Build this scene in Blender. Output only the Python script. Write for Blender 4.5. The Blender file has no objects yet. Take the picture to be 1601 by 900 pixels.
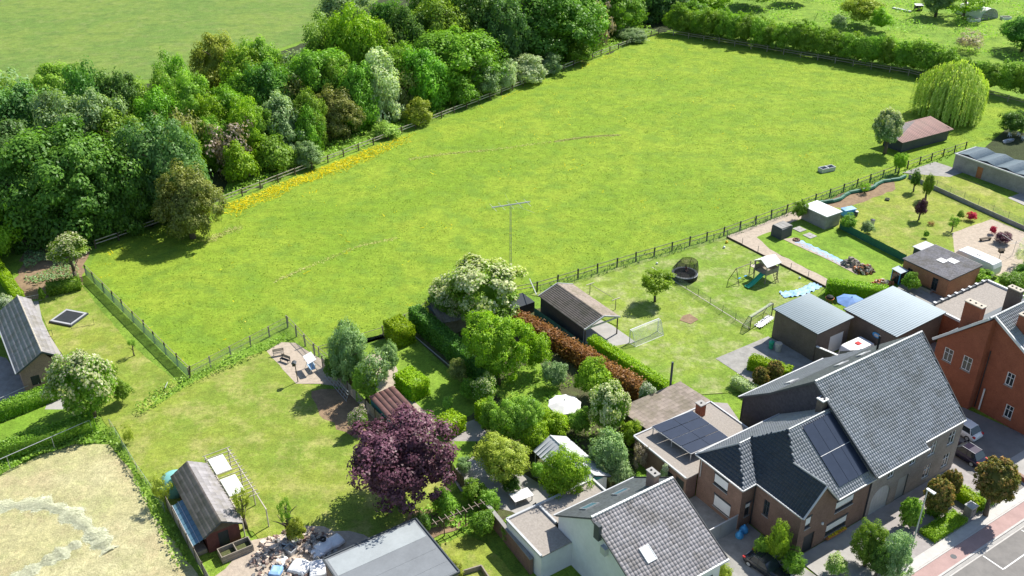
import bpy, math, random
import numpy as np
from mathutils import Vector, Matrix
from math import radians, sin, cos, pi
random.seed(7); rng = np.random.default_rng(11)
sc = bpy.context.scene
COL = sc.collection
# ---------------------------------------------------------------- camera
CAM_H = 68.0; FPX = 1508.0; TH = radians(29.6); CT, ST = cos(TH), sin(TH)
cam_d = bpy.data.cameras.new('camera'); cam = bpy.data.objects.new('camera', cam_d); COL.objects.link(cam)
cam.location = (0, 0, CAM_H); cam.rotation_euler = (pi/2 - TH, 0, 0)
cam_d.sensor_width = 36; cam_d.lens = FPX/1601*36; cam_d.clip_end = 6000; cam_d.clip_start = 1
sc.camera = cam
# ---------------------------------------------------------------- light
sc.view_settings.view_transform = 'Standard'; sc.view_settings.look = 'None'
sc.view_settings.exposure = 0.70; sc.view_settings.gamma = 1
world = bpy.data.worlds.new('World'); sc.world = world; world.use_nodes = True
wn = world.node_tree; wn.nodes.clear()
sky = wn.nodes.new('ShaderNodeTexSky'); sky.sky_type = 'NISHITA'; sky.sun_disc = False
sky.sun_elevation = radians(49); sky.sun_rotation = radians(45); sky.air_density = 1.0; sky.dust_density = 0.6
bg = wn.nodes.new('ShaderNodeBackground'); bg.inputs[1].default_value = 0.095
wo = wn.nodes.new('ShaderNodeOutputWorld'); wn.links.new(sky.outputs[0], bg.inputs[0]); wn.links.new(bg.outputs[0], wo.inputs[0])
sl = bpy.data.lights.new('sun', 'SUN'); sl.energy = 4.5; sl.angle = radians(0.5); sl.color = (1.0, 0.955, 0.87)
so = bpy.data.objects.new('sun', sl); COL.objects.link(so)
SUND = Vector((cos(radians(49))*sin(radians(45)), cos(radians(49))*cos(radians(45)), sin(radians(49))))
so.rotation_euler = (-SUND).to_track_quat('-Z', 'Y').to_euler(); so.location = (0, 60, 90)
sc.cycles.max_bounces = 5; sc.cycles.diffuse_bounces = 2; sc.cycles.glossy_bounces = 2
sc.cycles.transparent_max_bounces = 8; sc.cycles.transmission_bounces = 3
# ---------------------------------------------------------------- places
# The plots, houses, hedges and fences share one grid: u runs along the street, w back from it.
GA = radians(33.5); UX, UY = cos(GA), sin(GA)
def W(u, w, z=0.0): return Vector((u*UX - w*UY, u*UY + w*UX, z))
def G(x, y, z=0.0):
    """point of the ground (or of the level z) surveyed from the photograph"""
    a = (x-800.5)/FPX; b = -(y-450)/FPX
    d = Vector((a, CT+ST*b, -ST+CT*b)); t = (z-CAM_H)/d.z
    return Vector((d.x*t, d.y*t, z))
def UWof(p): return (p.x*UX+p.y*UY, -p.x*UY+p.y*UX)
def PPM(y): return (y+407)*CT/CAM_H          # pixels per metre at ground row y
def HGT(x, yb, yt):
    g = G(x, yb); lo, hi = 0, 40
    for _ in range(30):
        m = (lo+hi)/2; Z = m-CAM_H; yy = 450-FPX*(g.y*ST+Z*CT)/(g.y*CT-Z*ST)
        if yy > yt: lo = m
        else: hi = m
    return lo
# ---------------------------------------------------------------- objects
ORG = {}
def tag(o, label=None, cat=None, group=None, kind=None):
    if label: o['label'] = label
    if cat: o['category'] = cat
    if group: o['group'] = group
    if kind: o['kind'] = kind
    return o
def thing(name, label, cat, loc=(0, 0, 0), group=None, rotz=0):
    o = bpy.data.objects.new(name, None); COL.objects.link(o); o.empty_display_size = .3
    o.location = loc; o.rotation_euler = (0, 0, rotz); ORG[o] = Vector(loc)
    return tag(o, label, cat, group)
def link(name, me, parent=None, loc=(0, 0, 0), rotz=0, scale=None, rot=None):
    """object with (shared) mesh; loc is in the parent's own frame"""
    o = bpy.data.objects.new(name, me); COL.objects.link(o)
    if parent is not None: o.parent = parent
    o.location = loc; o.rotation_euler = rot if rot is not None else (0, 0, rotz)
    if scale is not None: o.scale = scale if hasattr(scale, '__len__') else (scale,)*3
    return o
def dup_tree(o, parent=None, loc=None, rotz=None, label=None, scale=None):
    c = o.copy(); COL.objects.link(c)
    if parent is not None: c.parent = parent
    if loc is not None: c.location = loc
    if rotz is not None: c.rotation_euler = (0, 0, rotz)
    if scale is not None: c.scale = (scale,)*3
    if label: c['label'] = label
    for ch in list(o.children): dup_tree(ch, c)
    return c
class M:
    def __init__(s): s.v = []; s.f = []
    def poly(s, pts):
        n = len(s.v); s.v += [tuple(p) for p in pts]; s.f.append(tuple(range(n, n+len(pts)))); return s
    def hexa(s, c):   # 8 corners: bottom 4 ccw, top 4 ccw
        n = len(s.v); s.v += [tuple(p) for p in c]
        for q in ((3, 2, 1, 0), (4, 5, 6, 7), (0, 1, 5, 4), (1, 2, 6, 5), (2, 3, 7, 6), (3, 0, 4, 7)):
            s.f.append(tuple(n+i for i in q))
        return s
    def box(s, x0, x1, y0, y1, z0, z1):
        return s.hexa([(x0, y0, z0), (x1, y0, z0), (x1, y1, z0), (x0, y1, z0), (x0, y0, z1), (x1, y0, z1), (x1, y1, z1), (x0, y1, z1)])
    def ubox(s, u0, u1, w0, w1, z0, z1):
        return s.hexa([W(u0, w0, z0), W(u1, w0, z0), W(u1, w1, z0), W(u0, w1, z0), W(u0, w0, z1), W(u1, w0, z1), W(u1, w1, z1), W(u0, w1, z1)])
    def beam(s, a, b, wd, ht):   # square bar between two points
        a = Vector(a); b = Vector(b); d = (b-a).normalized()
        sd = d.cross(Vector((0, 0, 1)))
        sd = Vector((1, 0, 0)) if sd.length < 1e-4 else sd.normalized()
        up = sd.cross(d).normalized(); sd *= wd/2; up *= ht/2
        n = len(s.v)
        for p in (a, b):
            s.v += [tuple(p-sd-up), tuple(p+sd-up), tuple(p+sd+up), tuple(p-sd+up)]
        for q in ((0, 1, 2, 3), (7, 6, 5, 4), (0, 4, 5, 1), (1, 5, 6, 2), (2, 6, 7, 3), (3, 7, 4, 0)): s.f.append(tuple(n+i for i in q))
        return s
    def tube(s, a, b, r0, r1=None, n=8, caps=True):
        r1 = r0 if r1 is None else r1
        a = Vector(a); b = Vector(b); d = (b-a).normalized()
        x = d.cross(Vector((0, 0, 1))); x = Vector((1, 0, 0)) if x.length < 1e-4 else x.normalized(); y = d.cross(x)
        k = len(s.v)
        for p, r in ((a, r0), (b, r1)):
            for i in range(n):
                t = 2*pi*i/n; s.v.append(tuple(p+x*(r*cos(t))+y*(r*sin(t))))
        for i in range(n):
            j = (i+1) % n; s.f.append((k+i, k+j, k+n+j, k+n+i))
        if caps: s.f.append(tuple(k+i for i in range(n-1, -1, -1))); s.f.append(tuple(k+n+i for i in range(n)))
        return s
    def path(s, pts, r, n=6):
        rs = r if hasattr(r, '__len__') else [r]*len(pts)
        for i in range(len(pts)-1): s.tube(pts[i], pts[i+1], rs[i], rs[i+1], n)
        return s
    def lathe(s, c, prof, n=16, sx=1, sy=1):   # prof: (r, z) from bottom up
        c = Vector(c); k = len(s.v)
        for r, z in prof:
            for i in range(n):
                t = 2*pi*i/n; s.v.append((c.x+sx*r*cos(t), c.y+sy*r*sin(t), c.z+z))
        for j in range(len(prof)-1):
            for i in range(n):
                i2 = (i+1) % n; s.f.append((k+j*n+i, k+j*n+i2, k+(j+1)*n+i2, k+(j+1)*n+i))
        s.f.append(tuple(k+i for i in range(n-1, -1, -1))); m = k+(len(prof)-1)*n; s.f.append(tuple(m+i for i in range(n)))
        return s
    def loft(s, rings, caps=True):
        k = len(s.v); n = len(rings[0])
        for r in rings: s.v += [tuple(p) for p in r]
        for j in range(len(rings)-1):
            for i in range(n):
                i2 = (i+1) % n; s.f.append((k+j*n+i, k+j*n+i2, k+(j+1)*n+i2, k+(j+1)*n+i))
        if caps: s.f.append(tuple(k+i for i in range(n-1, -1, -1))); m = k+(len(rings)-1)*n; s.f.append(tuple(m+i for i in range(n)))
        return s
    def prism(s, pts, z0, z1):
        lo = [(p[0], p[1], z0) for p in pts]; hi = [(p[0], p[1], z1) for p in pts]
        return s.loft([lo, hi])
    def mesh(s, name, mat, smooth=False):
        me = bpy.data.meshes.new(name); me.from_pydata(s.v, [], s.f)
        if mat: me.materials.append(mat)
        if smooth: me.polygons.foreach_set('use_smooth', [True]*len(me.polygons))
        me.update(); return me
    def build(s, name, mat, parent=None, local=False, smooth=False, origin=None, bevel=0):
        """world-space geometry; goes under parent with the parent's origin taken off"""
        if parent is not None: o0 = Vector((0, 0, 0)) if local else ORG.get(parent, Vector((0, 0, 0)))
        else: o0 = Vector(origin) if origin is not None else Vector((0, 0, 0))
        if o0.length > 0: s.v = [(a-o0.x, b-o0.y, c-o0.z) for a, b, c in s.v]
        o = link(name, s.mesh(name, mat, smooth), parent)
        if parent is None: o.location = o0
        ORG[o] = o0
        if bevel:
            bm = o.modifiers.new('edges', 'BEVEL'); bm.width = bevel; bm.segments = 1; bm.limit_method = 'ANGLE'
        return o
# ---------------------------------------------------------------- materials
def newmat(name):
    m = bpy.data.materials.new(name); m.use_nodes = True; nt = m.node_tree; nt.nodes.clear()
    out = nt.nodes.new('ShaderNodeOutputMaterial'); return m, nt, out
def N(nt, t, **k):
    n = nt.nodes.new('ShaderNode'+t)
    for a, b in k.items():
        if a.startswith('i_'): n.inputs[a[2:].replace('_', ' ')].default_value = b
        else: setattr(n, a, b)
    return n
def noise(nt, vec, scale, detail=3, rough=.6):
    n = N(nt, 'TexNoise'); n.inputs['Scale'].default_value = scale; n.inputs['Detail'].default_value = detail
    n.inputs['Roughness'].default_value = rough; nt.links.new(vec, n.inputs['Vector']); return n.outputs['Fac']
def ramp(nt, fac, stops):
    r = N(nt, 'ValToRGB'); e = r.color_ramp.elements
    while len(e) < len(stops): e.new(0.5)
    for i, (p, c) in enumerate(stops):
        e[i].position = p; e[i].color = tuple(c[:3])+(1,) if hasattr(c, '__len__') else (c, c, c, 1)
    nt.links.new(fac, r.inputs[0]); return r.outputs[0]
def mix(nt, fac, a, b, mode='MIX'):
    m = N(nt, 'MixRGB', blend_type=mode)
    for i, v in ((0, fac), (1, a), (2, b)):
        if isinstance(v, (int, float)): m.inputs[i].default_value = v if i == 0 else (v, v, v, 1)
        elif isinstance(v, tuple): m.inputs[i].default_value = v[:3]+(1,)
        else: nt.links.new(v, m.inputs[i])
    return m.outputs[0]
def bsdf(nt, out, col, rough=.8, metal=0, spec=.3, bump=None, bstr=.3, bdist=.05):
    b = N(nt, 'BsdfPrincipled'); b.inputs['Roughness'].default_value = rough; b.inputs['Metallic'].default_value = metal
    b.inputs['Specular IOR Level'].default_value = spec
    if isinstance(col, tuple): b.inputs['Base Color'].default_value = col[:3]+(1,)
    else: nt.links.new(col, b.inputs['Base Color'])
    if bump is not None:
        bp = N(nt, 'Bump'); bp.inputs['Strength'].default_value = bstr; bp.inputs['Distance'].default_value = bdist
        nt.links.new(bump, bp.inputs['Height']); nt.links.new(bp.outputs[0], b.inputs['Normal'])
    nt.links.new(b.outputs[0], out.inputs[0]); return b
def pos(nt): return N(nt, 'NewGeometry').outputs['Position']
def scl(c, k): return tuple(x*k for x in c)
def nmat(name, c, var=.25, scale=1.5, rough=.8, metal=0, bump=.2, c2=None, spec=.3, detail=4, bdist=.03):
    m, nt, out = newmat(name); p = pos(nt)
    a = noise(nt, p, scale, detail, .65); b = noise(nt, p, scale*6, 3, .6)
    col = ramp(nt, a, [(.3, scl(c, 1-var)), (.7, c2 if c2 else scl(c, 1+var))])
    col = mix(nt, .35*min(1, var*2), col, ramp(nt, b, [(.3, scl(c, .6)), (.7, scl(c, 1.35))]))
    bsdf(nt, out, col, rough, metal, spec, b, bump, bdist); return m
def tintmat(name, c, lo=.6, hi=1.4, rough=.7, spec=.3, metal=0, dirt=.25, dc=(.1, .09, .06)):
    """per-piece variation from the 'tint' attribute, with weathering"""
    m, nt, out = newmat(name); p = pos(nt); at = N(nt, 'Attribute', attribute_name='tint')
    col = ramp(nt, at.outputs['Fac'], [(0, scl(c, lo)), (1, scl(c, hi))])
    d = noise(nt, p, .5, 5, .7)
    col = mix(nt, ramp(nt, d, [(.46, 0), (.62, dirt)]), col, dc)
    bsdf(nt, out, col, rough, metal, spec, noise(nt, p, 9, 3), .2, .02); return m
def leafmat(name, c, c2=None, hue=.035, trans=.36, lo=.55, hi=1.35):
    m, nt, out = newmat(name); at = N(nt, 'Attribute', attribute_name='tint'); oi = N(nt, 'ObjectInfo')
    c2 = c2 or scl(c, hi)
    col = ramp(nt, at.outputs['Fac'], [(0, scl(c, lo)), (.55, c), (1, c2)])
    hs = N(nt, 'HueSaturation'); nt.links.new(col, hs.inputs['Color'])
    mr = N(nt, 'MapRange'); mr.inputs['To Min'].default_value = .5-hue*.35; mr.inputs['To Max'].default_value = .5+hue*.25
    nt.links.new(oi.outputs['Random'], mr.inputs['Value']); nt.links.new(mr.outputs[0], hs.inputs['Hue'])
    mv = N(nt, 'MapRange'); mv.inputs['To Min'].default_value = .85; mv.inputs['To Max'].default_value = 1.15
    nt.links.new(oi.outputs['Random'], mv.inputs['Value']); nt.links.new(mv.outputs[0], hs.inputs['Value'])
    col = hs.outputs[0]
    d = N(nt, 'BsdfDiffuse'); t = N(nt, 'BsdfTranslucent'); g = N(nt, 'BsdfGlossy'); g.inputs['Roughness'].default_value = .45
    g.inputs['Color'].default_value = (.8, .85, .8, 1)
    nt.links.new(col, d.inputs[0]); nt.links.new(mix(nt, .7, col, (1.5, 1.7, .45), 'MULTIPLY'), t.inputs[0])
    m1 = N(nt, 'MixShader'); m1.inputs[0].default_value = trans; nt.links.new(d.outputs[0], m1.inputs[1]); nt.links.new(t.outputs[0], m1.inputs[2])
    m2 = N(nt, 'MixShader'); m2.inputs[0].default_value = .02; nt.links.new(m1.outputs[0], m2.inputs[1]); nt.links.new(g.outputs[0], m2.inputs[2])
    nt.links.new(m2.outputs[0], out.inputs[0]); return m
def grassmat(name, base, yellow, dark, dry=None, dryamt=0, tuft=.5, bstr=.6, dryscale=.25):
    m, nt, out = newmat(name); p = pos(nt)
    big = noise(nt, p, .05, 4, .6); mid = noise(nt, p, .22, 4, .65); small = noise(nt, p, 1.1, 5, .75); fine = noise(nt, p, 7, 4, .8)
    col = mix(nt, ramp(nt, big, [(.42, 0), (.58, 1)]), base, yellow)
    col = mix(nt, ramp(nt, mid, [(.36, .75), (.52, 0)]), col, dark)
    if dry: col = mix(nt, ramp(nt, noise(nt, p, dryscale, 5, .7), [(.53-dryamt*.06, 0), (.64, min(1, dryamt))]), col, dry)
    col = mix(nt, ramp(nt, small, [(.36, tuft), (.47, 0)]), col, scl(dark, .8))
    col = mix(nt, .8, col, ramp(nt, noise(nt, p, .6, 4, .6), [(.38, .74), (.62, 1.24)]), 'MULTIPLY')
    col = mix(nt, .9, col, ramp(nt, noise(nt, p, 2.2, 4, .8), [(.38, .66), (.62, 1.3)]), 'MULTIPLY')
    col = mix(nt, .45, col, ramp(nt, fine, [(.36, scl(base, .6)), (.64, scl(yellow, 1.3))]))
    h = mix(nt, .5, small, fine)
    bsdf(nt, out, col, .9, 0, .15, h, bstr, .25); return m
def brickmat(name, c1, c2, mortar, bw=.21, bh=.065, bump=.4):
    m, nt, out = newmat(name); p = pos(nt)
    sx = N(nt, 'SeparateXYZ'); nt.links.new(p, sx.inputs[0])
    def lin(a, b):
        x = N(nt, 'Math', operation='MULTIPLY'); x.inputs[1].default_value = a; nt.links.new(sx.outputs[0], x.inputs[0])
        y = N(nt, 'Math', operation='MULTIPLY_ADD'); y.inputs[1].default_value = b; nt.links.new(sx.outputs[1], y.inputs[0]); nt.links.new(x.outputs[0], y.inputs[2]); return y.outputs[0]
    cx = N(nt, 'CombineXYZ'); nt.links.new(lin(UX-UY, UY+UX), cx.inputs[0]); nt.links.new(sx.outputs[2], cx.inputs[1])
    b = N(nt, 'TexBrick'); nt.links.new(cx.outputs[0], b.inputs['Vector']); b.inputs['Scale'].default_value = 1
    b.inputs['Brick Width'].default_value = bw; b.inputs['Row Height'].default_value = bh; b.inputs['Mortar Size'].default_value = .008
    b.inputs['Color1'].default_value = c1+(1,); b.inputs['Color2'].default_value = c2+(1,); b.inputs['Mortar'].default_value = mortar+(1,)
    n1 = noise(nt, p, .8, 5, .7)
    col = mix(nt, .55, b.outputs[0], ramp(nt, n1, [(.3, scl(c1, .7)), (.7, scl(c2, 1.25))]))
    col = mix(nt, .3, col, ramp(nt, noise(nt, p, 7, 3, .8), [(.3, scl(c1, .5)), (.7, scl(c2, 1.5))]))
    bsdf(nt, out, col, .9, 0, .15, b.outputs['Fac'], -bump*.5, .02); return m
def netmat(name, c, op=.5):
    m, nt, out = newmat(name); d = N(nt, 'BsdfDiffuse'); d.inputs[0].default_value = c+(1,); t = N(nt, 'BsdfTransparent')
    n = noise(nt, pos(nt), 14, 2, .8); mx = N(nt, 'MixShader')
    nt.links.new(ramp(nt, n, [(.35, max(0, op-.3)), (.65, min(1, op+.3))]), mx.inputs[0]); nt.links.new(t.outputs[0], mx.inputs[1]); nt.links.new(d.outputs[0], mx.inputs[2])
    nt.links.new(mx.outputs[0], out.inputs[0]); return m
def glassmat(name, c=(.02, .03, .035)):
    m, nt, out = newmat(name); bsdf(nt, out, c, .08, 0, .8); return m
GREEN = (.155, .285, .022); YEL = (.26, .345, .03); DKG = (.055, .13, .022)
MT = dict(
 meadow=grassmat('meadow_grass', (.172, .290, .024), (.255, .350, .034), (.105, .215, .034), dry=(.36, .38, .05), dryamt=.3, tuft=.15, bstr=.8, dryscale=.11),
 field=grassmat('far_field_grass', (.125, .225, .045), (.20, .275, .055), (.07, .145, .035), dry=(.30, .29, .13), dryamt=.4, tuft=.2, bstr=.8),
 rough=grassmat('rough_grass', (.15, .28, .035), (.25, .37, .045), (.035, .10, .015), tuft=.6, bstr=1),
 lawn=grassmat('lawn_grass', (.175, .265, .035), (.27, .31, .05), (.11, .20, .03), dry=(.42, .37, .15), dryamt=.9, tuft=.15, bstr=.5),
 lawnb=grassmat('green_lawn', (.14, .27, .025), (.22, .33, .04), (.08, .17, .02), tuft=.1, bstr=.4),
 lawnp=grassmat('patchy_lawn', (.15, .26, .03), (.25, .32, .05), (.09, .18, .03), dry=(.42, .40, .22), dryamt=.9, tuft=.1, bstr=.4, dryscale=.35),
 hay=grassmat('cut_hayfield', (.43, .40, .18), (.53, .49, .28), (.34, .38, .14), dry=(.47, .36, .22), dryamt=.7, tuft=.35, bstr=.9),
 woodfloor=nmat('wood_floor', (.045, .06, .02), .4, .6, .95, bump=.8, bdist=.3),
 soil=nmat('bare_soil', (.26, .18, .11), .3, 1.2, .95, bump=.7, bdist=.1),
 earth=nmat('garden_earth', (.10, .085, .05), .4, 1.0, .95, bump=.8, c2=(.11, .15, .04), bdist=.15),
 gravel=nmat('pale_gravel', (.43, .36, .285), .2, 2, .95, bump=.7, bdist=.06),
 concrete=nmat('concrete', (.37, .355, .335), .12, .8, .85, bump=.2),
 concreted=nmat('old_concrete', (.30, .29, .27), .25, .9, .9, bump=.3),
 paving=nmat('paving', (.33, .30, .29), .15, 1.0, .85, bump=.3),
 asphalt=nmat('road_asphalt', (.20, .19, .18), .12, .6, .9, bump=.4, c2=(.25, .235, .22)),
 cycle=nmat('red_cycle_path', (.40, .27, .25), .12, .7, .85, bump=.3),
 kerb=nmat('kerb_concrete', (.50, .48, .455), .1, 1.5, .8, bump=.2),
 paint=nmat('road_paint', (.78, .78, .76), .1, 3, .7, bump=.1),
 brick=brickmat('brown_brick', (.17, .105, .08), (.24, .155, .12), (.20, .17, .15)),
 brickg=brickmat('grey_brick', (.23, .195, .175), (.32, .275, .25), (.34, .32, .30)),
 brickr=brickmat('red_brick', (.27, .088, .052), (.345, .12, .066), (.28, .14, .10)),
 bricko=brickmat('orange_brick', (.36, .17, .09), (.44, .22, .12), (.30, .22, .17)),
 brickd=brickmat('dark_brick', (.125, .10, .085), (.18, .145, .12), (.15, .13, .11)),
 brickl=brickmat('pink_brown_brick', (.26, .17, .14), (.34, .23, .19), (.30, .25, .22)),
 slatewall=nmat('slate_cladding', (.085, .08, .095), .3, 3, .8, bump=.4),
 white=nmat('white_paint', (.70, .70, .69), .05, .5, .7, bump=.1),
 whitewall=nmat('rendered_wall', (.70, .70, .71), .12, .35, .85, bump=.15),
 whitep=nmat('white_plastic', (.80, .80, .80), .03, 1, .4, bump=.03),
 shutter=nmat('roller_shutter', (.76, .77, .77), .03, 1, .5, bump=.05),
 grey=nmat('grey_metal', (.34, .36, .37), .08, 1, .45, .3, bump=.05),
 lgrey=nmat('light_grey_metal', (.50, .51, .52), .08, 1, .45, .2, bump=.05),
 dark=nmat('dark_metal', (.045, .05, .055), .2, 1, .5, .2, bump=.05),
 anth=nmat('anthracite', (.07, .08, .09), .15, 1, .6, bump=.08),
 black=nmat('black_rubber', (.02, .02, .022), .2, 2, .7, bump=.05),
 wood=nmat('weathered_wood', (.30, .26, .21), .3, 2, .85, bump=.4),
 woodp=nmat('pale_wood', (.50, .45, .37), .2, 2, .85, bump=.3),
 woodd=nmat('dark_wood', (.11, .085, .06), .35, 2, .85, bump=.4),
 woodr=nmat('red_brown_boards', (.13, .045, .04), .3, 2, .8, bump=.3),
 bark=nmat('bark', (.12, .095, .07), .35, 4, .95, bump=.6),
 glass=glassmat('window_glass'), glassb=glassmat('glass_house_pane', (.10, .20, .26)),
 solar=nmat('solar_cell', (.035, .045, .07), .1, 1, .22, bump=.0, spec=.6),
 felt=nmat('roof_felt', (.34, .37, .38), .1, .6, .85, bump=.2),
 feltd=nmat('dark_roof_felt', (.20, .215, .23), .1, .6, .85, bump=.2),
 ballast=nmat('roof_gravel', (.34, .305, .27), .2, 5, .95, bump=.6, bdist=.05),
 tileshade=tintmat('shaded_glazed_tiles', (.026, .042, .062), .85, 1.2, .5, .3, dirt=.1),  # same tiles as the lit slopes, with the shade put into the colour
 tilegrey=tintmat('grey_pantiles', (.30, .315, .34), .9, 1.1, .6, .3, dirt=.15),
 tilebig=tintmat('grey_roof_pantiles', (.33, .345, .375), .88, 1.12, .55, .3, dirt=.35),
 tilepale=tintmat('pale_pantiles', (.375, .35, .36), .78, 1.22, .75, .25, dirt=.45, dc=(.15, .13, .10)),
 tileslab=tintmat('old_slab_tiles', (.30, .285, .29), .82, 1.2, .85, .2, dirt=.4, dc=(.16, .14, .08)),
 tilebrown=tintmat('brown_slab_tiles', (.29, .24, .205), .8, 1.2, .9, .2, dirt=.5, dc=(.13, .12, .07)),
 slate=tintmat('roof_slates', (.13, .145, .15), .8, 1.2, .7, .3, dirt=.1),
 mroof=tintmat('ribbed_metal_roof', (.36, .43, .47), .985, 1.015, .6, .25, 0, dirt=.05),
 mroofd=tintmat('darker_ribbed_roof', (.27, .33, .36), .985, 1.015, .6, .25, 0, dirt=.05),
 rroof=tintmat('red_sheet_roof', (.23, .12, .105), .8, 1.2, .6, .3, 0, dirt=.2),
 wroof=tintmat('pale_sheet_roof', (.52, .53, .55), .98, 1.02, .6, .3, 0, dirt=.1),
 green=nmat('green_screen', (.03, .14, .09), .25, 2, .6, bump=.1), greenp=nmat('green_plastic', (.03, .38, .22), .1, 1, .35, bump=.02),
 teal=nmat('teal_boards', (.04, .20, .22), .3, 1.5, .6, bump=.1),
 blue=nmat('blue_cloth', (.14, .26, .52), .12, 2, .7, bump=.2), bluep=nmat('blue_plastic', (.07, .35, .70), .2, 2, .4, bump=.1),
 sheet=nmat('blue_white_sheet', (.16, .38, .75), .2, .8, .5, bump=.3, c2=(.45, .62, .80)),
 brown=nmat('terracotta', (.42, .17, .07), .25, 3, .7, bump=.1),
 net=netmat('fine_netting', (.38, .56, .47), .72), netg=netmat('green_netting', (.10, .28, .17), .35), netd=netmat('dark_netting', (.03, .035, .035), .62),
 wire=netmat('wire_mesh', (.34, .40, .36), .2), netw=netmat('white_netting', (.75, .75, .75), .25),
 carw=nmat('white_car_paint', (.86, .86, .86), .02, .5, .3, bump=0, spec=.6), cark=nmat('black_car_paint', (.022, .025, .03), .1, .5, .18, bump=0, spec=.7),
 carv=nmat('dark_violet_car_paint', (.035, .03, .06), .1, .5, .16, .4, bump=0, spec=.7),
 red=nmat('red_plastic', (.55, .03, .03), .1, 1, .35, bump=0), skin=nmat('skin', (.55, .33, .24), .1, 3, .6, bump=.05),
 cloth=nmat('pale_umbrella_cloth', (.70, .68, .66), .05, 1, .8, bump=.1),
 stone=nmat('rubble_stone', (.58, .47, .38), .3, 3, .9, bump=.5), stonew=nmat('white_rubble_bag', (.75, .75, .76), .08, 2, .7, bump=.4),
 copper=nmat('rusty_copper', (.45, .18, .08), .3, 3, .5, .4, bump=.2), yellow=nmat('yellow_plastic', (.8, .55, .04), .1, 1, .4, bump=0),
)
LF = dict(
 dark=leafmat('dark_green_leaves', (0.106, 0.244, 0.035), (0.225, 0.413, 0.062)),
 blueish=leafmat('blue_green_leaves', (0.106, 0.231, 0.056), (0.250, 0.425, 0.125)),
 mid=leafmat('mid_green_leaves', (0.200, 0.360, 0.035), (0.400, 0.576, 0.073)),
 lush=leafmat('lush_green_leaves', (0.168, 0.360, 0.029), (0.336, 0.607, 0.056)),
 bright=leafmat('bright_green_leaves', (0.256, 0.448, 0.023), (0.461, 0.640, 0.051)),
 lime=leafmat('lime_green_leaves', (.30, .46, .015), (.46, .62, .03)),
 yellow=leafmat('yellow_green_leaves', (.33, .40, .045), (.52, .56, .09)),
 olive=leafmat('olive_leaves', (0.240, 0.280, 0.073), (0.480, 0.496, 0.160)),
 pale=leafmat('pale_silvery_leaves', (0.480, 0.593, 0.304), (0.800, 0.800, 0.607)),
 willow=leafmat('willow_leaves', (0.432, 0.593, 0.096), (0.767, 0.800, 0.256)),
 sage=leafmat('sage_leaves', (0.247, 0.376, 0.160), (0.527, 0.673, 0.320)),
 grey=leafmat('grey_pink_twigs', (0.426, 0.349, 0.290), (0.800, 0.659, 0.581)),
 purple=leafmat('purple_leaves', (.10, .038, .058), (.26, .12, .17), hue=0, trans=.12),
 rust=leafmat('rusty_leaves', (.30, .14, .05), (.50, .27, .11), hue=.03, lo=.6),
 photinia=leafmat('red_tipped_leaves', (.21, .22, .045), (.62, .34, .13), hue=.02, lo=.55),
 cream=leafmat('cream_blossom', (.50, .52, .26), (.82, .80, .55), hue=.02, lo=.8),
 white=leafmat('white_blossom', (.68, .68, .60), (.85, .83, .78), hue=0, lo=.8),
 pink=leafmat('pink_blossom', (.55, .38, .42), (.78, .66, .68), hue=0, lo=.8),
 magenta=leafmat('magenta_blossom', (.55, .03, .10), (.75, .10, .20), hue=0, lo=.8),
 grass=leafmat('grass_blades', (.215, .35, .028), (.32, .44, .045), hue=0, trans=.2, lo=.8),
 grassd=leafmat('tussock_blades', (.13, .25, .04), (.20, .34, .06), hue=0, trans=.2, lo=.8),
 butter=leafmat('buttercup_petals', (.75, .62, .01), (.9, .78, .02), hue=0, trans=.2, lo=.8),
 weed=leafmat('weedy_herbs', (0.320, 0.527, 0.080), (0.607, 0.800, 0.193), hue=.02),
 drygrass=leafmat('dry_grass_blades', (.44, .47, .12), (.58, .58, .22), hue=0, trans=.03),
 straw=leafmat('cut_straw', (.62, .64, .44), (.82, .82, .62), hue=0, trans=.03, lo=.85),
)
# ---------------------------------------------------------------- numpy meshes
def quadmesh(name, V, F, tint, mats, smooth=False, midx=None):
    me = bpy.data.meshes.new(name); V = np.asarray(V, dtype=np.float32); F = np.asarray(F, dtype=np.int32)
    k = F.shape[1]; n = len(F)
    me.vertices.add(len(V)); me.vertices.foreach_set('co', V.ravel())
    me.loops.add(n*k); me.loops.foreach_set('vertex_index', F.ravel())
    me.polygons.add(n); me.polygons.foreach_set('loop_start', np.arange(0, n*k, k, dtype=np.int32))
    me.polygons.foreach_set('loop_total', np.full(n, k, dtype=np.int32))
    if smooth: me.polygons.foreach_set('use_smooth', np.ones(n, dtype=bool))
    if tint is not None:
        a = me.attributes.new('tint', 'FLOAT', 'FACE'); a.data.foreach_set('value', np.asarray(tint, dtype=np.float32))
    for m in (mats if isinstance(mats, (list, tuple)) else [mats]): me.materials.append(m)
    if midx is not None: me.polygons.foreach_set('material_index', np.asarray(midx, dtype=np.int32))
    me.update(calc_edges=True); me.validate(); return me
def unit(a): return a/np.maximum(np.linalg.norm(a, axis=-1, keepdims=True), 1e-6)
def leaves(P, Nn, size, tint, asp=.62):
    n = len(P); Nn = unit(Nn); t = unit(np.cross(Nn, rng.normal(size=(n, 3)))); b = np.cross(Nn, t)
    s = size[:, None] if hasattr(size, '__len__') else size
    V = np.empty((n, 4, 3)); V[:, 0] = P+t*s-Nn*s*.25; V[:, 1] = P+b*s*asp; V[:, 2] = P-t*s-Nn*s*.25; V[:, 3] = P-b*s*asp
    return V.reshape(-1, 3), np.arange(n*4).reshape(n, 4), np.clip(tint, 0, 1)
def sphere_dirs(n): return unit(rng.normal(size=(n, 3)))
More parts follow.
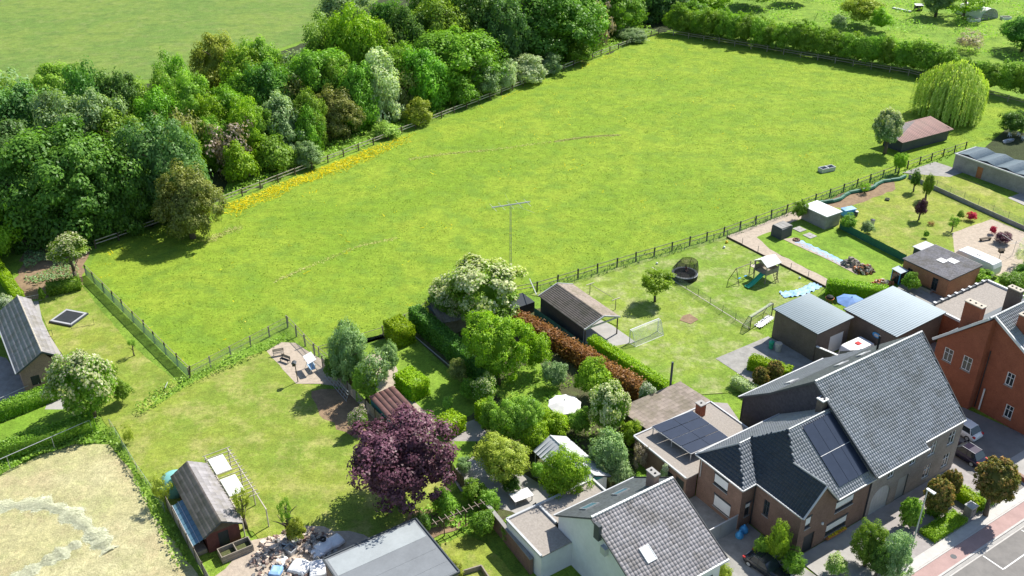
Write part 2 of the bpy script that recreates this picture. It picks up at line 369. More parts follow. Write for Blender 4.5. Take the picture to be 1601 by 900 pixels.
def core(rx, ry, rz, cz, n=10):
    """added lumpy closed shell that keeps light from leaking through the leaves"""
    V = []; F = []
    for j in range(n+1):
        for i in range(n*2):
            a = pi*j/n; t = 2*pi*i/(n*2); k = 1+.12*sin(3*t+j)+.1*sin(5*a+2*t)
            V.append((rx*k*sin(a)*cos(t), ry*k*sin(a)*sin(t), cz+rz*k*cos(a)))
    for j in range(n):
        for i in range(n*2):
            i2 = (i+1) % (n*2); F.append((j*n*2+i, j*n*2+i2, (j+1)*n*2+i2, (j+1)*n*2+i))
    return np.array(V), np.array(F)
def crown(name, mat, lobes=70, per=130, rx=1., ry=1., rz=1., lr=.27, leaf=.05, irr=.18, under=-.75, coreR=.55, shape=None, asp=.62, cz=0.):
    """unit crown: leaf clumps spread over an uneven ellipsoid"""
    d = sphere_dirs(lobes*3); d = d[d[:, 2] > under][:lobes]
    ph = rng.uniform(0, 6.3, 4)
    irrk = 1+irr*(np.sin(3*d[:, 0]+ph[0])+np.sin(4*d[:, 1]+ph[1])+np.sin(5*d[:, 2]+ph[2]))*.6+rng.normal(size=len(d))*irr*.35
    R = rng.uniform(.55, .86, len(d))*irrk
    C = d*R[:, None]
    if shape: C[:, :2] *= shape((C[:, 2]+1)/2)[:, None]
    lrs = lr*rng.uniform(.65, 1.3, len(d)); lt = rng.uniform(.2, .8, len(d))
    dd = sphere_dirs(len(d)*per); idx = np.repeat(np.arange(len(d)), per)
    P = C[idx]+dd*(lrs[idx]*rng.uniform(.55, 1.1, len(idx)))[:, None]*np.array([1, 1, .85])
    keep = (np.linalg.norm(P, axis=1) > .42) & ((dd*unit(C[idx]+np.array([0, 0, .25]))).sum(1) > -.45)
    P = P[keep]; dd = dd[keep]; idx = idx[keep]
    Nn = dd*.8+unit(P)*.35+rng.normal(size=P.shape)*.35+np.array([.12, .12, .5])
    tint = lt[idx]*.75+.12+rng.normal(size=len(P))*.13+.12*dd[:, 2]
    V, F, T = leaves(P, Nn, leaf*rng.uniform(.6, 1.3, len(P)), tint, asp)
    V = V*np.array([rx, ry, rz]); V[:, 2] += cz
    if coreR:
        cv, cf = core(rx*coreR, ry*coreR, rz*coreR, cz)
        if shape:
            k = shape((cv[:, 2]-cz)/rz/2+.5); cv[:, :2] *= k[:, None]
        F = np.vstack([F, cf+len(V)]); V = np.vstack([V, cv]); T = np.concatenate([T, np.full(len(cf), .3)])  # added filler shell, tinted darker for the shade inside the crown
    return quadmesh(name, V, F, T, mat)
CR = {}
def get_crown(kind, v):
    k = (kind, v)
    if k in CR: return CR[k]
    if kind == 'round': me = crown('crown', LF['mid'], 105, 190, lr=.23, leaf=.036, irr=.14, under=-.95, coreR=.48)
    elif kind == 'oak': me = crown('crown', LF['mid'], 150, 190, lr=.19, leaf=.031, irr=.17, under=-.95, coreR=.38)
    elif kind == 'tall': me = crown('crown', LF['mid'], 110, 170, lr=.22, leaf=.036, irr=.2, under=-.95, shape=lambda t: 1.12-.55*t)
    elif kind == 'bush': me = crown('crown', LF['mid'], 75, 110, lr=.27, leaf=.052, irr=.22, under=-.5)
    elif kind == 'airy': me = crown('crown', LF['mid'], 55, 60, lr=.26, leaf=.055, irr=.3, coreR=0)
    elif kind == 'ball': me = crown('crown', LF['mid'], 330, 45, lr=.12, leaf=.045, irr=.02, coreR=.66)
    CR[k] = me; return me
TRK = {}
def trunk_mesh(v):
    if v in TRK: return TRK[v]
    m = M(); b = .2
    pts = [(0, 0, -.05), (.02*(v-1), .015, .3), (.04*(v-1), -.02, .62), (.02, .02, .85)]
    m.path(pts, [.05, .036, .024, .008], 7)
    for i in range(6):
        t = 2*pi*i/6+v; z0 = .3+.07*i
        m.path([(0, 0, z0), (.13*cos(t), .13*sin(t), z0+.14), (.26*cos(t), .26*sin(t), z0+.24)], [.02, .012, .004], 5)
    TRK[v] = m.mesh('trunk', MT['bark'], True); return TRK[v]
def set_leaf(o, mat):
    o.material_slots[0].link = 'OBJECT'; o.material_slots[0].material = mat
def tree(name, label, cat, p, h, r, kind='round', leafm='mid', group=None, v=None, flat=1., trunk=True, low=.12, blossom=None, ry=None, top=1.0):
    """tree or shrub of height h and crown radius r: trunk with limbs + crown"""
    v = random.randint(0, 2) if v is None else v
    t = thing(name, label, cat, (p[0], p[1], 0), group)
    if kind != 'ball': r *= .9; top *= .9
    else: r *= 1.1; top *= 1.05
    cz = h*(1+low)/2; rz = h*(1-low)/2*top
    c = link('crown', get_crown(kind, v), t, (0, 0, cz), random.uniform(0, 6.28), (r, ry or r, rz)); set_leaf(c, LF[leafm])
    if trunk: link('trunk', trunk_mesh(v), t, (0, 0, 0), random.uniform(0, 6), (h*.75+r*.2, h*.75+r*.2, h*.82))
    if blossom:
        b = link('blossom', get_blossom(kind, v), c, (0, 0, 0)); set_leaf(b, LF[blossom])
    return t
BL = {}
def get_blossom(kind, v):
    k = (kind, v)
    if k in BL: return BL[k]
    src = get_crown(kind, v); n = len(src.polygons); co = np.empty(n*3); src.polygons.foreach_get('center', co); co = co.reshape(-1, 3)
    no = np.empty(n*3); src.polygons.foreach_get('normal', no)
    r = np.linalg.norm(co, axis=1); score = r+.35*co[:, 2]+rng.normal(size=n)*.12
    keep = np.argsort(-score)[:int(n*.30)]
    keep = keep[rng.random(len(keep)) < .62]
    P = co[keep]*1.025; Nn = unit(P)+rng.normal(size=P.shape)*.4+np.array([0, 0, .4])
    V, F, T = leaves(P, Nn, .043*rng.uniform(.6, 1.4, len(P)), rng.uniform(.2, 1, len(P)), .8)
    BL[k] = quadmesh('blossom', V, F, T, LF['white']); return BL[k]
def hedge_mesh(name, L, wd, h, leaf=.1, dens=60, mat=None, rnd=.08, bump=.12, origin_mid=True, top_mat=None):
    """clipped hedge along x, base at z=0"""
    faces = [('t', L*wd), ('f', L*h), ('b', L*h), ('l', wd*h), ('r', wd*h)]
    P = []; Nn = []
    for k, a in faces:
        n = max(20, int(a*dens)); s = rng.random(n); q = rng.random(n); o = np.zeros((n, 3)); nn = np.zeros((n, 3))
        if k == 't': o[:, 0] = (s-.5)*L; o[:, 1] = (q-.5)*wd; o[:, 2] = h; nn[:, 2] = 1
        elif k in 'fb': sg = -1 if k == 'f' else 1; o[:, 0] = (s-.5)*L; o[:, 1] = sg*wd/2; o[:, 2] = q*h; nn[:, 1] = sg
        else: sg = -1 if k == 'l' else 1; o[:, 0] = sg*L/2; o[:, 1] = (s-.5)*wd; o[:, 2] = q*h; nn[:, 0] = sg
        P.append(o); Nn.append(nn)
    P = np.vstack(P); Nn = np.vstack(Nn)
    und = np.sin(P[:, 0]*2.1)+np.sin(P[:, 0]*.83+1.3)+np.sin(P[:, 2]*3+P[:, 1]*2)
    off = bump*(.45*und*.5+rng.normal(size=len(P))*.45)
    edge = np.clip((P[:, 2]-(h-rnd*2))/(rnd*2), 0, 1)*(np.abs(Nn[:, 2]) < .5); off -= edge*rnd
    P = P+Nn*off[:, None]; P[:, 2] = np.maximum(P[:, 2], .03)
    tint = .5+rng.normal(size=len(P))*.18+.1*und/3
    V, F, T = leaves(P, Nn+rng.normal(size=P.shape)*.55+np.array([0, 0, .2]), leaf*rng.uniform(.6, 1.3, len(P)), tint)
    c = M(); g = min(.22, wd*.3); c.box(-L/2+g*.6, L/2-g*.6, -wd/2+g*.6, wd/2-g*.6, 0, h-g*.6)
    cv = np.array(c.v); cf = np.array(c.f)
    F = np.vstack([F, cf+len(V)]); V = np.vstack([V, cv]); T = np.concatenate([T, np.full(len(cf), .3)])  # filler box inside the hedge, inner shade put into its darker tint
    return quadmesh(name, V, F, T, mat)
def hedge(label, a, b, wd, h, lm, leaf=.1, dens=60, bump=.12, name='hedge', cat='hedge', group=None, rnd=.08):
    a = Vector(a); b = Vector(b); L = (b-a).length; mid = (a+b)/2
    o = link(name, hedge_mesh(name, L, wd, h, leaf, dens, LF[lm], rnd, bump), None, (mid.x, mid.y, 0), math.atan2(b.y-a.y, b.x-a.x))
    return tag(o, label, cat, group)
def inpoly(P, poly):
    x, y = P[:, 0], P[:, 1]; c = np.zeros(len(P), bool); n = len(poly)
    for i in range(n):
        x0, y0 = poly[i][0], poly[i][1]; x1, y1 = poly[(i+1) % n][0], poly[(i+1) % n][1]
        if y0 == y1: continue
        c ^= ((y0 > y) != (y1 > y)) & (x < (x1-x0)*(y-y0)/(y1-y0)+x0)
    return c
def fnoise(x, y, s, seed=0):
    r = np.random.default_rng(seed); o = np.zeros_like(x)
    for k in range(7):
        a = r.uniform(0, 6.28); f = s*r.uniform(.6, 2.2); o += np.sin((x*cos(a)+y*sin(a))*f+r.uniform(0, 6.28))
    return o/7
def scatter(poly, n, mask=None):
    xs = [p[0] for p in poly]; ys = [p[1] for p in poly]
    P = np.column_stack([rng.uniform(min(xs), max(xs), n), rng.uniform(min(ys), max(ys), n)])
    P = P[inpoly(P, poly)]
    if mask is not None: P = P[mask(P)]
    return P
def tufts(name, label, cat, poly, n, h, wd, mat, mask=None, z=.0, parent=None, kind='stuff', flatness=0.):
    P = scatter(poly, n, mask); n = len(P)
    if n == 0: return None
    th = rng.uniform(0, 6.28, n); hh = h*rng.uniform(.5, 1.4, n); ww = wd*rng.uniform(.6, 1.4, n)
    lean = rng.uniform(.2, 1.1+flatness*3, n)*hh; la = rng.uniform(0, 6.28, n)
    V = np.zeros((n, 3, 3)); V[:, 0, 0] = P[:, 0]-np.cos(th)*ww/2; V[:, 0, 1] = P[:, 1]-np.sin(th)*ww/2
    V[:, 1, 0] = P[:, 0]+np.cos(th)*ww/2; V[:, 1, 1] = P[:, 1]+np.sin(th)*ww/2
    V[:, 2, 0] = P[:, 0]+np.cos(la)*lean; V[:, 2, 1] = P[:, 1]+np.sin(la)*lean; V[:, 2, 2] = hh*(1-flatness*.6); V[:, :, 2] += z
    me = quadmesh(name, V.reshape(-1, 3), np.arange(n*3).reshape(n, 3), rng.uniform(.1, 1, n), LF[mat])
    return tag(link(name, me, parent), label, cat, None, kind)
def herbs(name, label, cat, poly, n, h, size, mat, mask=None, z=0., clump=0.):
    """mound-forming ground cover of small leaves"""
    P = scatter(poly, n, mask); n = len(P)
    top = h*(.45+.55*np.clip(fnoise(P[:, 0], P[:, 1], 1.1, 5)*1.5+.5, 0, 1))
    Z = top*rng.uniform(.6, 1, n)+z
    X = np.column_stack([P, Z])
    V, F, T = leaves(X, rng.normal(size=X.shape)*.6+np.array([0, 0, .9]), size*rng.uniform(.6, 1.4, n), .25+.5*(Z/h)*rng.uniform(.6, 1.2, n))
    return tag(link(name, quadmesh(name, V, F, T, LF[mat])), label, cat, None, 'stuff')
def wobble(pts, amp=.2, step=1.2):
    out = []; n = len(pts)
    for i in range(n):
        a = Vector(pts[i]); b = Vector(pts[(i+1) % n]); L = (b-a).length; k = max(1, min(80, int(L/step)))
        for j in range(k):
            p = a.lerp(b, j/k)
            if j: p = p+Vector((random.gauss(0, amp), random.gauss(0, amp), 0))
            out.append(p)
    return out
ZL = [0]
def ground(name, pts, mat, z, wob=.0, kind='structure', label=None):
    ZL[0] += 1; z += .0015*ZL[0]
    pts = [Vector((p[0], p[1], z)) for p in pts]
    if wob: pts = [Vector((p.x, p.y, z)) for p in wobble(pts, wob)]
    m = M(); m.poly(pts); o = m.build(name, MT[mat]); return tag(o, label, None, None, kind)
def PX(*a): return [G(x, y) for x, y in a]
def UW(*a): return [W(u, w) for u, w in a]
# ---------------------------------------------------------------- fences
def fence(name, label, pts, gap, ph, pw, rails=(), rw=.05, rh=.1, post='wood', rail='woodp', screen=None, sh=0, sz=.05, cat='fence', lean=0., group=None, roundpost=False, cap=None, sub=0):
    """posts and rails, each a part; optional netting or boards between them"""
    pts = [Vector((p[0], p[1], 0)) for p in pts]
    t = thing(name, label, cat, pts[0], group)
    pm = M()
    if roundpost: pm.tube((0, 0, 0), (0, 0, ph), pw/2, pw/2*.9, 7)
    else: pm.box(-pw/2, pw/2, -pw/2, pw/2, 0, ph)
    pme = pm.mesh('post', MT[post]); nets = M(); L0 = pts[0]; P = []
    for a, b in zip(pts[:-1], pts[1:]):
        k = max(1, round((b-a).length/gap))
        for j in range(k): P.append((a.lerp(b, j/k), math.atan2(b.y-a.y, b.x-a.x)))
    P.append((pts[-1], P[-1][1])); rc = {}
    for i, (p, an) in enumerate(P):
        q = p-L0; zt = random.uniform(-.06, .05)*ph
        link('post', pme, t, (q.x, q.y, zt-.02), rot=(random.gauss(0, lean), random.gauss(0, lean), an))
        if i < len(P)-1:
            d = P[i+1][0]-p; l = d.length
            for z in rails:
                kk = (round(l, 1), z)
                if kk not in rc:
                    mm = M(); mm.box(0, round(l, 1)+.02, -rw/2, rw/2, -rh/2, rh/2); rc[kk] = mm.mesh('rail', MT[rail])
                n = Vector((-d.y, d.x, 0)).normalized()*(pw/2+rw/2+.003)
                dz = random.uniform(-.03, .03)
                link('rail', rc[kk], t, (q.x+n.x, q.y+n.y, z+dz), rot=(0, random.gauss(0, .008), math.atan2(d.y, d.x)))
            if screen:
                n = Vector((-d.y, d.x, 0)).normalized()*(-pw/2-.01)
                a0 = p+n; b0 = P[i+1][0]+n; K = 4
                for c in range(K):
                    s0 = a0.lerp(b0, c/K); s1 = a0.lerp(b0, (c+1)/K)
                    w0 = random.uniform(-.02, .02)
                    nets.poly([(s0.x, s0.y, sz), (s1.x, s1.y, sz), (s1.x, s1.y, sh+w0), (s0.x, s0.y, sh+w0)])
    if screen: nets.build('netting', MT[screen], t)
    if cap:
        c = M(); c.path([(p.x, p.y, cap) for p, _ in P], .025, 5); c.build('top_wire', MT['lgrey'], t)
    return t
def board_fence(name, label, a, b, z0, z1, mat='wood', panel=1.8, post='woodd', slat=.14, horizontal=True, cat='fence', thick=.03):
    """fence of separate boards between posts"""
    a = Vector(a); b = Vector(b); t = thing(name, label, cat, (a.x, a.y, 0)); L = (b-a).length; k = max(1, round(L/panel)); an = math.atan2(b.y-a.y, b.x-a.x)
    pm = M(); pm.box(-.06, .06, -.06, .06, 0, z1+.08); pme = pm.mesh('post', MT[post])
    for i in range(k+1):
        p = (b-a)*(i/k); link('post', pme, t, (p.x, p.y, 0), an)
    l = L/k
    if horizontal:
        n = int((z1-z0)/slat); bm = M(); bm.box(.065, l-.065, -thick/2, thick/2, 0, slat*.86); me = bm.mesh('board', MT[mat])
        for i in range(k):
            p = (b-a)*(i/k)
            for j in range(n): link('board', me, t, (p.x, p.y, z0+j*slat), rot=(random.gauss(0, .03), 0, an))
    else:
        n = int(L/slat); bm = M(); bm.box(0, slat*.88, -thick/2, thick/2, 0, z1-z0); me = bm.mesh('board', MT[mat])
        for j in range(min(n, 290)):
            p = (b-a)*(j/n); link('board', me, t, (p.x, p.y, z0+random.uniform(-.03, .03)), rot=(random.gauss(0, .02), 0, an))
    return t
# ---------------------------------------------------------------- buildings
def facade(t, p0, p1, z0, z1, mat, wins=(), depth=.14):
    """wall seen from the right-hand side of p0->p1 with real openings; wins: (along, z, w, h, kind)"""
    a = W(p0[0], p0[1]); b = W(p1[0], p1[1]); L = (b-a).length; d = (b-a)/L; n = Vector((d.y, -d.x, 0))
    xs = sorted({0, L}|{x for w in wins for x in (w[0]-w[2]/2, w[0]+w[2]/2)}); zs = sorted({z0, z1}|{z for w in wins for z in (w[1], w[1]+w[3])})
    m = M(); inw = -n*depth
    def pt(x, z, o=Vector((0, 0, 0))): q = a+d*x+o; return (q.x, q.y, z)
    for i in range(len(xs)-1):
        for j in range(len(zs)-1):
            cx = (xs[i]+xs[i+1])/2; cz = (zs[j]+zs[j+1])/2
            if any(abs(cx-w[0]) < w[2]/2 and w[1] < cz < w[1]+w[3] for w in wins): continue
            m.poly([pt(xs[i], zs[j]), pt(xs[i+1], zs[j]), pt(xs[i+1], zs[j+1]), pt(xs[i], zs[j+1])])
    for w in wins:
        x0, x1, y0, y1 = w[0]-w[2]/2, w[0]+w[2]/2, w[1], w[1]+w[3]
        for q in (((x0, y0), (x1, y0)), ((x1, y0), (x1, y1)), ((x1, y1), (x0, y1)), ((x0, y1), (x0, y0))):
            m.poly([pt(*q[1]), pt(*q[0]), pt(*q[0], inw), pt(*q[1], inw)])
    m.build('wall', MT[mat], t)
    for w in wins: window(t, a, d, n, *w, depth=depth)
def window(t, a, d, n, x, z, wd, h, kind='win', depth=.14):
    def bar(m, x0, x1, z0, z1, o0, o1):
        c = []
        for zz in (z0, z1):
            for (xx, oo) in ((x0, o1), (x1, o1), (x1, o0), (x0, o0)):
                q = a+d*xx+n*oo; c.append((q.x, q.y, zz))
        m.hexa(c)
    x0, x1, z1 = x-wd/2, x+wd/2, z+h; f = .07
    fm = {'win': 'anth', 'winw': 'whitep', 'sh': 'anth', 'arch': 'grey', 'door': 'dark', 'doorw': 'shutter', 'wood': 'brown', 'tall': 'anth', 'gate': 'lgrey'}[kind.split(':')[0]]
    m = M(); i0, i1 = -depth+.01, -depth+.08
    if kind == 'winw': f = .1
    bar(m, x0, x0+f, z, z1, i0, i1); bar(m, x1-f, x1, z, z1, i0, i1); bar(m, x0+f, x1-f, z, z+f, i0, i1); bar(m, x0+f, x1-f, z1-f, z1, i0, i1)
    if kind.startswith('win'):
        bar(m, x-.03, x+.03, z+f, z1-f, i0+.003, i1-.003)
        if h > 1.1: bar(m, x0+f, x-.03, z+h*.62, z+h*.62+.05, i0+.003, i1-.003); bar(m, x+.03, x1-f, z+h*.62, z+h*.62+.05, i0+.003, i1-.003)
    isdoor = kind in ('door', 'doorw', 'arch', 'wood', 'tall', 'gate')
    o = m.build('door' if isdoor else 'window', MT[fm], t)
    g = M(); bar(g, x0+f*.5, x1-f*.5, z+f*.5, z1-f*.5, i0-.04, i0+.02)
    if kind == 'arch':
        sp = M(); r = wd/2; rz = r*.95
        for sg in (-1, 1):
            arc = [(x+sg*r*cos(k*pi/16), z1-rz+rz*sin(k*pi/16)) for k in range(9)]
            pts = []
            for px_, pz_ in arc+[(x+sg*r, z1)]:
                q = a+d*px_+n*.004; pts.append((q.x, q.y, pz_))
            sp.poly(pts); sp.poly([(p[0]-n.x*depth, p[1]-n.y*depth, p[2]) for p in pts])
        sp.build('arch_spandrel', MT['brickg'], t)
        g = M()
        nb = 6
        for i in range(nb): bar(g, x0+f+(wd-2*f)*i/nb+.01, x0+f+(wd-2*f)*(i+1)/nb-.01, z+f, z1-f, i0, i0+.04)
        g.build('door_leaf', MT['lgrey'], o)
    elif isdoor: g.build('door_leaf', MT[{'door': 'dark', 'doorw': 'shutter', 'wood': 'brown', 'tall': 'grey', 'gate': 'lgrey'}[kind]], o)
    else: g.build('pane', MT['glass'], o)
    if kind.startswith('sh'):
        fr = float(kind.split(':')[1]) if ':' in kind else .8
        s = M(); nn = max(3, int(h*fr/.12))
        for k in range(nn):
            zz = z1-h*fr*(k+1)/nn; bar(s, x0+.05, x1-.05, zz+.004, zz+h*fr/nn-.004, -depth+.085, -.02)
        s.build('shutter', MT['shutter'], o)
        b = M(); bar(b, x0-.02, x1+.02, z1-.02, z1+.14, -.02, .07); b.build('shutter_box', MT['anth'], o)
    if not isdoor:
        s = M(); bar(s, x0-.06, x1+.06, z-.09, z-.002, -depth+.1, .06); s.build('sill', MT['grey'] if kind != 'winw' else MT['concreted'], o)
def gable(t, pts, mat, name='wall'):
    m = M(); m.poly([W(*p) for p in pts]); m.build(name, MT[mat], t)
def tiles_mesh(name, pts, n, mat, tw, th, ht, prof):
    """rows of real tiles laid over a roof plane polygon (Vectors)"""
    e = Vector((0, 0, 1)).cross(n).normalized(); s = n.cross(e).normalized(); o = pts[0]
    q = [((p-o).dot(e), (p-o).dot(s)) for p in pts]
    x0, x1 = min(a for a, b in q), max(a for a, b in q); y0, y1 = min(b for a, b in q), max(b for a, b in q)
    nx = max(1, int(round((x1-x0)/tw))); ny = max(1, int(round((y1-y0)/th))); tw = (x1-x0)/nx; th = (y1-y0)/ny
    X, Y = np.meshgrid(np.arange(nx), np.arange(ny)); X = X.ravel(); Y = Y.ravel()
    cx = x0+(X+.5)*tw; cy = y0+(Y+.5)*th; keep = inpoly(np.column_stack([cx, cy]), q); X = X[keep]; Y = Y[keep]; k = len(X)
    K = len(prof); fx = np.array([p[0] for p in prof]); fz = np.array([p[1] for p in prof])
    lx = x0+(X[:, None]+fx[None])*tw; yb = y0+Y*th-.02; yt = y0+(Y+1)*th+.01
    jit = rng.normal(size=k)*(.004 if ht else 0)
    E = np.array(e); S = np.array(s); NN = np.array(n); O = np.array(o)
    def P(x, y, z): return O+x[..., None]*E+y[..., None]*S+z[..., None]*NN
    B = P(lx, np.repeat(yb[:, None], K, 1), fz[None]+ht+jit[:, None]); T = P(lx, np.repeat(yt[:, None], K, 1), fz[None]+.004+jit[:, None]); D = P(lx, np.repeat(yb[:, None], K, 1), np.repeat(fz[None], k, 0)*.5)
    V = np.concatenate([B, T, D], 1).reshape(-1, 3); base = (np.arange(k)*3*K)[:, None]
    F = []
    for i in range(K-1):
        F.append(base+np.array([[i, i+1, K+i+1, K+i]])); F.append(base+np.array([[2*K+i, 2*K+i+1, i+1, i]]))
    F = np.stack(F, 1).reshape(-1, 4); tint = np.repeat(np.clip(.5+rng.normal(size=k)*.22, 0, 1), 2*(K-1))
    return V, F, tint
PAN = [(0.01, .0), (.2, .052), (.42, .056), (.62, .0), (.985, -.002)]
PANW = [(.04, .02), (.3, .05), (.6, .052), (.955, .012)]
FLAT = [(0.01, .0), (.99, .0)]
RIB = [(0, .0), (.1, .03), (.24, .03), (.34, 0), (1, 0)]
TL = {'pan': (PAN, .30, .36, .032), 'panw': (PANW, .36, .40, .038), 'flat': (FLAT, .3, .3, .025), 'slab': (FLAT, .55, .62, .05), 'rib': (RIB, .34, 99, .0), 'wide': (RIB, .5, 99, .0), 'corr': (PAN, .18, 2.4, .02)}
def slope(t, pts, mat, kind=None, thick=.14, name='roof', under='anth'):
    P = [W(*p) for p in pts]; n = (P[1]-P[0]).cross(P[2]-P[0]).normalized()
    if n.z < 0: P.reverse(); n = -n
    dn = -n*thick if n.z < .97 else Vector((0, 0, -thick))
    m = M(); m.loft([[tuple(p+dn) for p in P], [tuple(p) for p in P]])
    r = m.build(name, MT[mat] if kind is None else MT[under], t)
    if kind:
        prof, tw, th, ht = TL[kind]
        V, F, T = tiles_mesh('roof_tiles', P, n, mat, tw, th, ht, prof); V = V+np.array(n*(.006 if TL[kind][3] else .02))-np.array(ORG[t])
        o = link('roof_tiles' if kind not in ('rib', 'wide', 'corr') else 'roof_sheeting', quadmesh('roof_tiles', V, F, T, MT[mat]), r); tag(o, None, None, None, 'stuff')
    return r
def cap(t, a, b, mat='lgrey', r=.12, name='ridge_cap', step=.4):
    a = W(*a); b = W(*b); L = (b-a).length; k = max(1, int(L/step)); m = M()
    for i in range(k): m.tube(a.lerp(b, i/k), a.lerp(b, (i+.97)/k), r*1.08, r*.9, 8)
    m.build(name, MT[mat], t)
def gutter(t, a, b, mat='lgrey', s=.14):
    m = M(); m.beam(W(*a), W(*b), s, s); m.build('gutter', MT[mat], t)
def chimney(t, u, w, z0, z1, du=.7, dw=.7, mat='brick', pots=2, capm='concrete'):
    m = M(); m.ubox(u-du/2, u+du/2, w-dw/2, w+dw/2, z0, z1); c = m.build('chimney', MT[mat], t)
    m = M(); m.ubox(u-du/2-.07, u+du/2+.07, w-dw/2-.07, w+dw/2+.07, z1+.002, z1+.12); m.build('chimney_cap', MT[capm], c)
    for i in range(pots):
        if du > dw: q = W(u+(i-(pots-1)/2)*du/pots, w, 0)
        else: q = W(u, w+(i-(pots-1)/2)*dw/pots, 0)
        m = M(); m.tube((q.x, q.y, z1+.12), (q.x, q.y, z1+.2), .12, .1, 8); m.tube((q.x, q.y, z1+.2), (q.x, q.y, z1+.202), .09, .09, 8); m.build('flue', MT['black'], c)
    return c
def skylight(t, c, hu, hs, su, ss, mat='glass', fr='anth', lift=.12):
    """roof window: c centre (uwz), hu unit dir along eave, hs up-slope dir, half sizes"""
    C = W(*c); e = Vector(hu).normalized(); s = Vector(hs).normalized(); n = e.cross(s).normalized()
    if n.z < 0: n = -n
    m = M()
    for (a0, a1, b0, b1) in ((-su, su, -ss, -ss+.1), (-su, su, ss-.1, ss), (-su, -su+.1, -ss+.1, ss-.1), (su-.1, su, -ss+.1, ss-.1)):
        m.hexa([C+e*a+s*b+n*z for z in (0, lift) for a, b in ((a0, b0), (a1, b0), (a1, b1), (a0, b1))])
    f = m.build('skylight', MT[fr], t)
    m = M(); m.hexa([C+e*a+s*b+n*z for z in (0, lift-.03) for a, b in ((-su+.1, -ss+.1), (su-.1, -ss+.1), (su-.1, ss-.1), (-su+.1, ss-.1))]); m.build('pane', MT[mat], f)
EU = Vector((UX, UY, 0)); EW = Vector((-UY, UX, 0))
def shed(label, u0, u1, w0, w1, h, mat, roofmat, kind=None, over=.12, dz=(0, 0, 0, 0), name='shed', cat='shed', wins={}, trim=None):
    """four walls and a mono-pitch or flat roof; dz raises corners (u0w0,u1w0,u1w1,u0w1)"""
    t = thing(name, label, cat, W(u0, w0))
    zc = [h+d for d in dz]; zm = min(zc)
    c = [(u0, w0), (u1, w0), (u1, w1), (u0, w1)]
    for i, k in enumerate('fral'):
        a, b = c[i], c[(i+1) % 4]; facade(t, a, b, 0, zm, mat, wins.get(k, ()))
        if zc[i] > zm+.01 or zc[(i+1) % 4] > zm+.01:
            pts = [(a[0], a[1], zm), (b[0], b[1], zm)]
            if zc[(i+1) % 4] > zm+.01: pts.append((b[0], b[1], zc[(i+1) % 4]))
            if zc[i] > zm+.01: pts.append((a[0], a[1], zc[i]))
            gable(t, pts, mat)
    o = over
    slope(t, [(u0-o, w0-o, zc[0]+.12), (u1+o, w0-o, zc[1]+.12), (u1+o, w1+o, zc[2]+.12), (u0-o, w1+o, zc[3]+.12)], roofmat, kind)
    if trim:
        for (a, b, i, j) in (((u0-o, w0-o), (u1+o, w0-o), 0, 1), ((u1+o, w0-o), (u1+o, w1+o), 1, 2), ((u1+o, w1+o), (u0-o, w1+o), 2, 3), ((u0-o, w1+o), (u0-o, w0-o), 3, 0)):
            m = M(); m.beam(W(*a, zc[i]+.12), W(*b, zc[j]+.12), .12, .24); m.build('roof_edge', MT[trim], t)
    return t
# ================================================================ THE GROUND
ground('ground', [(-3000, -2000), (3000, -2000), (3000, 5000), (-3000, 5000)], 'rough', -.02)
MEADOW = [G(150, 392), G(250, 353), G(350, 319), G(560, 238), G(800, 145), G(1030, 53), G(1230, 86), G(1420, 120), G(1601, 168), G(1680, 190), W(175, 97.5), W(166, 96.8), W(147, 96.8), W(125, 96), W(103, 95.2), W(86, 96.4), W(68.5, 97.4), W(52.6, 101), W(45, 98.6), W(35.5, 99.2), W(35.3, 107.4), W(20.9, 102.9), W(16.3, 137.3)]
ground('meadow', MEADOW, 'meadow', 0)
ground('far_meadow', PX((-400, 150), (-60, 120), (120, 130), (300, 120), (400, 90), (480, 60), (560, 20), (640, -40), (800, -200), (-700, -200)), 'field', 0)
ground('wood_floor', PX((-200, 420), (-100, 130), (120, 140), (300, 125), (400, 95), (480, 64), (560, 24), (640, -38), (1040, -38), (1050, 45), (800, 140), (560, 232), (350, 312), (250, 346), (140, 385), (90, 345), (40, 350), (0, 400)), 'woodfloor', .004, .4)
ground('bramble_ground', PX((345, 312), (365, 262), (420, 235), (500, 205), (620, 160), (780, 112), (1000, 42), (1030, 50), (800, 143), (560, 236)), 'rough', .006)
ground('scrub_ground', PX((1040, 40), (1060, -60), (1900, -60), (1800, 150), (1601, 130), (1420, 90)), 'rough', .004)
ground('bank_ground', PX((20, 470), (35, 400), (30, 360), (140, 345), (140, 388), (128, 430), (130, 445), (90, 465)), 'soil', .008, .25)
# left garden
ground('lawn', PX((58, 470), (128, 447), (150, 475), (200, 535), (280, 600), (195, 664), (170, 668), (120, 590), (78, 525)), 'lawn', .012, .05)
ground('garden_path', PX((36, 474), (60, 470), (66, 500), (78, 525), (118, 588), (98, 640), (70, 640), (88, 600), (62, 540), (28, 505), (0, 485), (0, 470)), 'concrete', .016)
ground('yard', PX((-60, 540), (10, 560), (60, 625), (-60, 670)), 'concreted', .02)
ground('lawn', PX((-60, 690), (-60, 665), (60, 625), (110, 612), (160, 640), (150, 655), (0, 715), (-60, 735)), 'lawnb', .012)
# hayfield
ground('cut_hayfield', PX((-100, 750), (0, 742), (60, 712), (110, 695), (170, 695), (205, 735), (232, 790), (255, 830), (300, 885), (330, 960), (-100, 960)), 'hay', .012, .15)
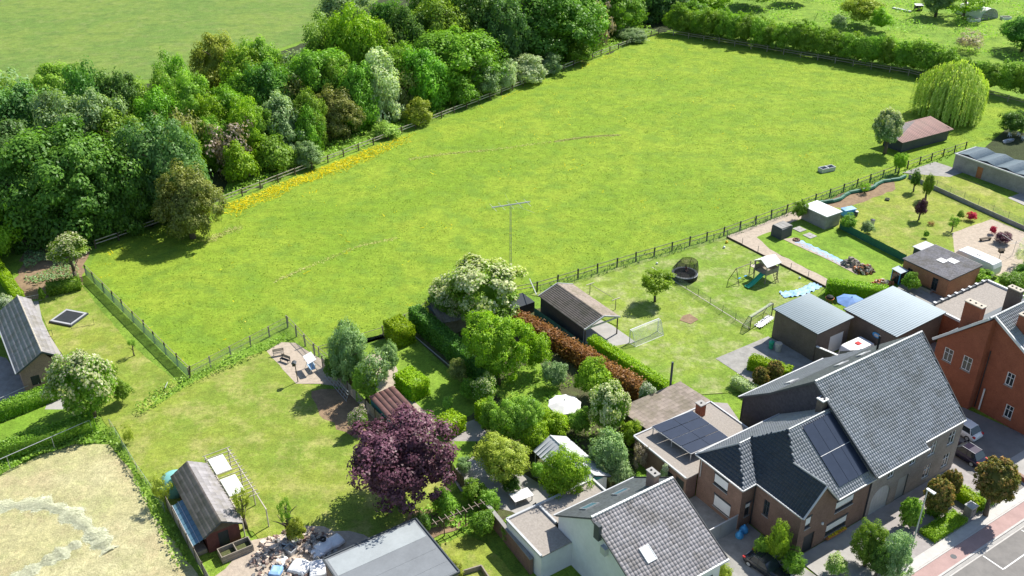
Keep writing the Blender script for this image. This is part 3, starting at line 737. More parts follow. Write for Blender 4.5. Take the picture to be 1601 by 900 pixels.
# big lawn, gravel seating place, bare ground
ground('lawn', PX((180, 668), (255, 628), (297, 598), (380, 560), (425, 545), (470, 600), (540, 612), (575, 650), (640, 700), (700, 760), (690, 830), (600, 860), (500, 850), (410, 850), (395, 830), (300, 830), (262, 800), (215, 740)), 'lawn', .012, .12)
ground('gravel_terrace', PX((417, 549), (440, 535), (462, 536), (500, 560), (540, 596), (540, 606), (500, 600), (463, 600)), 'gravel', .016, .03)
ground('bare_soil', PX((487, 612), (540, 606), (600, 660), (590, 690), (555, 685), (500, 650)), 'soil', .016, .3)
ground('work_yard', PX((380, 850), (430, 838), (470, 822), (545, 830), (620, 858), (600, 900), (560, 960), (300, 960), (330, 905), (352, 890)), 'gravel', .02, .2)
ground('bare_soil', PX((640, 800), (700, 790), (740, 820), (690, 835), (650, 850), (600, 850)), 'soil', .018, .25)
# narrow lawn behind the tall hedge, paved strips
ground('green_lawn', PX((610, 552), (640, 535), (760, 628), (735, 650), (690, 668), (640, 620)), 'lawnb', .016)
ground('gravel_terrace', PX((560, 560), (612, 548), (625, 590), (690, 668), (650, 680), (620, 640), (560, 600)), 'gravel', .014, .05)
ground('garden_bed', PX((500, 545), (560, 540), (640, 500), (700, 500), (860, 480), (1050, 620), (990, 700), (1000, 790), (900, 860), (820, 850), (700, 740), (700, 660), (760, 630), (640, 520), (600, 530)), 'earth', .008)
ground('garden_lawn', PX((790, 590), (840, 560), (880, 620), (860, 650), (800, 640), (770, 610)), 'lawnb', .014, .1)
ground('paved_terrace', PX((700, 735), (735, 712), (800, 730), (850, 760), (900, 800), (860, 830), (800, 800), (760, 790), (720, 768)), 'concrete', .016)
ground('garden_lawn', PX((705, 690), (745, 690), (738, 715), (706, 738), (695, 720)), 'lawnb', .016, .08)
ground('paved_terrace', PX((715, 665), (745, 655), (770, 690), (705, 690)), 'paving', .018)
ground('lawn', PX((690, 850), (730, 835), (760, 850), (810, 905), (830, 960), (640, 960), (690, 890)), 'lawn', .012, .08)
# neighbouring gardens
ground('patchy_lawn', UW((67, 96.9), (86, 96), (86.4, 88.4), (86.1, 75.2), (86.9, 70), (84, 66), (78, 62), (67.6, 67.4), (66.3, 81), (72, 83.5), (70.5, 92)), 'lawnp', .012)
ground('carport_slab', UW((64.9, 91.8), (66.2, 80.5), (71.6, 79), (71.6, 84), (69.9, 92.3)), 'concrete', .018)
ground('patchy_lawn', UW((86, 96), (103, 95), (103.2, 75.1), (96, 72.8), (86, 72.8)), 'lawnp', .012)
ground('gravel_path', UW((103.2, 94.9), (120.5, 95.4), (118.5, 92.8), (107, 92), (105.7, 88), (105.6, 75), (103.4, 75)), 'gravel', .016, .08)
ground('lawn', UW((105.6, 92), (118.5, 92.8), (120.4, 87), (119.5, 73.5), (112, 70), (105.6, 72.5)), 'lawnb', .012)
ground('lawn', UW((120.4, 95.6), (146.8, 94.5), (144, 69.5), (127, 69), (119.5, 73)), 'lawn', .012)
ground('bare_soil', UW((125, 95.6), (144.5, 95.4), (141, 92), (133, 91.5), (127, 91.8)), 'soil', .016, .25)
ground('paved_terrace', UW((127, 70.6), (134, 76), (143.8, 75.5), (143.6, 62), (127, 62)), 'gravel', .016, .05)
ground('dry_lawn', UW((147.2, 93.5), (156.6, 95), (153.6, 78), (149, 60), (144.4, 60)), 'lawn', .012)
ground('concrete_yard', UW((148, 96), (157.5, 96), (158, 90), (153.5, 90)), 'concreted', .016)
ground('concrete_yard', UW((153.8, 79), (165, 79), (165, 60), (150.5, 60)), 'concrete', .016)
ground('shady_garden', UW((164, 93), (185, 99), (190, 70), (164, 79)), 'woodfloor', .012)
# yards by the houses
ground('terrace', UW((77.5, 70.5), (86.9, 70.5), (88, 62.6), (80, 59.8), (77.5, 62)), 'concreted', .02)
ground('terrace', UW((67.9, 66.2), (72, 62.8), (70.8, 59.7), (67, 59.7)), 'paving', .02)
ground('courtyard', UW((86, 63), (104, 63), (104, 50), (86, 50)), 'concreted', .016)
ground('narrow_alley', UW((104.2, 67), (123, 73), (124, 60), (104.2, 60)), 'concreted', .014)
ground('driveway', UW((49, 53), (59.4, 53), (59.4, 41), (60, 35), (52, 35), (49, 41)), 'concreted', .016)
ground('front_yard_paving', UW((59.8, 41.2), (69.6, 41.2), (69.6, 35), (59.8, 35)), 'concrete', .018)
ground('front_yard_paving', UW((69.6, 41.2), (84.5, 41.4), (84.5, 35), (69.6, 35)), 'paving', .02)
ground('driveway', UW((84.5, 52), (94.4, 47), (96, 38), (89, 35), (84.5, 35)), 'asphalt', .018)
ground('driveway', UW((89, 38.5), (100, 38.5), (100, 35), (87.5, 35)), 'concrete', .022)
# street: pavement, kerb, red cycle path, kerb, gutter, road
def strip(name, w0, w1, z0, mat, u0=30, u1=150, kind='structure'):
    m = M(); m.ubox(u0, u1, w0, w1, z0-.3, z0); return tag(m.build(name, MT[mat]), None, None, None, kind)
strip('pavement', 33.92, 34.98, .10, 'kerb')
strip('kerb', 33.74, 33.9, .115, 'kerb')
strip('cycle_path', 32.32, 33.72, .09, 'cycle')
strip('kerb', 32.1, 32.3, .13, 'kerb')
strip('gutter_channel', 31.78, 32.08, .035, 'concrete')
strip('kerb', 31.58, 31.76, .05, 'kerb')
ground('road', UW((0, 31.6), (200, 31.6), (200, 15), (0, 15)), 'asphalt', .012)
for (a, b, c, d) in ((74.88, 75.02, 29.4, 31.5), (75.02, 95, 29.36, 29.48), (81.2, 81.32, 29.5, 31.5)):
    ground('road_marking', UW((a, c), (b, c), (b, d), (a, d)), 'paint', .018)
# joints of the pavement flags
# ================================================================ MEADOW GROWTH
mp = [(p.x, p.y) for p in MEADOW]
def vis(P):
    return np.ones(len(P), bool)
tufts('meadow_grass', 'tall bright green meadow grass with pale seed heads filling the fenced paddock', 'grass', mp, 130000, .08, .18, 'grass', lambda P: fnoise(P[:, 0], P[:, 1], .5, 3) > -.35)
tufts('tussock_grass', 'darker tussocks of grass dotted over the paddock', 'grass', mp, 80000, .10, .20, 'grassd', lambda P: fnoise(P[:, 0], P[:, 1], 1.0, 9)+.35*fnoise(P[:, 0], P[:, 1], 3.2, 19) > .5)
def bmask(P):
    a = np.array([41.4, 150.7]); n = fnoise(P[:, 0], P[:, 1], .35, 4)+.5*fnoise(P[:, 0], P[:, 1], 1.5, 14)
    u = P[:, 0]*UX+P[:, 1]*UY; w = -P[:, 0]*UY+P[:, 1]*UX
    line = 150.7+(u-41.4)*.3163; dd = line-w
    main = (u > 41) & (u < 82) & (dd > .8) & (dd < 4.6+1.6*n)
    return (main & (rng.random(len(P)) < .95*(1-np.clip((u-65)/22, 0, .9)))) | ((n > .46) & (rng.random(len(P)) < .06)) | ((dd > .5) & (dd < 2.5) & (n > .15) & (rng.random(len(P)) < .2))
tufts('buttercups', 'yellow buttercups flowering in a band below the wood fence and scattered in the paddock', 'flowers', mp, 400000, .30, .15, 'butter', bmask, flatness=.6)
def fband(P):
    u = P[:, 0]*UX+P[:, 1]*UY; w = -P[:, 0]*UY+P[:, 1]*UX; dd = 150.7+(u-41.4)*.3163-w; n = fnoise(P[:, 0], P[:, 1], .5, 4)
    return (rng.random(len(P)) < np.clip(1-(np.abs(dd-2.9-n)/(2.6+1.6*n))**2, 0, 1)*np.clip((u-40)/3, 0, 1)*np.clip((84-u)/14, 0, 1))
tufts('buttercups', 'dense bright yellow band of buttercups along the left part of the wood fence', 'flowers', UW((40, 151), (40, 142), (88, 156), (88, 166)), 22000, .34, .18, 'butter', fband, flatness=.6)
def wheel(name, label, pts, n, sp=.16):
    P = []
    for i in range(n):
        s = random.random()*(len(pts)-1); k = min(int(s), len(pts)-2); p = pts[k].lerp(pts[k+1], s-k); P.append((p.x+random.gauss(0, sp), p.y+random.gauss(0, sp), .05))
    P = np.array(P); V, F, T = leaves(P, rng.normal(size=P.shape)*.3+np.array([0, 0, 1]), .13*rng.uniform(.5, 1.4, len(P)), rng.uniform(.1, 1, len(P)), .5)
    tag(link(name, quadmesh(name, V, F, T, LF['drygrass'])), label, 'track', None, 'stuff')
wheel('trodden_track', 'faint pale trodden arc in the upper half of the paddock', PX((640, 249), (700, 240), (760, 235), (868, 221), (920, 214), (968, 211)), 1500, .3)
wheel('trodden_track', 'bright end of the pale trodden arc in the paddock', PX((868, 221), (900, 216), (940, 212), (968, 211)), 1500, .14)
wheel('trodden_track', 'faint dry streak from the olive bush into the paddock', PX((325, 378), (345, 366), (375, 355)), 500, .5)
wheel('trodden_track', 'faint dry line across the lower left of the paddock', PX((430, 440), (480, 418), (560, 385), (620, 372)), 500, .25)
# rough verges with taller growth
herbs('bramble_bank', 'light green brambles and nettles between the wood and the long paddock fence', 'undergrowth', PX((352, 312), (370, 262), (420, 235), (500, 205), (620, 160), (780, 110), (1000, 40), (1030, 52), (800, 141), (560, 233)), 60000, 1.3, .22, 'weed')
herbs('bramble_bank', 'dark nettles in the shade left of the round bush by the paddock corner', 'undergrowth', PX((60, 360), (140, 340), (240, 335), (250, 350), (160, 384), (128, 372), (80, 385)), 9000, .9, .17, 'mid')
herbs('weeds_on_bank', 'low green weeds growing over the soil heap behind the left garden', 'weeds', PX((36, 400), (60, 380), (120, 385), (125, 440), (90, 462), (40, 440)), 4200, .7, .16, 'sage', lambda P: fnoise(P[:, 0], P[:, 1], .8, 2) > -.1)
herbs('verge_weeds', 'green weeds along the grey garden fence beside the cut hayfield', 'weeds', PX((150, 672), (176, 668), (262, 800), (300, 890), (275, 890), (228, 790), (195, 725)), 8500, .8, .15, 'weed')
herbs('verge_weeds', 'weeds along the left hedge above the cut hayfield', 'weeds', PX((0, 728), (100, 690), (150, 668), (168, 690), (110, 700), (50, 720), (0, 745)), 5000, .7, .14, 'weed')
herbs('fence_shrubs', 'row of low shrubs and weeds below the wire fence along the big lawn', 'shrubs', PX((212, 640), (250, 605), (297, 590), (380, 553), (450, 520), (455, 530), (385, 566), (300, 603), (258, 628), (222, 652)), 6500, .9, .13, 'weed')
herbs('scrub', 'rough tall weeds and scrub beyond the far hedge', 'undergrowth', PX((1070, 20), (1090, -40), (1700, -40), (1700, 120), (1500, 85), (1300, 45)), 30000, 1.4, .26, 'weed', lambda P: fnoise(P[:, 0], P[:, 1], .35, 8) > -.05)
tufts('fence_line_grass', 'long uncut grass under the dark fence between paddock and gardens', 'grass', UW((68, 96.2), (86, 95.4), (103, 94.2), (125, 95), (166, 95.8), (166, 98), (125, 97.2), (103, 96.2), (86, 97.4), (68, 98.4)), 14000, .4, .2, 'grassd')
# cut hay
HAYP = [(p.x, p.y) for p in PX((-100, 750), (0, 742), (60, 712), (110, 695), (170, 695), (205, 735), (232, 790), (255, 830), (300, 885), (330, 960), (-100, 960))]
tufts('hay_stubble', 'dry stubble and loose straw over the cut hayfield', 'grass', HAYP, 30000, .04, .2, 'straw', lambda P: fnoise(P[:, 0], P[:, 1], .9, 6) > .0, flatness=.8)
def windrow(label, pts, wd, ht, n):
    P = []; Nn = []; m = M(); K = 9; R = 60; rows = []
    def at(s):
        k = min(int(s), len(pts)-2); return pts[k].lerp(pts[k+1], s-k), (pts[k+1]-pts[k]).normalized(), (1+.25*sin(s*4.1)+.2*sin(s*9.7))
    for i in range(R+1):
        s = i/R*(len(pts)-1); p, d, wv = at(s); e = min(1, i/3, (R-i)/3)
        for j in range(K): q = (j/(K-1)-.5)*2.2; m.v.append((p.x-d.y*q*wd*wv, p.y+d.x*q*wd*wv, ht*wv*e*math.exp(-q*q*2.6)-.03))
    for i in range(R):
        for j in range(K-1): m.f.append((i*K+j, i*K+j+1, (i+1)*K+j+1, (i+1)*K+j))
    for i in range(n):
        s = random.random()*(len(pts)-1); p, d, wv = at(s); q = random.gauss(0, .5); z = ht*wv*math.exp(-q*q*2.6)
        P.append((p.x-d.y*q*wd*wv, p.y+d.x*q*wd*wv, z+random.uniform(-.01, .025))); sl_ = 5.2*q*z/(wd*wv); Nn.append((-d.y*sl_, d.x*sl_, 1))
    P = np.array(P); Nn = unit(np.array(Nn))+rng.normal(size=P.shape)*.15+np.array([.3, .3, .4]); V, F, T = leaves(P, Nn, .13*rng.uniform(.5, 1.4, len(P)), rng.uniform(.1, 1, len(P)), .3)
    cf = np.array(m.f); F = np.vstack([F, cf+len(V)]); V = np.vstack([V, np.array(m.v)]); T = np.concatenate([T, np.full(len(cf), .6)])
    tag(link('hay_windrow', quadmesh('hay_windrow', V, F, T, LF['straw'])), label, 'hay', None, 'stuff')
windrow('long curved row of raked pale hay across the cut field', PX((-30, 796), (20, 790), (62, 787), (100, 797), (130, 818), (155, 843), (172, 862)), 1.15, .22, 10000)
windrow('shorter straight row of raked hay nearest the lower left corner', PX((20, 910), (60, 885), (95, 866), (125, 848)), 1.0, .18, 5000)
# ================================================================ FENCES
fence('paddock_fence', 'long pale two-rail wooden fence between the wood and the paddock', [W(19.5, 145.4), W(41.4, 150.7), W(174.5, 192.8)], 3.9, 1.45, .17, (1.25, .72), .06, .14, 'woodd', 'woodp', lean=.02)
fence('hedge_foot_fence', 'brown post and rail fence in the shade at the foot of the far hedge', [W(174.5, 192.8), W(198.4, 132.4), W(201, 104)], 4.4, 1.5, .16, (1.3, .75), .06, .12, 'wood', 'wood', lean=.02)
fence('garden_side_fence', 'long dark post and rail fence dividing the paddock from the gardens', [W(60, 99.2), W(68.5, 97.1), W(86, 96.3), W(103, 95.2), W(125, 95.9), W(147, 96.7), W(168, 96.8)], 3.7, 1.6, .17, (1.35, .7), .05, .09, 'dark', 'wood', lean=.025)
fence('wire_mesh_fence', 'thin green wire mesh fence just inside the long dark fence', [W(68.5, 96.3), W(86, 95.5), W(103, 94.4), W(120, 94.9)], 2.9, 1.5, .06, (), post='anth', screen='wire', sh=1.4, roundpost=True)
fence('net_fence', 'leaning wooden posts with pale green windbreak net beside the left garden', [W(16.3, 137.3), W(20.8, 102.9)], 3.4, 1.9, .15, (1.6,), .05, .08, 'woodd', 'wood', 'net', 1.5, .05, lean=.09)
fence('wire_fence', 'grey post and wire fence from the net fence corner towards the gravel seat', [W(20.8, 102.9), W(35.3, 107.4)], 3.3, 1.7, .14, (1.5, .8), .04, .06, 'wood', 'wood', 'wire', 1.4, lean=.04)
fence('wire_fence', 'grey post and wire fence running down beside the gravel seating place', [W(35.3, 107.4), W(35.55, 99.1), W(36, 95)], 3.0, 1.9, .16, (1.7, 1.0), .04, .06, 'wood', 'wood', 'wire', 1.5, lean=.03)
fence('wire_fence', 'post and wire fence behind the conifer up to the flowering tree', [W(36, 98.8), W(45, 98.5), W(52.6, 100.9)], 3.2, 1.5, .12, (1.3,), .04, .06, 'wood', 'wood', 'wire', 1.2, lean=.03)
fence('garden_fence', 'green wire fence between the goal lawn and the play lawn', [G(1022, 430), W(86.7, 88.4), W(86.05, 73.2)], 2.6, 1.3, .07, (), post='dark', screen='wire', sh=1.2, roundpost=True)
m = M(); m.beam(W(86.75, 93.5, .04), W(86.4, 73.2, .04), .12, .08); tag(m.build('lawn_edging', MT['woodp']), 'pale timber edging under the green wire garden fence', 'edging')
fence('kickboard_fence', 'low dark board edging with thin posts between play lawn and gravel path', [W(102.9, 94.4), W(103.35, 75.1)], 3.2, 1.35, .08, (.15,), .05, .3, 'anth', 'woodd', roundpost=True)
fence('green_screen_fence', 'dark green screened fence beside the garden path', [W(120.4, 87), W(119.4, 73.8)], 2.5, 1.55, .08, (), post='anth', screen='green', sh=1.3, sz=.0, roundpost=True)
def low_wall(label, a, b, h, th, mat, capm=None, name='low_wall', cat='wall', step=None):
    a = Vector(a); b = Vector(b); t = thing(name, label, cat, (a.x, a.y, 0)); L = (b-a).length; an = math.atan2(b.y-a.y, b.x-a.x)
    n = max(1, round(L/(step or L))); l = L/n; mm = M(); mm.box(.01, l-.01, -th/2, th/2, 0, h); me = mm.mesh('wall_panel', MT[mat])
    cm = M(); cm.box(.005, l-.005, -th/2-.05, th/2+.05, h+.002, h+.09); cme = cm.mesh('coping', MT[capm]) if capm else None
    for i in range(n):
        p = (b-a)*(i/n); o = link('wall_panel' if n > 1 else 'wall', me, t, (p.x, p.y, 0), an)
        if cme: link('coping', cme, t, (p.x, p.y, 0), an)
    return t
low_wall('low grey concrete panel wall between two gardens at the right', W(147, 93.9), W(143.5, 62), .75, .12, 'concreted', step=2.0)
fence('wire_fence', 'wire fence standing on the low concrete panel wall', [W(147.15, 93.7), W(143.65, 62)], 3.0, 1.9, .06, (), post='anth', screen='wire', sh=1.8, sz=.8, roundpost=True)
fence('wire_fence', 'taller mesh fence with green posts beside the shed garden', [W(120.3, 95.2), W(147, 96)], 2.8, 1.6, .06, (), post='green', screen='netg', sh=1.4, roundpost=True)
m = M()
for i in range(14):
    a = W(122+i*1.75, 94.6+.5*sin(i*1.3), .3); b = W(122+(i+1)*1.75, 94.6+.5*sin((i+1)*1.3), .3+.1*sin(i)); m.tube(a, b, .33, .36, 7)
tag(m.build('rolled_tarpaulin', MT['green']), 'long dark green rolled tarpaulin lying along the paddock fence', 'tarpaulin')
fence('wire_fence', 'rusty wire fence between the big lawn and the cut hayfield', [G(173, 668), G(215, 738), G(258, 800)], 2.6, 1.2, .06, (1.1,), .03, .03, 'grey', 'grey', screen='wire', sh=1.1, roundpost=True)
m = M(); m.path([G(-40, 640, 1.1), G(90, 582, 1.1)], .035, 6); 
for x, y in ((8, 622), (60, 598)): q = G(x, y, 1.1); m.tube((q.x, q.y, 0), q, .03, .03, 6)
tag(m.build('railing', MT['lgrey']), 'thin pale metal rail in front of the brick outbuilding', 'railing')
m = M(); m.path([G(-40, 735, 2.0), G(150, 652, 2.0)], .035, 6)
for x, y in ((10, 713), (80, 682), (140, 657)): q = G(x, y, 2.0); m.tube((q.x, q.y, 0), q, .03, .03, 6)
tag(m.build('railing', MT['lgrey']), 'long pale rail over the dark lower left hedge', 'railing')
board_fence('board_fence', 'weathered slatted panels in front of the greenhouse lean-to', W(11.8, 81.3), W(12.0, 68), .05, 1.75, 'wood', 2.4)
board_fence('timber_wall', 'brown close-boarded fence beside the lattice and the clay-roofed shed', W(35.3, 96), W(36.1, 80.5), .05, 1.7, 'wood', 2.2, horizontal=True, slat=.2)
board_fence('paling_fence', 'old vertical paling fence running down towards the garden wall', W(38.6, 71.5), W(38.0, 62), .05, 1.7, 'woodd', 2.0, horizontal=False, slat=.16)
low_wall('tall brown brick garden wall with grey coping behind the trellis', W(38.1, 62), W(37.6, 53.5), 1.9, .3, 'brick', 'concreted', 'garden_wall')
low_wall('dark concrete panel garden wall beside the slab-roofed annex', W(67.5, 73), W(67.9, 64), 1.3, .15, 'concreted', step=2.2, name='garden_wall')
# lattice leaning on the timber fence
t = thing('lattice_panel', 'white lattice panel leaning on the brown timber fence', 'lattice', W(34.8, 94))
for i in range(9): m = M(); m.beam(W(34.7, 94-i*.75, .1), W(35.1, 94-(i)*.75-.3, 1.35), .05, .04); m.build('slat', MT['lgrey'], t)
for z in (.15, .55, .95, 1.3): m = M(); m.beam(W(34.66+z*.32, 94, z), W(34.66+z*.32, 87.8, z), .05, .04); m.build('slat', MT['lgrey'], t)
# ================================================================ BUILDINGS
# ---- dark-roofed brick house
t = thing('brick_house', 'brown brick house with glazed roof coloured darker on its shaded slopes and white roller shutters', 'house', W(59.6, 41.3))
facade(t, (59.6, 41.3), (69.5, 41.3), 0, 5.35, 'brick', [(1.1, 3.3, .75, 1.45, 'sh:.65'), (4.1-1.2+3.4, 3.2, 2.6, 1.35, 'sh:.62'), (4.1+1.6, .55, 3.0, 1.5, 'sh:.6'), (2.2-.5, 0, 1.5, 2.3, 'door')])
facade(t, (59.6, 47.1), (59.6, 41.3), 0, 5.35, 'brick', [(1.7, 2.3, .7, 1.9, 'win')])
facade(t, (57.85, 47.1), (59.6, 47.1), 0, 5.35, 'brick', [(1.1, 1.3, .7, 1.7, 'sh:.35')])
facade(t, (57.85, 53.0), (57.85, 47.1), 0, 5.35, 'brick', [(3.1, 3.3, 1.9, 1.4, 'sh:.78'), (3.6, .7, 2.3, 1.5, 'sh:.95')])
facade(t, (69.5, 53.0), (57.85, 53.0), 0, 5.35, 'brick')
gable(t, [(59.6, 41.3, 5.35), (64.1, 41.3, 5.35), (61.85, 41.3, 8.0)], 'brick', 'gable_wall')
E5 = 5.4
A = (63.4, 47.3, 9.9); K = (61.85, 44.9, 8.15); R1 = (60.0, 50.15, 7.8); R2 = (61.6, 50.15, 7.8)
slope(t, [(57.6, 53.3, E5), (57.6, 46.8, E5), R1], 'tileshade', 'pan')
slope(t, [(57.6, 46.8, E5), (59.45, 46.85, E5), R2, R1], 'tilegrey', 'pan')
slope(t, [(59.4, 46.85, E5), (59.4, 41.0, E5), (61.85, 40.95, 8.25), K, A, R2], 'tileshade', 'pan')
slope(t, [(64.2, 41.0, E5), (69.6, 41.0, E5), (69.6, 47.3, 9.9), A, K], 'tilegrey', 'pan')
slope(t, [(61.85, 40.95, 8.25), (64.2, 41.0, E5), K], 'tilegrey', 'pan')
slope(t, [(69.6, 53.3, E5), (57.6, 53.3, E5), R1, R2, A, (69.6, 47.3, 9.9)], 'tilegrey', 'pan')
for a, b in (((57.6, 53.3, E5+.08), R1), (R1, R2), (R2, A), (A, (69.6, 47.3, 9.95)), (K, (61.85, 40.95, 8.3))): cap(t, (a[0], a[1], a[2]+.05), (b[0], b[1], b[2]+.05), 'grey', .10)
for a, b in (((57.5, 53.3, 5.4), (57.5, 46.75, 5.4)), ((57.5, 46.75, 5.4), (59.35, 46.8, 5.4)), ((59.35, 46.8, 5.4), (59.35, 41.0, 5.4)), ((64.2, 40.9, 5.35), (69.7, 40.9, 5.35)), ((57.5, 53.4, 5.4), (69.6, 53.4, 5.4)), ((59.35, 40.9, 5.4), (61.85, 40.85, 8.2)), ((61.85, 40.85, 8.2), (64.2, 40.9, 5.4))): gutter(t, a, b)
m = M(); m.path([W(59.5, 46.95, 5.2), W(59.5, 46.95, .1)], .06, 6); m.build('downpipe', MT['dark'], t)
m = M(); m.path([W(57.7, 52.6, 5.2), W(57.7, 52.6, 3.0)], .05, 6); m.build('downpipe', MT['lgrey'], t)
chimney(t, 68.9, 48.0, 8.4, 10.9, .75, .75, 'brickd', 2, 'white')
m = M(); m.lathe(W(62.9, 41.22, 2.7), [(.02, 0), (.13, .05), (.13, .25), (.02, .3)], 8); m.build('wall_lamp', MT['white'], t)
def zmain(w): return 9.9-(47.3-w)*(4.5/6.3)
pv = thing('solar_array', 'six black solar panels on the front roof of the dark-roofed house', 'solar panels', W(66.7, 44.2, 8))
for i in range(3):
    for j in range(2):
        u0 = 65.0+i*1.42; w1 = 46.9-j*2.65; w0 = w1-2.6
        m = M(); o = .16; m.loft([[W(a, b, zmain(b)+o) for a, b in ((u0, w0), (u0+1.38, w0), (u0+1.38, w1), (u0, w1))], [W(a, b, zmain(b)+o+.05) for a, b in ((u0, w0), (u0+1.38, w0), (u0+1.38, w1), (u0, w1))]]); p = m.build('solar_panel', MT['solar'], pv)
        if j == 0: m = M(); m.beam(W(u0, w0-.03, zmain(w0-.03)+.2), W(u0+1.4, w0-.03, zmain(w0-.03)+.2), .05, .05); m.build('rail', MT['lgrey'], p)
# ---- flat-roofed annexe of that house
t = thing('flat_roof_annex', 'low brick annexe with pale flat roof behind the dark-roofed house', 'annex', W(56.3, 53.1))
facade(t, (56.35, 61.2), (56.35, 53.1), 0, 2.95, 'brick', [(5.4, .9, 1.5, 1.2, 'win'), (7.2, .1, 1.2, 2.2, 'door')])
facade(t, (67.3, 61.2), (56.35, 61.2), 0, 2.95, 'brick'); facade(t, (67.3, 53.4), (67.3, 61.2), 0, 2.95, 'brick'); facade(t, (56.35, 53.1), (57.8, 53.1), 0, 2.95, 'brick')
slope(t, [(56.3, 53.05, 3.0), (67.4, 53.35, 3.0), (67.4, 61.25, 3.0), (56.3, 61.25, 3.0)], 'ballast')
for a, b in (((56.25, 61.3), (56.25, 53.1)), ((67.45, 53.45), (67.45, 61.3)), ((56.3, 61.3), (67.4, 61.3))): m = M(); m.beam(W(*a, 3.04), W(*b, 3.04), .16, .18); m.build('roof_edge', MT['lgrey'], t)
chimney(t, 64.8, 60.2, 2.98, 4.5, .8, .8, 'brickr', 1)
m = M(); m.path([W(57.3, 53.25, 2.9), W(57.3, 53.25, .2)], .05, 6); m.build('downpipe', MT['lgrey'], t)
pv = thing('solar_pergola', 'tilted canopy of solar panels on white posts over the flat roof', 'solar canopy', W(60.5, 57.5, 3))
sp = [(58.1, 60.6, 4.0), (58.5, 54.9, 4.0), (63.5, 54.6, 4.1), (63.5, 60.2, 4.1)]
def bil(a, b): p = [Vector(W(*q)) for q in sp]; return p[0].lerp(p[3], a).lerp(p[1].lerp(p[2], a), b)
for i in range(4):
    for j in range(2):
        a0, a1, b0, b1 = i/4+.006, (i+1)/4-.006, j/2+.004, (j+1)/2-.004
        # panels run from the far edge to the near edge
        q = [bil(b0, a0), bil(b1, a0), bil(b1, a1), bil(b0, a1)]
        m = M(); m.loft([[x for x in q], [x+Vector((0, 0, .05)) for x in q]]); m.build('solar_panel', MT['solar'], pv)
for a, b in ((bil(0, 0), bil(0, 1)), (bil(1, 0), bil(1, 1)), (bil(0, 0), bil(1, 0)), (bil(0, 1), bil(1, 1)), (bil(0, .5), bil(1, .5))): m = M(); m.beam(a-Vector((0, 0, .05)), b-Vector((0, 0, .05)), .09, .1); m.build('beam', MT['lgrey'], pv)
for a, b in ((0.02, .02), (.02, .98), (.98, .98), (.98, .02), (.5, .98), (.02, .5)):
    q = bil(a, b); m = M(); m.beam(Vector((q.x, q.y, 3.0)), q-Vector((0, 0, .08)), .09, .09); m.build('leg', MT['lgrey'], pv)
# slab-roofed part
t = shed('old annexe roofed with worn brown slab tiles beside the garden wall', 58.2, 67.4, 61.5, 66.2, 2.7, 'brickd', 'tilebrown', 'slab', dz=(.3, .3, 0, 0), name='slab_roofed_annex', cat='annex')
m = M(); m.path([W(66.2, 66.6, 2.6), W(66.2, 66.6, 5.9)], .14, 8); tag(m.build('flue_pipe', MT['anth'], None, origin=W(66.2, 66.6, 0)), 'tall dark flue pipe at the corner of the slab-roofed annexe', 'flue')
# ---- big grey brick house
t = thing('grey_brick_house', 'large grey brick house with grey pantiled roof and arched gate', 'house', W(69.6, 41.1))
FR = [(1.95, .02, 2.9, 3.3, 'arch'), (5.4, .02, 1.6, 3.0, 'tall'), (2.9, 4.0, .95, 1.45, 'winw'), (6.3, 4.1, 1.0, 1.3, 'winw'), (9.4, .9, 1.15, 1.75, 'winw'), (12.6, .9, 1.15, 1.75, 'winw'), (9.4, 3.9, 1.15, 1.75, 'winw'), (12.6, 3.9, 1.15, 1.75, 'winw')]
facade(t, (69.6, 41.15), (83.8, 41.15), 0, 6.4, 'brickg', FR)
facade(t, (83.8, 41.15), (86.6, 59.3), 0, 4.0, 'brickg'); facade(t, (83.8, 59.3), (70.4, 59.3), 0, 3.4, 'brickg')
RZ = 12.0; RL = (69.2, 49.5, RZ); RR = (86.2, 49.5, RZ)
gable(t, [(70.5, 59.3, 0), (69.6, 41.15, 0), (69.6, 41.15, 6.4), (69.45, 49.5, 11.85), (69.9, 55, 6.9), (70.5, 59.3, 3.6)], 'slatewall', 'gable_wall')
gable(t, [(83.8, 41.15, 4), (86.6, 59.3, 4), (86.0, 55, 6.9), (85.9, 49.5, 11.85), (83.8, 41.15, 6.4)], 'brickg', 'gable_wall')
slope(t, [(69.3, 40.6, 5.98), (77.2, 40.6, 5.98), (77.2, 41.2, 6.386), (83.95, 41.2, 6.386), RR, RL], 'tilebig', 'pan')
slope(t, [RR, RL, (69.7, 55, 7.1), (86.2, 55, 7.1)][::-1], 'slate', 'flat')
slope(t, [(86.2, 55, 7.1), (69.7, 55, 7.1), (70.1, 59.6, 3.6), (84.2, 59.6, 3.6)], 'tilegrey', 'pan')
cap(t, (69.2, 49.5, 12.08), (86.25, 49.5, 12.08), 'lgrey', .13)
for a, b in (((69.3, 40.5, 5.93), (77.3, 40.5, 5.93)), ((77.3, 41.1, 6.33), (84.0, 41.1, 6.33)), ((70.1, 59.7, 3.6), (84.2, 59.7, 3.6))): gutter(t, a, b)
for a, b in (((69.1, 40.6, 6.03), (69.1, 49.5, 12.05)), ((84.0, 41.2, 6.44), (86.3, 49.5, 12.05)), ((69.15, 49.5, 12.05), (69.6, 55, 7.15)), ((69.6, 55, 7.15), (70.05, 59.6, 3.65))): m = M(); m.beam(W(*a), W(*b), .1, .16); m.build('verge', MT['anth'], t)
skylight(t, (73.6, 55.6, 6.75), EU, W(0, -1, .86), .7, .5, 'shutter', 'lgrey'); skylight(t, (77.5, 52.6, 9.32), EU, W(0, -1, .89), .8, .45, 'shutter', 'lgrey'); skylight(t, (80.8, 52.4, 9.5), EU, W(0, -1, .89), .8, .45, 'shutter', 'lgrey')
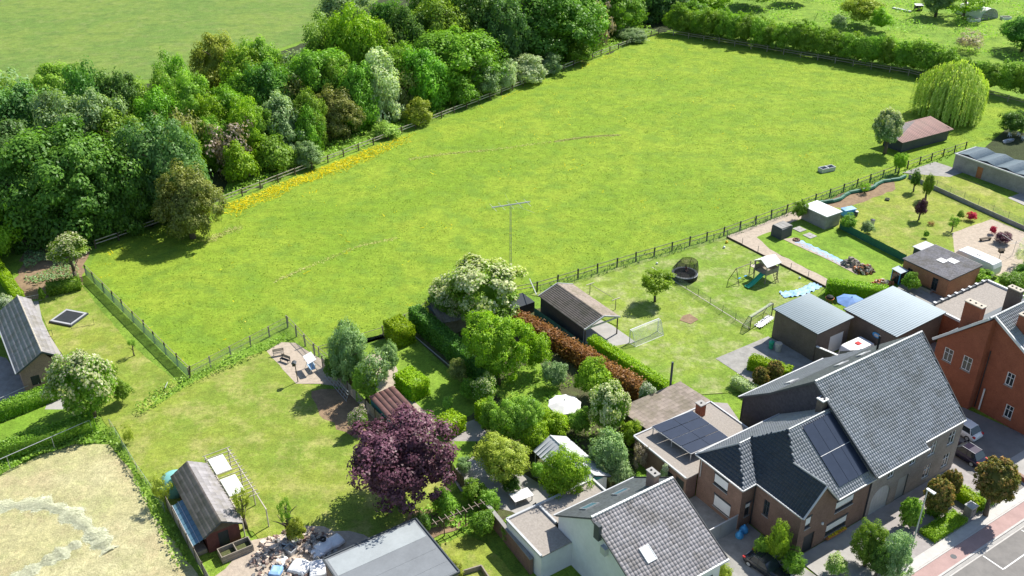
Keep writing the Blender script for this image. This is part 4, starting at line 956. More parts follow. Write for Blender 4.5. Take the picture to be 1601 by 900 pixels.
m = M(); m.tube(W(81.8, 51.5, 9.9), W(81.8, 51.5, 12.0), .12, .12, 8); m.build('flue', MT['black'], t)
# ---- pale-roofed white house in front
t = thing('white_house', 'white rendered house with pale pantiled roof at the bottom of the picture', 'house', W(41.5, 42.4))
facade(t, (41.4, 42.4), (50.6, 42.4), 0, 4.3, 'whitewall', [(7.5, 1.0, 1.6, 1.5, 'sh:.5'), (3, 1, 1.6, 1.5, 'sh:.5')])
facade(t, (50.6, 42.4), (50.6, 54.6), 0, 4.3, 'whitewall', [(7, .9, 1.2, 1.3, 'winw')]); facade(t, (50.6, 54.6), (41.4, 54.6), 0, 4.3, 'whitewall')
gable(t, [(41.4, 54.6, 0), (41.4, 42.4, 0), (41.4, 42.4, 4.3), (41.4, 49.7, 7.95), (41.4, 54.6, 4.4)], 'whitewall', 'gable_wall')
gable(t, [(50.6, 42.4, 4.3), (50.6, 54.6, 4.4), (50.6, 49.7, 7.95)], 'whitewall', 'gable_wall')
slope(t, [(41.3, 42.0, 4.25), (50.9, 42.0, 4.25), (50.9, 49.7, 8.05), (41.3, 49.7, 8.05)], 'tilepale', 'panw')
slope(t, [(50.9, 55.0, 4.3), (41.3, 55.0, 4.3), (41.3, 49.7, 8.05), (50.9, 49.7, 8.05)], 'slate', 'flat')
cap(t, (41.3, 49.7, 8.15), (50.9, 49.7, 8.15), 'lgrey', .15)
gutter(t, (41.2, 41.9, 4.2), (51.0, 41.9, 4.2), 'white', .22); gutter(t, (41.2, 55.1, 4.25), (51.0, 55.1, 4.25), 'lgrey', .12)
for a, b in (((50.95, 42.0, 4.3), (50.95, 49.7, 8.1)), ((50.95, 49.7, 8.1), (50.95, 55.0, 4.35)), ((41.25, 42.0, 4.3), (41.25, 49.7, 8.1))): m = M(); m.beam(W(*a), W(*b), .1, .14); m.build('verge', MT['dark'], t)
skylight(t, (44.2, 45.2, 5.85), EU, W(0, 1, .493), .55, .75, 'shutter', 'lgrey', .18)
skylight(t, (43.6, 52.8, 5.88), EU, W(0, -1, .707), .8, .6, 'glassb', 'grey'); skylight(t, (47.2, 52.6, 6.02), EU, W(0, -1, .707), .8, .5, 'glassb', 'grey')
chimney(t, 49.2, 50.6, 7.0, 8.9, .6, 1.1, 'brickl', 2)
m = M(); m.ubox(41.0, 41.35, 48.2, 48.9, 6.6, 8.3); m.build('wall_vent', MT['anth'], t)
m = M(); m.ubox(41.0, 41.5, 47.2, 47.9, 5.6, 6.4); m.build('metal_flashing', MT['lgrey'], t)
# its rear extension
t = thing('rear_extension', 'white flat-roofed rear extension of the white house', 'extension', W(37.9, 54.7))
facade(t, (37.9, 58.2), (37.9, 52.4), 0, 2.9, 'whitewall'); facade(t, (48.3, 58.2), (37.9, 58.2), 0, 2.9, 'brickl'); facade(t, (48.3, 54.7), (48.3, 58.2), 0, 2.9, 'whitewall'); facade(t, (37.9, 52.4), (41.4, 52.4), 0, 2.9, 'whitewall')
slope(t, [(37.9, 52.4, 2.95), (41.35, 52.4, 2.95), (41.35, 55.2, 2.95), (48.3, 55.2, 2.95), (48.3, 58.2, 2.95), (37.9, 58.2, 2.95)], 'ballast')
for a, b in (((37.9, 52.4), (37.9, 58.2)), ((37.9, 58.2), (48.3, 58.2)), ((48.3, 58.2), (48.3, 55.2)), ((41.6, 58.0), (41.6, 55.2))): m = M(); m.beam(W(*a, 3.03), W(*b, 3.03), .22, .24); m.build('parapet', MT['lgrey'], t)
# ---- garden sheds of that garden
t = thing('garden_shed', 'white garden shed with two ridged pale sheet roofs beside the round tree', 'shed', W(46.8, 58.6))
facade(t, (46.8, 62.4), (46.8, 58.7), 0, 2.1, 'white'); facade(t, (46.8, 58.7), (50.6, 58.7), 0, 2.1, 'white', [(2.8, 0, 1.1, 1.9, 'doorw')]); facade(t, (50.6, 58.7), (50.6, 66.0), 0, 2.1, 'white')
gable(t, [(46.8, 58.7, 2.1), (50.6, 58.7, 2.1), (48.7, 58.7, 3.1)], 'teal', 'gable_wall')
slope(t, [(46.5, 66.2, 2.1), (46.5, 58.4, 2.1), (48.7, 58.4, 3.2), (48.7, 66.2, 3.2)], 'wroof', 'wide'); slope(t, [(50.9, 58.4, 2.1), (50.9, 66.2, 2.1), (48.7, 66.2, 3.2), (48.7, 58.4, 3.2)], 'wroof', 'wide')
cap(t, (48.7, 58.4, 3.24), (48.7, 66.2, 3.24), 'white', .09, step=2)
for a in ((46.7, 66.0), (46.7, 64.2), (46.7, 62.4), (50.7, 66.0)): m = M(); m.beam(W(*a, 0), W(*a, 2.1), .1, .1); m.build('post', MT['lgrey'], t)
m = M(); m.lathe(W(45.9, 64.6), [(.3, 0), (.33, .1), (.33, 1.3), (.2, 1.45), (.05, 1.5)], 12); tag(m.build('gas_cylinder', MT['lgrey']), 'pale cylinder tank standing by the open shed bay', 'tank')
t = shed('pale wooden garden store with grey flat roof left of the clay-roofed shed', 36.3, 39.2, 78.4, 84.4, 2.1, 'teal', 'rroof', 'slab', dz=(0, .3, .3, 0), name='clay_roofed_shed', cat='shed')
t['label'] = 'low shed with worn pinkish roof beside the purple tree'
t = shed('weathered board shed under the white flowering tree', 51.6, 57.5, 93.9, 98.2, 2.1, 'wood', 'tilebrown', 'wide', dz=(0, .1, .4, .3), name='board_shed')
for i in range(26):
    m = M(); m.ubox(51.6+i*.227, 51.6+i*.227+.205, 93.86, 93.89, .05, 2.1); m.build('board', MT['wood'], t)
# ---- cabin, lean-to greenhouse, pergola at lower left
t = thing('brown_cabin', 'red-brown timber cabin with long slab-tiled roof at the lower left', 'cabin', W(13.2, 72.6))
facade(t, (13.3, 82.8), (13.3, 72.8), 0, 2.3, 'woodr'); facade(t, (13.3, 72.8), (16.5, 72.8), 0, 2.3, 'woodr', [(1.6, .1, 1.0, 1.9, 'door')]); facade(t, (16.5, 72.8), (16.5, 82.8), 0, 2.3, 'woodr'); facade(t, (16.5, 82.8), (13.3, 82.8), 0, 2.3, 'woodr')
gable(t, [(13.3, 72.8, 2.3), (16.5, 72.8, 2.3), (14.9, 72.8, 3.35)], 'woodd', 'gable_wall'); gable(t, [(16.5, 82.8, 2.3), (13.3, 82.8, 2.3), (14.9, 82.8, 3.35)], 'woodd', 'gable_wall')
slope(t, [(13.0, 83.1, 2.3), (13.0, 72.5, 2.3), (14.9, 72.5, 3.5), (14.9, 83.1, 3.5)], 'tilebrown', 'slab'); slope(t, [(16.8, 72.5, 2.3), (16.8, 83.1, 2.3), (14.9, 83.1, 3.5), (14.9, 72.5, 3.5)], 'tileslab', 'slab')
t = thing('lean_to_greenhouse', 'low lean-to frame glazed with blue panes against the cabin', 'greenhouse', W(12.1, 73))
for i in range(8):
    for j in range(2):
        u0, w0 = 12.0+j*.62, 73.0+i*.83
        m = M(); z = lambda u: 1.45+(u-12.0)*.3
        m.loft([[W(u0+.02, w0+.02, z(u0)), W(u0+.60, w0+.02, z(u0+.6)), W(u0+.60, w0+.80, z(u0+.6)), W(u0+.02, w0+.80, z(u0))], [W(u0+.02, w0+.02, z(u0)+.03), W(u0+.60, w0+.02, z(u0+.6)+.03), W(u0+.60, w0+.80, z(u0+.6)+.03), W(u0+.02, w0+.80, z(u0)+.03)]]); m.build('pane', MT['glassb'], t)
for u in (12.0, 12.62, 13.24): m = M(); m.beam(W(u, 72.9, 1.5+(u-12)*.3), W(u, 79.7, 1.5+(u-12)*.3), .05, .06); m.build('rail', MT['lgrey'], t)
m = M(); m.ubox(11.95, 13.2, 73, 79.6, 0, .5); m.build('base', MT['wood'], t)
for w in (73, 76.3, 79.6): m = M(); m.beam(W(12.0, w, .5), W(12.0, w, 1.45), .06, .06); m.build('post', MT['lgrey'], t)
t = thing('pergola', 'open white-beamed pergola with two white sheets on the cabin side', 'pergola', W(17.2, 73))
for u in (16.95, 19.4):
    m = M(); m.beam(W(u, 73.0, 2.3), W(u, 84.4, 2.3), .09, .12); m.build('beam', MT['woodp'], t)
    for w in (73.1, 76.8, 80.6, 84.2): m = M(); m.beam(W(u, w, 0), W(u, w, 2.3), .1, .1); m.build('post', MT['woodp'], t)
for i in range(15): m = M(); m.beam(W(16.7, 75.6+i*.62, 2.4), W(19.7, 75.6+i*.62, 2.4), .05, .08); m.build('rafter', MT['woodp'], t)
for a, b in ((80.6, 83.4), (76.6, 79.6)): m = M(); m.ubox(17.0, 18.6, a, b, 2.45, 2.5); m.build('roof_sheet', MT['white'], t)
t = thing('compost_bins', 'double grey timber compost bin in front of the cabin', 'compost bin', W(14, 70.8))
for (a, b, c, d) in ((13.9, 17.0, 70.7, 70.78), (13.9, 17.0, 72.0, 72.08), (13.9, 13.98, 70.78, 72.0), (15.4, 15.48, 70.78, 72.0), (16.92, 17.0, 70.78, 72.0)):
    for z in (0, .29, .58): m = M(); m.ubox(a, b, c, d, z+.01, z+.27); m.build('board', MT['wood'], t)
m = M(); m.ubox(14.0, 16.9, 70.8, 71.95, .02, .35); m.build('compost', MT['earth'], t)
# ---- flat-roofed building at the bottom
t = shed('flat-roofed building with grey felt roof at the bottom centre', 21.2, 30.6, 55.0, 63.0, 2.9, 'brickl', 'feltd', None, name='flat_roof_building', cat='building', trim='anth', over=.1)
for (a, b, mt) in ((60.5, 62.8, 'felt'), (58.6, 60.47, 'feltd'), (56.7, 58.57, 'feltd'), (55.2, 56.67, 'feltd')): m = M(); m.ubox(21.4, 30.4, a, b, 3.024, 3.036); m.build('felt_strip', MT[mt], t)
# ---- metal-roofed shed and hall
t = shed('dark brick garage with blue-grey ribbed metal roof behind the terrace hedge', 87.2, 93.4, 63.3, 70.2, 4.1, 'brickd', 'mroofd', 'rib', name='metal_roof_garage', cat='garage', over=.25, dz=(.1, .3, .3, .1), wins={'f': [(4.0, .05, 2.6, 2.7, 'doorw')]}, trim=None)
t = shed('long dark hall with pale ribbed metal roof in the middle of the block', 94.9, 104.2, 57.6, 65.3, 4.1, 'brickd', 'mroof', 'rib', name='metal_roof_hall', cat='hall', over=.25, dz=(0, .3, .3, 0))
low_wall('white-topped brick yard wall beside the garage', W(87.3, 63.2), W(88.2, 58.9), 2.3, .2, 'brickd', 'white', 'yard_wall')
t = thing('wall_sign', 'oval blue sign on the dark brick wall of the hall', 'sign', W(94.7, 60.4, 3.0))
m = M(); m.loft([[W(94.86-o, 60.2+.62*cos(a), 2.9+.36*sin(a)) for a in [2*pi*i/20 for i in range(20)]] for o in (0, .06)]); m.build('panel', MT['bluep'], t)
m = M(); m.loft([[W(94.79-o, 60.2+.34*cos(a), 2.9+.2*sin(a)) for a in [2*pi*i/16 for i in range(16)]] for o in (0, .02)]); m.build('emblem', MT['white'], t)
# ---- gravel roof building
t = shed('flat building covered in roof gravel with dark parapet', 105.2, 117.5, 54.8, 60.0, 3.6, 'brickr', 'ballast', None, name='gravel_roof_building', cat='building', over=.05)
for a, b, mt in (((105.1, 60.1), (117.6, 60.1), 'anth'), ((105.1, 54.8), (105.1, 60.1), 'white'), ((117.6, 54.8), (117.6, 60.1), 'white')): m = M(); m.beam(W(*a, 3.85), W(*b, 3.85), .3, .3); m.build('parapet', MT[mt], t)
for i in range(8): m = M(); m.ubox(105.9+i*1.5, 106.3+i*1.5, 59.9, 60.3, 4.02, 4.14); m.build('paver', MT['lgrey'], t)
# ---- brick outbuilding
t = shed('orange brick outbuilding with grey fibre-cement roof', 115.0, 122.2, 63.9, 71.3, 2.9, 'bricko', 'tileslab', 'flat', name='brick_outbuilding', cat='outbuilding', over=.2, dz=(0, .15, .15, 0), wins={'l': [(1.3, 1.2, .8, .8, 'win'), (5.4, .4, .9, 1.9, 'win')]})
for a, b in (((118.2, 67.2), (119.4, 68.4)), ((119.3, 66.2), (120.6, 67.6))): m = M(); m.ubox(a[0], b[0], a[1], b[1], 3.16, 3.2); m.build('roof_sheet', MT['white'], t)
m = M(); m.ubox(122.3, 122.4, 64, 67.4, 0, 2.4); m.build('gate', MT['teal'], t)
m = M(); m.ubox(121.2, 124.0, 71.6, 74.0, 0, 2.0); o = m.build('roof_box', MT['anth']); tag(o, 'small dark shed with pale sheet roof behind the brick outbuilding', 'shed'); o.name = 'small_shed'
m = M(); m.ubox(121.0, 124.2, 71.45, 74.2, 2.0, 2.1); r = m.build('roof', MT['wroof'], o)
# ---- garage top right
t = shed('long rendered garage with low grey ridged roof at the right edge', 157.3, 163.3, 74, 92.2, 2.9, 'concreted', 'felt', None, name='long_garage', cat='garage', over=.1, wins={'l': [(5.2, 0, 1.1, 2.1, 'wood')]})
m = M(); m.beam(W(157.15, 74, 3.0), W(157.15, 92.3, 3.0), .14, .22); m.build('fascia', MT['white'], t)
for i in range(5):
    w0 = 91.9-i*3.7
    for (a, b, za, zb) in ((w0, w0-1.85, 3.05, 3.42), (w0-1.85, w0-3.7, 3.42, 3.05)):
        slope(t, [(157.5, b, zb), (163.3, b, zb), (163.3, a, za), (157.5, a, za)], 'mroofd', 'corr', .06, 'roof_bay')
# ---- horse shelter
t = thing('field_shelter', 'dark timber field shelter with red-brown sheet roof in the paddock corner', 'shelter', W(156.2, 103))
facade(t, (156.4, 106.6), (156.4, 102.6), 0, 2.2, 'anth'); facade(t, (156.4, 102.6), (169.4, 101.8), 0, 2.2, 'anth'); facade(t, (169.4, 101.8), (169.4, 106.4), 0, 2.5, 'anth'); facade(t, (169.4, 106.4), (156.4, 106.8), 0, 2.9, 'anth')
slope(t, [(155.6, 102.0, 2.25), (169.9, 101.2, 2.25), (169.9, 106.9, 3.2), (155.6, 107.2, 3.2)], 'rroof', 'wide')
# ---- carport
t = thing('carport', 'open carport with worn brown shingle roof beside the rusty hedge', 'carport', W(65.6, 82.3))
slope(t, [(65.2, 92.0, 2.7), (65.2, 81.8, 2.7), (68.3, 81.8, 3.7), (68.3, 92.0, 3.7)], 'tilebrown', 'flat', .08); slope(t, [(71.0, 81.8, 2.7), (71.0, 92.0, 2.7), (68.3, 92.0, 3.7), (68.3, 81.8, 3.7)], 'tilebrown', 'flat', .08)
facade(t, (65.4, 91.8), (65.4, 82.2), 0, 2.65, 'anth')
facade(t, (70.9, 91.8), (65.4, 91.8), 0, 2.65, 'anth')
for a in ((65.5, 82.0), (70.8, 82.0), (70.8, 86.6), (70.8, 91.6)): m = M(); m.beam(W(*a, 0), W(*a, 2.7), .16, .16); m.build('post', MT['woodd'], t)
for a, b in (((65.2, 81.75, 2.7), (68.3, 81.75, 3.7)), ((68.3, 81.75, 3.7), (71.0, 81.75, 2.7)), ((65.2, 81.85, 2.68), (71, 81.85, 2.68)), ((65.2, 92.05, 2.7), (68.3, 92.05, 3.7)), ((68.3, 92.05, 3.7), (71, 92.05, 2.7))): m = M(); m.beam(W(*a), W(*b), .12, .2); m.build('beam', MT['lgrey'], t)
# ---- small white-roofed shed and covered cube
t = shed('small grey boarded shed with white flat roof by the paddock fence', 118.0, 121.4, 87.9, 92.8, 2.3, 'concreted', 'white', None, name='white_roof_shed', over=.15)
t = thing('covered_stack', 'grey tarpaulin-covered stack beside the gravel path', 'covered stack', W(110.8, 90.2))
m = M(); m.loft([[W(u, w, z) for u, w in ((109.4-e, 89.2-e), (112-e*0, 89.4-e), (112, 91.4), (109.4-e, 91.3))] for z, e in ((0, .05), (1.2, 0.02), (1.75, -.02), (1.85, -.2))]); m.build('cover', MT['anth'], t)
for i in range(3): m = M(); m.ubox(109.5+i*.8, 110.25+i*.8, 89.4, 91.2, 1.86, 1.93); m.build('slab', MT['concreted'], t)
# ---- red brick house at the right
t = thing('red_brick_house', 'tall red brick house with grey roof and brick chimneys at the right edge', 'house', W(94.5, 46.7))
facade(t, (94.5, 52.1), (94.5, 46.5), 0, 6.8, 'brickr', [(1.7, 4.6, 1.15, 1.75, 'winw'), (4.1, 4.7, 1.15, 1.85, 'winw')])
facade(t, (94.5, 46.5), (95.5, 46.5), 0, 8.1, 'brickr')
facade(t, (95.5, 46.5), (95.5, 39.4), 0, 8.1, 'brickr', [(3.2, 4.9, .95, 1.7, 'winw'), (4.1, 1.0, .95, 1.7, 'winw')])
facade(t, (95.5, 39.4), (108, 39.4), 0, 8.1, 'brickr'); facade(t, (108, 39.4), (108, 52.1), 0, 6.8, 'brickr'); facade(t, (108, 52.1), (94.5, 52.1), 0, 6.8, 'brickr')
gable(t, [(95.5, 46.5, 8.1), (95.5, 39.4, 8.1), (95.5, 46.5, 12.2)], 'brickr', 'gable_wall'); gable(t, [(94.5, 52.1, 6.8), (94.5, 46.5, 6.8), (94.5, 46.5, 12.2)], 'brickr', 'gable_wall'); gable(t, [(94.5, 46.5, 8.1), (95.5, 46.5, 8.1), (95.5, 46.5, 12.2), (94.5, 46.5, 12.2)], 'brickr', 'gable_wall')
slope(t, [(95.2, 39.1, 8.05), (108.3, 39.1, 8.05), (108.3, 46.7, 12.4), (95.2, 46.7, 12.4)], 'tilegrey', 'pan')
slope(t, [(108.3, 52.4, 6.75), (94.2, 52.4, 6.75), (94.2, 46.7, 12.4), (108.3, 46.7, 12.4)], 'feltd', None)
for a, b in (((95.1, 39.1, 8.1), (95.1, 46.7, 12.45)), ((94.1, 46.7, 12.45), (94.1, 52.5, 6.75))): m = M(); m.beam(W(*a), W(*b), .2, .28); m.build('verge', MT['white'], t)
cap(t, (94.2, 46.7, 12.5), (108.3, 46.7, 12.5), 'lgrey', .13)
chimney(t, 96.0, 49.6, 8.0, 12.3, .85, 2.1, 'brickr', 3, 'woodp'); chimney(t, 101.2, 48.2, 9.6, 13.3, .8, 1.5, 'brickd', 3, 'woodp'); chimney(t, 97.3, 44.3, 10.2, 12.9, .8, 1.5, 'brickr', 3, 'woodp')
m = M(); m.path([W(95.4, 46.2, 8), W(95.4, 46.2, .3)], .06, 6); m.build('downpipe', MT['dark'], t)
m = M(); m.path([W(95.3, 45.6, 3.2), W(95.3, 45.6, .3)], .1, 6); m.build('downpipe', MT['white'], t)
t = thing('left_outbuilding', 'brick outbuilding with old slab-tiled gable roof at the left edge', 'outbuilding', W(4, 110.3))
facade(t, (3.5, 126), (3.5, 110.4), 0, 3.4, 'brickl'); facade(t, (3.5, 110.4), (7.4, 110.2), 0, 3.4, 'brickl', [(1.35, .9, .95, 1.3, 'door')]); facade(t, (7.4, 110.2), (7.4, 126), 0, 3.4, 'brickl'); facade(t, (7.4, 126), (3.5, 126), 0, 3.4, 'brickl')
gable(t, [(3.5, 110.4, 3.4), (7.4, 110.2, 3.4), (6.3, 110.25, 5.1)], 'brickl', 'gable_wall')
slope(t, [(3.1, 126, 3.25), (3.1, 110.1, 3.25), (6.3, 110.0, 5.2), (6.3, 126, 5.2)], 'tileslab', 'slab'); slope(t, [(7.7, 110.0, 4.2), (7.7, 126, 4.2), (6.3, 126, 5.2), (6.3, 110.0, 5.2)], 'tileslab', 'slab')
cap(t, (6.3, 110.0, 5.25), (6.3, 126, 5.25), 'woodp', .1); gutter(t, (3.0, 126, 3.25), (3.0, 110.1, 3.25), 'grey'); m = M(); m.beam(W(3.1, 110, 3.3), W(6.3, 109.9, 5.25), .1, .2); m.beam(W(6.3, 109.9, 5.25), W(7.8, 109.9, 4.2), .1, .2); m.build('verge', MT['anth'], t)
# ================================================================ TREES OF THE WOOD
def ptree(name, label, cx, yt, yb, wpx, kind='round', lf='mid', group=None, low=.08, blossom=None, cat='tree', trunk=True, v=None, top=1.0, wf=1.0):
    p = G(cx, yb); h = max(.6, HGT(cx, yb, yt)); r = wpx/2/PPM(yb-(yb-yt)*.3)*wf
    return tree(name, label, cat, p, h*.98, r, kind, lf, group, low=low, blossom=blossom, trunk=trunk, v=v, top=top)
WG = 'trees of the wood'
TD = [
 # front row, left to right
 (-12, 290, 408, 86, 'round', 'bright', 'bright green tree cut by the left edge below the dark wood', None),
 (28, 175, 345, 120, 'oak', 'blueish', 'large blue-green tree at the left edge of the wood', None),
 (128, 170, 372, 168, 'oak', 'dark', 'very large dark green tree with pale leaf tips in the left front of the wood', None),
 (218, 215, 362, 92, 'tall', 'dark', 'narrow dark tree between the very large dark tree and the blue-green tree', None),
 (262, 165, 345, 122, 'oak', 'blueish', 'broad blue-green tree behind the round olive bush', None),
 (368, 178, 285, 66, 'airy', 'grey', 'pale grey-pink tree with bare twigs at the front of the wood', None),
 (335, 170, 275, 60, 'round', 'mid', 'mid green tree just left of the grey-pink twiggy tree', None),
 (408, 150, 262, 66, 'round', 'mid', 'fresh green tree just right of the grey-pink twiggy tree', None),
 (448, 138, 262, 84, 'tall', 'sage', 'soft green tree above the light bramble bank', None),
 (486, 125, 245, 60, 'round', 'mid', 'mid green tree between the soft green and the olive blossoming tree', None),
 (524, 132, 250, 78, 'oak', 'olive', 'greyish olive tree with faded blossom near the buttercups', None),
 (560, 88, 228, 76, 'tall', 'lush', 'tall green tree right of the greyish olive tree', None),
 (597, 60, 205, 76, 'tall', 'pale', 'cream-green silvery tree in the middle of the wood', None),
 (633, 95, 190, 44, 'airy', 'olive', 'small brownish olive tree right of the silvery tree', None),
 (708, 25, 185, 140, 'oak', 'lush', 'massive lush green tree in the centre of the wood', None),
 (668, 60, 188, 80, 'round', 'lush', 'lush green tree pressed against the left side of the massive lush tree', None),
 (838, -45, 128, 150, 'oak', 'dark', 'huge dark tree standing by the upper part of the paddock fence', None),
 (888, -30, 108, 110, 'round', 'lush', 'lush tree overlapping the right side of the huge dark tree', None),
 (968, -40, 92, 80, 'tall', 'lush', 'bright-topped tree near the far corner of the paddock', None),
 (932, -20, 98, 40, 'airy', 'grey', 'grey half-bare tree between two lush trees by the far fence', None),
 (1030, -40, 62, 90, 'round', 'blueish', 'dark blue-green tree at the far corner of the paddock', None),
 # middle rows
 (60, 105, 290, 120, 'round', 'blueish', 'blue-green tree behind the first row at the far left', None),
 (150, 110, 300, 110, 'oak', 'sage', 'greyish green tree behind the very large dark tree', None),
 (205, 150, 300, 90, 'round', 'mid', 'mid green tree in the second row, left part of the wood', None),
 (195, 90, 250, 80, 'round', 'dark', 'dark round-headed tree at the back, left part of the wood', None),
 (290, 150, 285, 70, 'airy', 'olive', 'yellowish sparse tree above the broad blue-green tree', None),
 (310, 100, 250, 85, 'oak', 'mid', 'mid green tree in the back row above the yellowish sparse tree', None),
 (255, 120, 270, 80, 'round', 'lush', 'fresh green tree in the middle row left of the yellowish sparse tree', None),
 (365, 120, 245, 76, 'round', 'lush', 'lush green tree behind the grey-pink twiggy tree', None),
 (335, 145, 255, 60, 'round', 'bright', 'bright green tree in the middle row left of centre', None),
 (395, 95, 220, 64, 'round', 'mid', 'mid green tree in the back row behind the fresh green one', None),
 (425, 78, 215, 80, 'round', 'dark', 'dark round tree in the back row left of centre', None),
 (468, 100, 215, 62, 'airy', 'olive', 'olive sparse tree in the middle row near the centre', None),
 (500, 52, 200, 96, 'oak', 'lush', 'broad dark-green crowned tree with a pointed top in the back row', None),
 (455, 55, 165, 60, 'airy', 'sage', 'thin grey-green tree at the back edge next to the far meadow', None),
 (535, 70, 205, 70, 'round', 'mid', 'mid green tree behind the tall green one', None),
 (562, 2, 160, 80, 'round', 'bright', 'light green tree at the top edge, left of the dark group', None),
 (610, -25, 130, 76, 'tall', 'dark', 'dark narrow tree at the top edge left of centre', None),
 (645, -10, 140, 80, 'round', 'dark', 'dark green tree behind the massive lush tree', None),
 (685, -30, 130, 90, 'round', 'mid', 'mid green tree at the top edge behind the massive lush tree', None),
 (752, -45, 115, 100, 'oak', 'dark', 'dark broad tree at the top edge right of the massive lush tree', None),
 (790, -25, 125, 76, 'round', 'blueish', 'shaded blue-green tree left of the huge dark tree', None),
 (930, -70, 60, 90, 'round', 'dark', 'dark tree at the top edge behind the grey half-bare tree', None),
 (1000, -70, 45, 80, 'round', 'blueish', 'dark tree at the top edge behind the far corner', None),
 # back row against the far meadow
 (30, 95, 230, 90, 'airy', 'sage', 'sparse grey-green tree in the back row at the far left', None),
 (108, 78, 235, 90, 'oak', 'mid', 'rounded mid green tree standing out over the far meadow', None),
 (-30, 130, 300, 110, 'round', 'dark', 'dark tree cut by the left edge behind the bright one', None),
 (345, 40, 165, 76, 'round', 'yellow', 'yellow-green sparse tree against the far meadow', None),
 (385, 55, 185, 70, 'round', 'bright', 'light green bushy tree right of the yellow-green sparse one', None),
 (285, 80, 215, 60, 'round', 'lush', 'green tree in the back row left of the yellow-green sparse one', None),
 (150, 95, 255, 70, 'round', 'dark', 'dark tree in the back row between two mid green ones', None),
 (240, 110, 240, 70, 'round', 'mid', 'mid green tree in the back row above the wood gap', None),
 (592, 20, 150, 80, 'round', 'mid', 'mid green tree behind the cream-green silvery one', None),
 (520, 20, 150, 76, 'round', 'mid', 'mid green bushy tree at the back edge near the far meadow corner', None),
 (548, -30, 95, 84, 'round', 'sage', 'soft green tree at the top edge where the far meadow ends', None),
 (625, 50, 175, 70, 'oak', 'mid', 'mid green tree right of the silvery one, second row', None),
 (480, 150, 255, 60, 'round', 'lush', 'lush tree low between soft green and olive trees', None),
 (395, 150, 270, 60, 'round', 'bright', 'bright green tree squeezed behind the fresh green tree', None),
 (300, 190, 320, 60, 'round', 'mid', 'mid green tree right behind the round olive bush', None),
 (175, 230, 372, 90, 'oak', 'dark', 'dark low tree at the foot of the very large dark tree', None),
 (60, 230, 385, 110, 'oak', 'dark', 'dark tree standing low at the left in the wood shade', None),
 (270, 95, 235, 70, 'round', 'mid', 'mid green tree at the back edge, left of centre', None),
 (5, 110, 270, 100, 'oak', 'mid', 'mid green tree cut by the left edge in the back row', None),
 (415, 40, 175, 70, 'round', 'mid', 'mid green tree at the back edge right of the light bushy one', None),
 (860, -80, 60, 110, 'round', 'mid', 'mid green tree at the top edge behind the huge dark tree', None),
 (700, -70, 70, 110, 'round', 'mid', 'mid green tree cut by the top edge near the picture centre', None),
]
for (cx, yt, yb, w, k, lf, lab, bl) in TD:
    if cx > 330: yb = min(yb, 318-.389*(cx-350)-(.3 if cx < 640 else .17)*w+2); yt = min(yt, yb-40)
    ptree('broadleaf_tree', lab, cx, yt, yb-(14 if yb < 300 else 8), w, k, lf, WG, blossom=bl, low=-.18, wf=1.2, top=1.02)
# low shrubs at the foot of the wood
for (cx, yt, yb, w, k, lf, lab) in [
 (820, 88, 130, 52, 'bush', 'pale', 'pale flowering shrub by the upper part of the long fence'), (785, 96, 140, 34, 'bush', 'pale', 'small pale shrub left of the pale flowering one by the fence'),
 (855, 85, 122, 34, 'bush', 'sage', 'grey-green shrub right of the pale flowering one by the fence'), (898, 68, 112, 44, 'bush', 'mid', 'green shrub at the foot of the grey half-bare tree'),
 (985, 45, 76, 44, 'bush', 'sage', 'pale green shrub close to the far paddock corner'), (755, 100, 150, 44, 'bush', 'sage', 'soft green shrub at the foot of the massive lush tree'),
 (650, 155, 205, 40, 'bush', 'yellow', 'yellowish wispy shrub below the small brownish tree'), (480, 222, 262, 40, 'bush', 'sage', 'pale flowering low shrub by the fence near the buttercups'),
 (600, 195, 222, 40, 'bush', 'weed', 'light green shrub at the foot of the silvery tree'), (720, 120, 165, 40, 'bush', 'lush', 'lush shrub low on the massive tree'),
 (430, 215, 268, 50, 'bush', 'mid', 'green shrub in the middle of the bramble bank'), (375, 222, 285, 46, 'bush', 'bright', 'bright green shrub below the grey-pink twiggy tree')]:
    ptree('shrub', lab, cx+4, yt-4, min(yb, 310-.389*(cx-350)), w*1.3, k, lf, 'shrubs at the foot of the wood', cat='shrub', trunk=False, low=-.2)
# the round olive bush standing in the paddock corner
ptree('round_bush', 'large round olive-green bush standing alone at the paddock fence', 302, 248, 372, 100, 'oak', 'olive', low=-.1, cat='bush', v=1, wf=1.12)
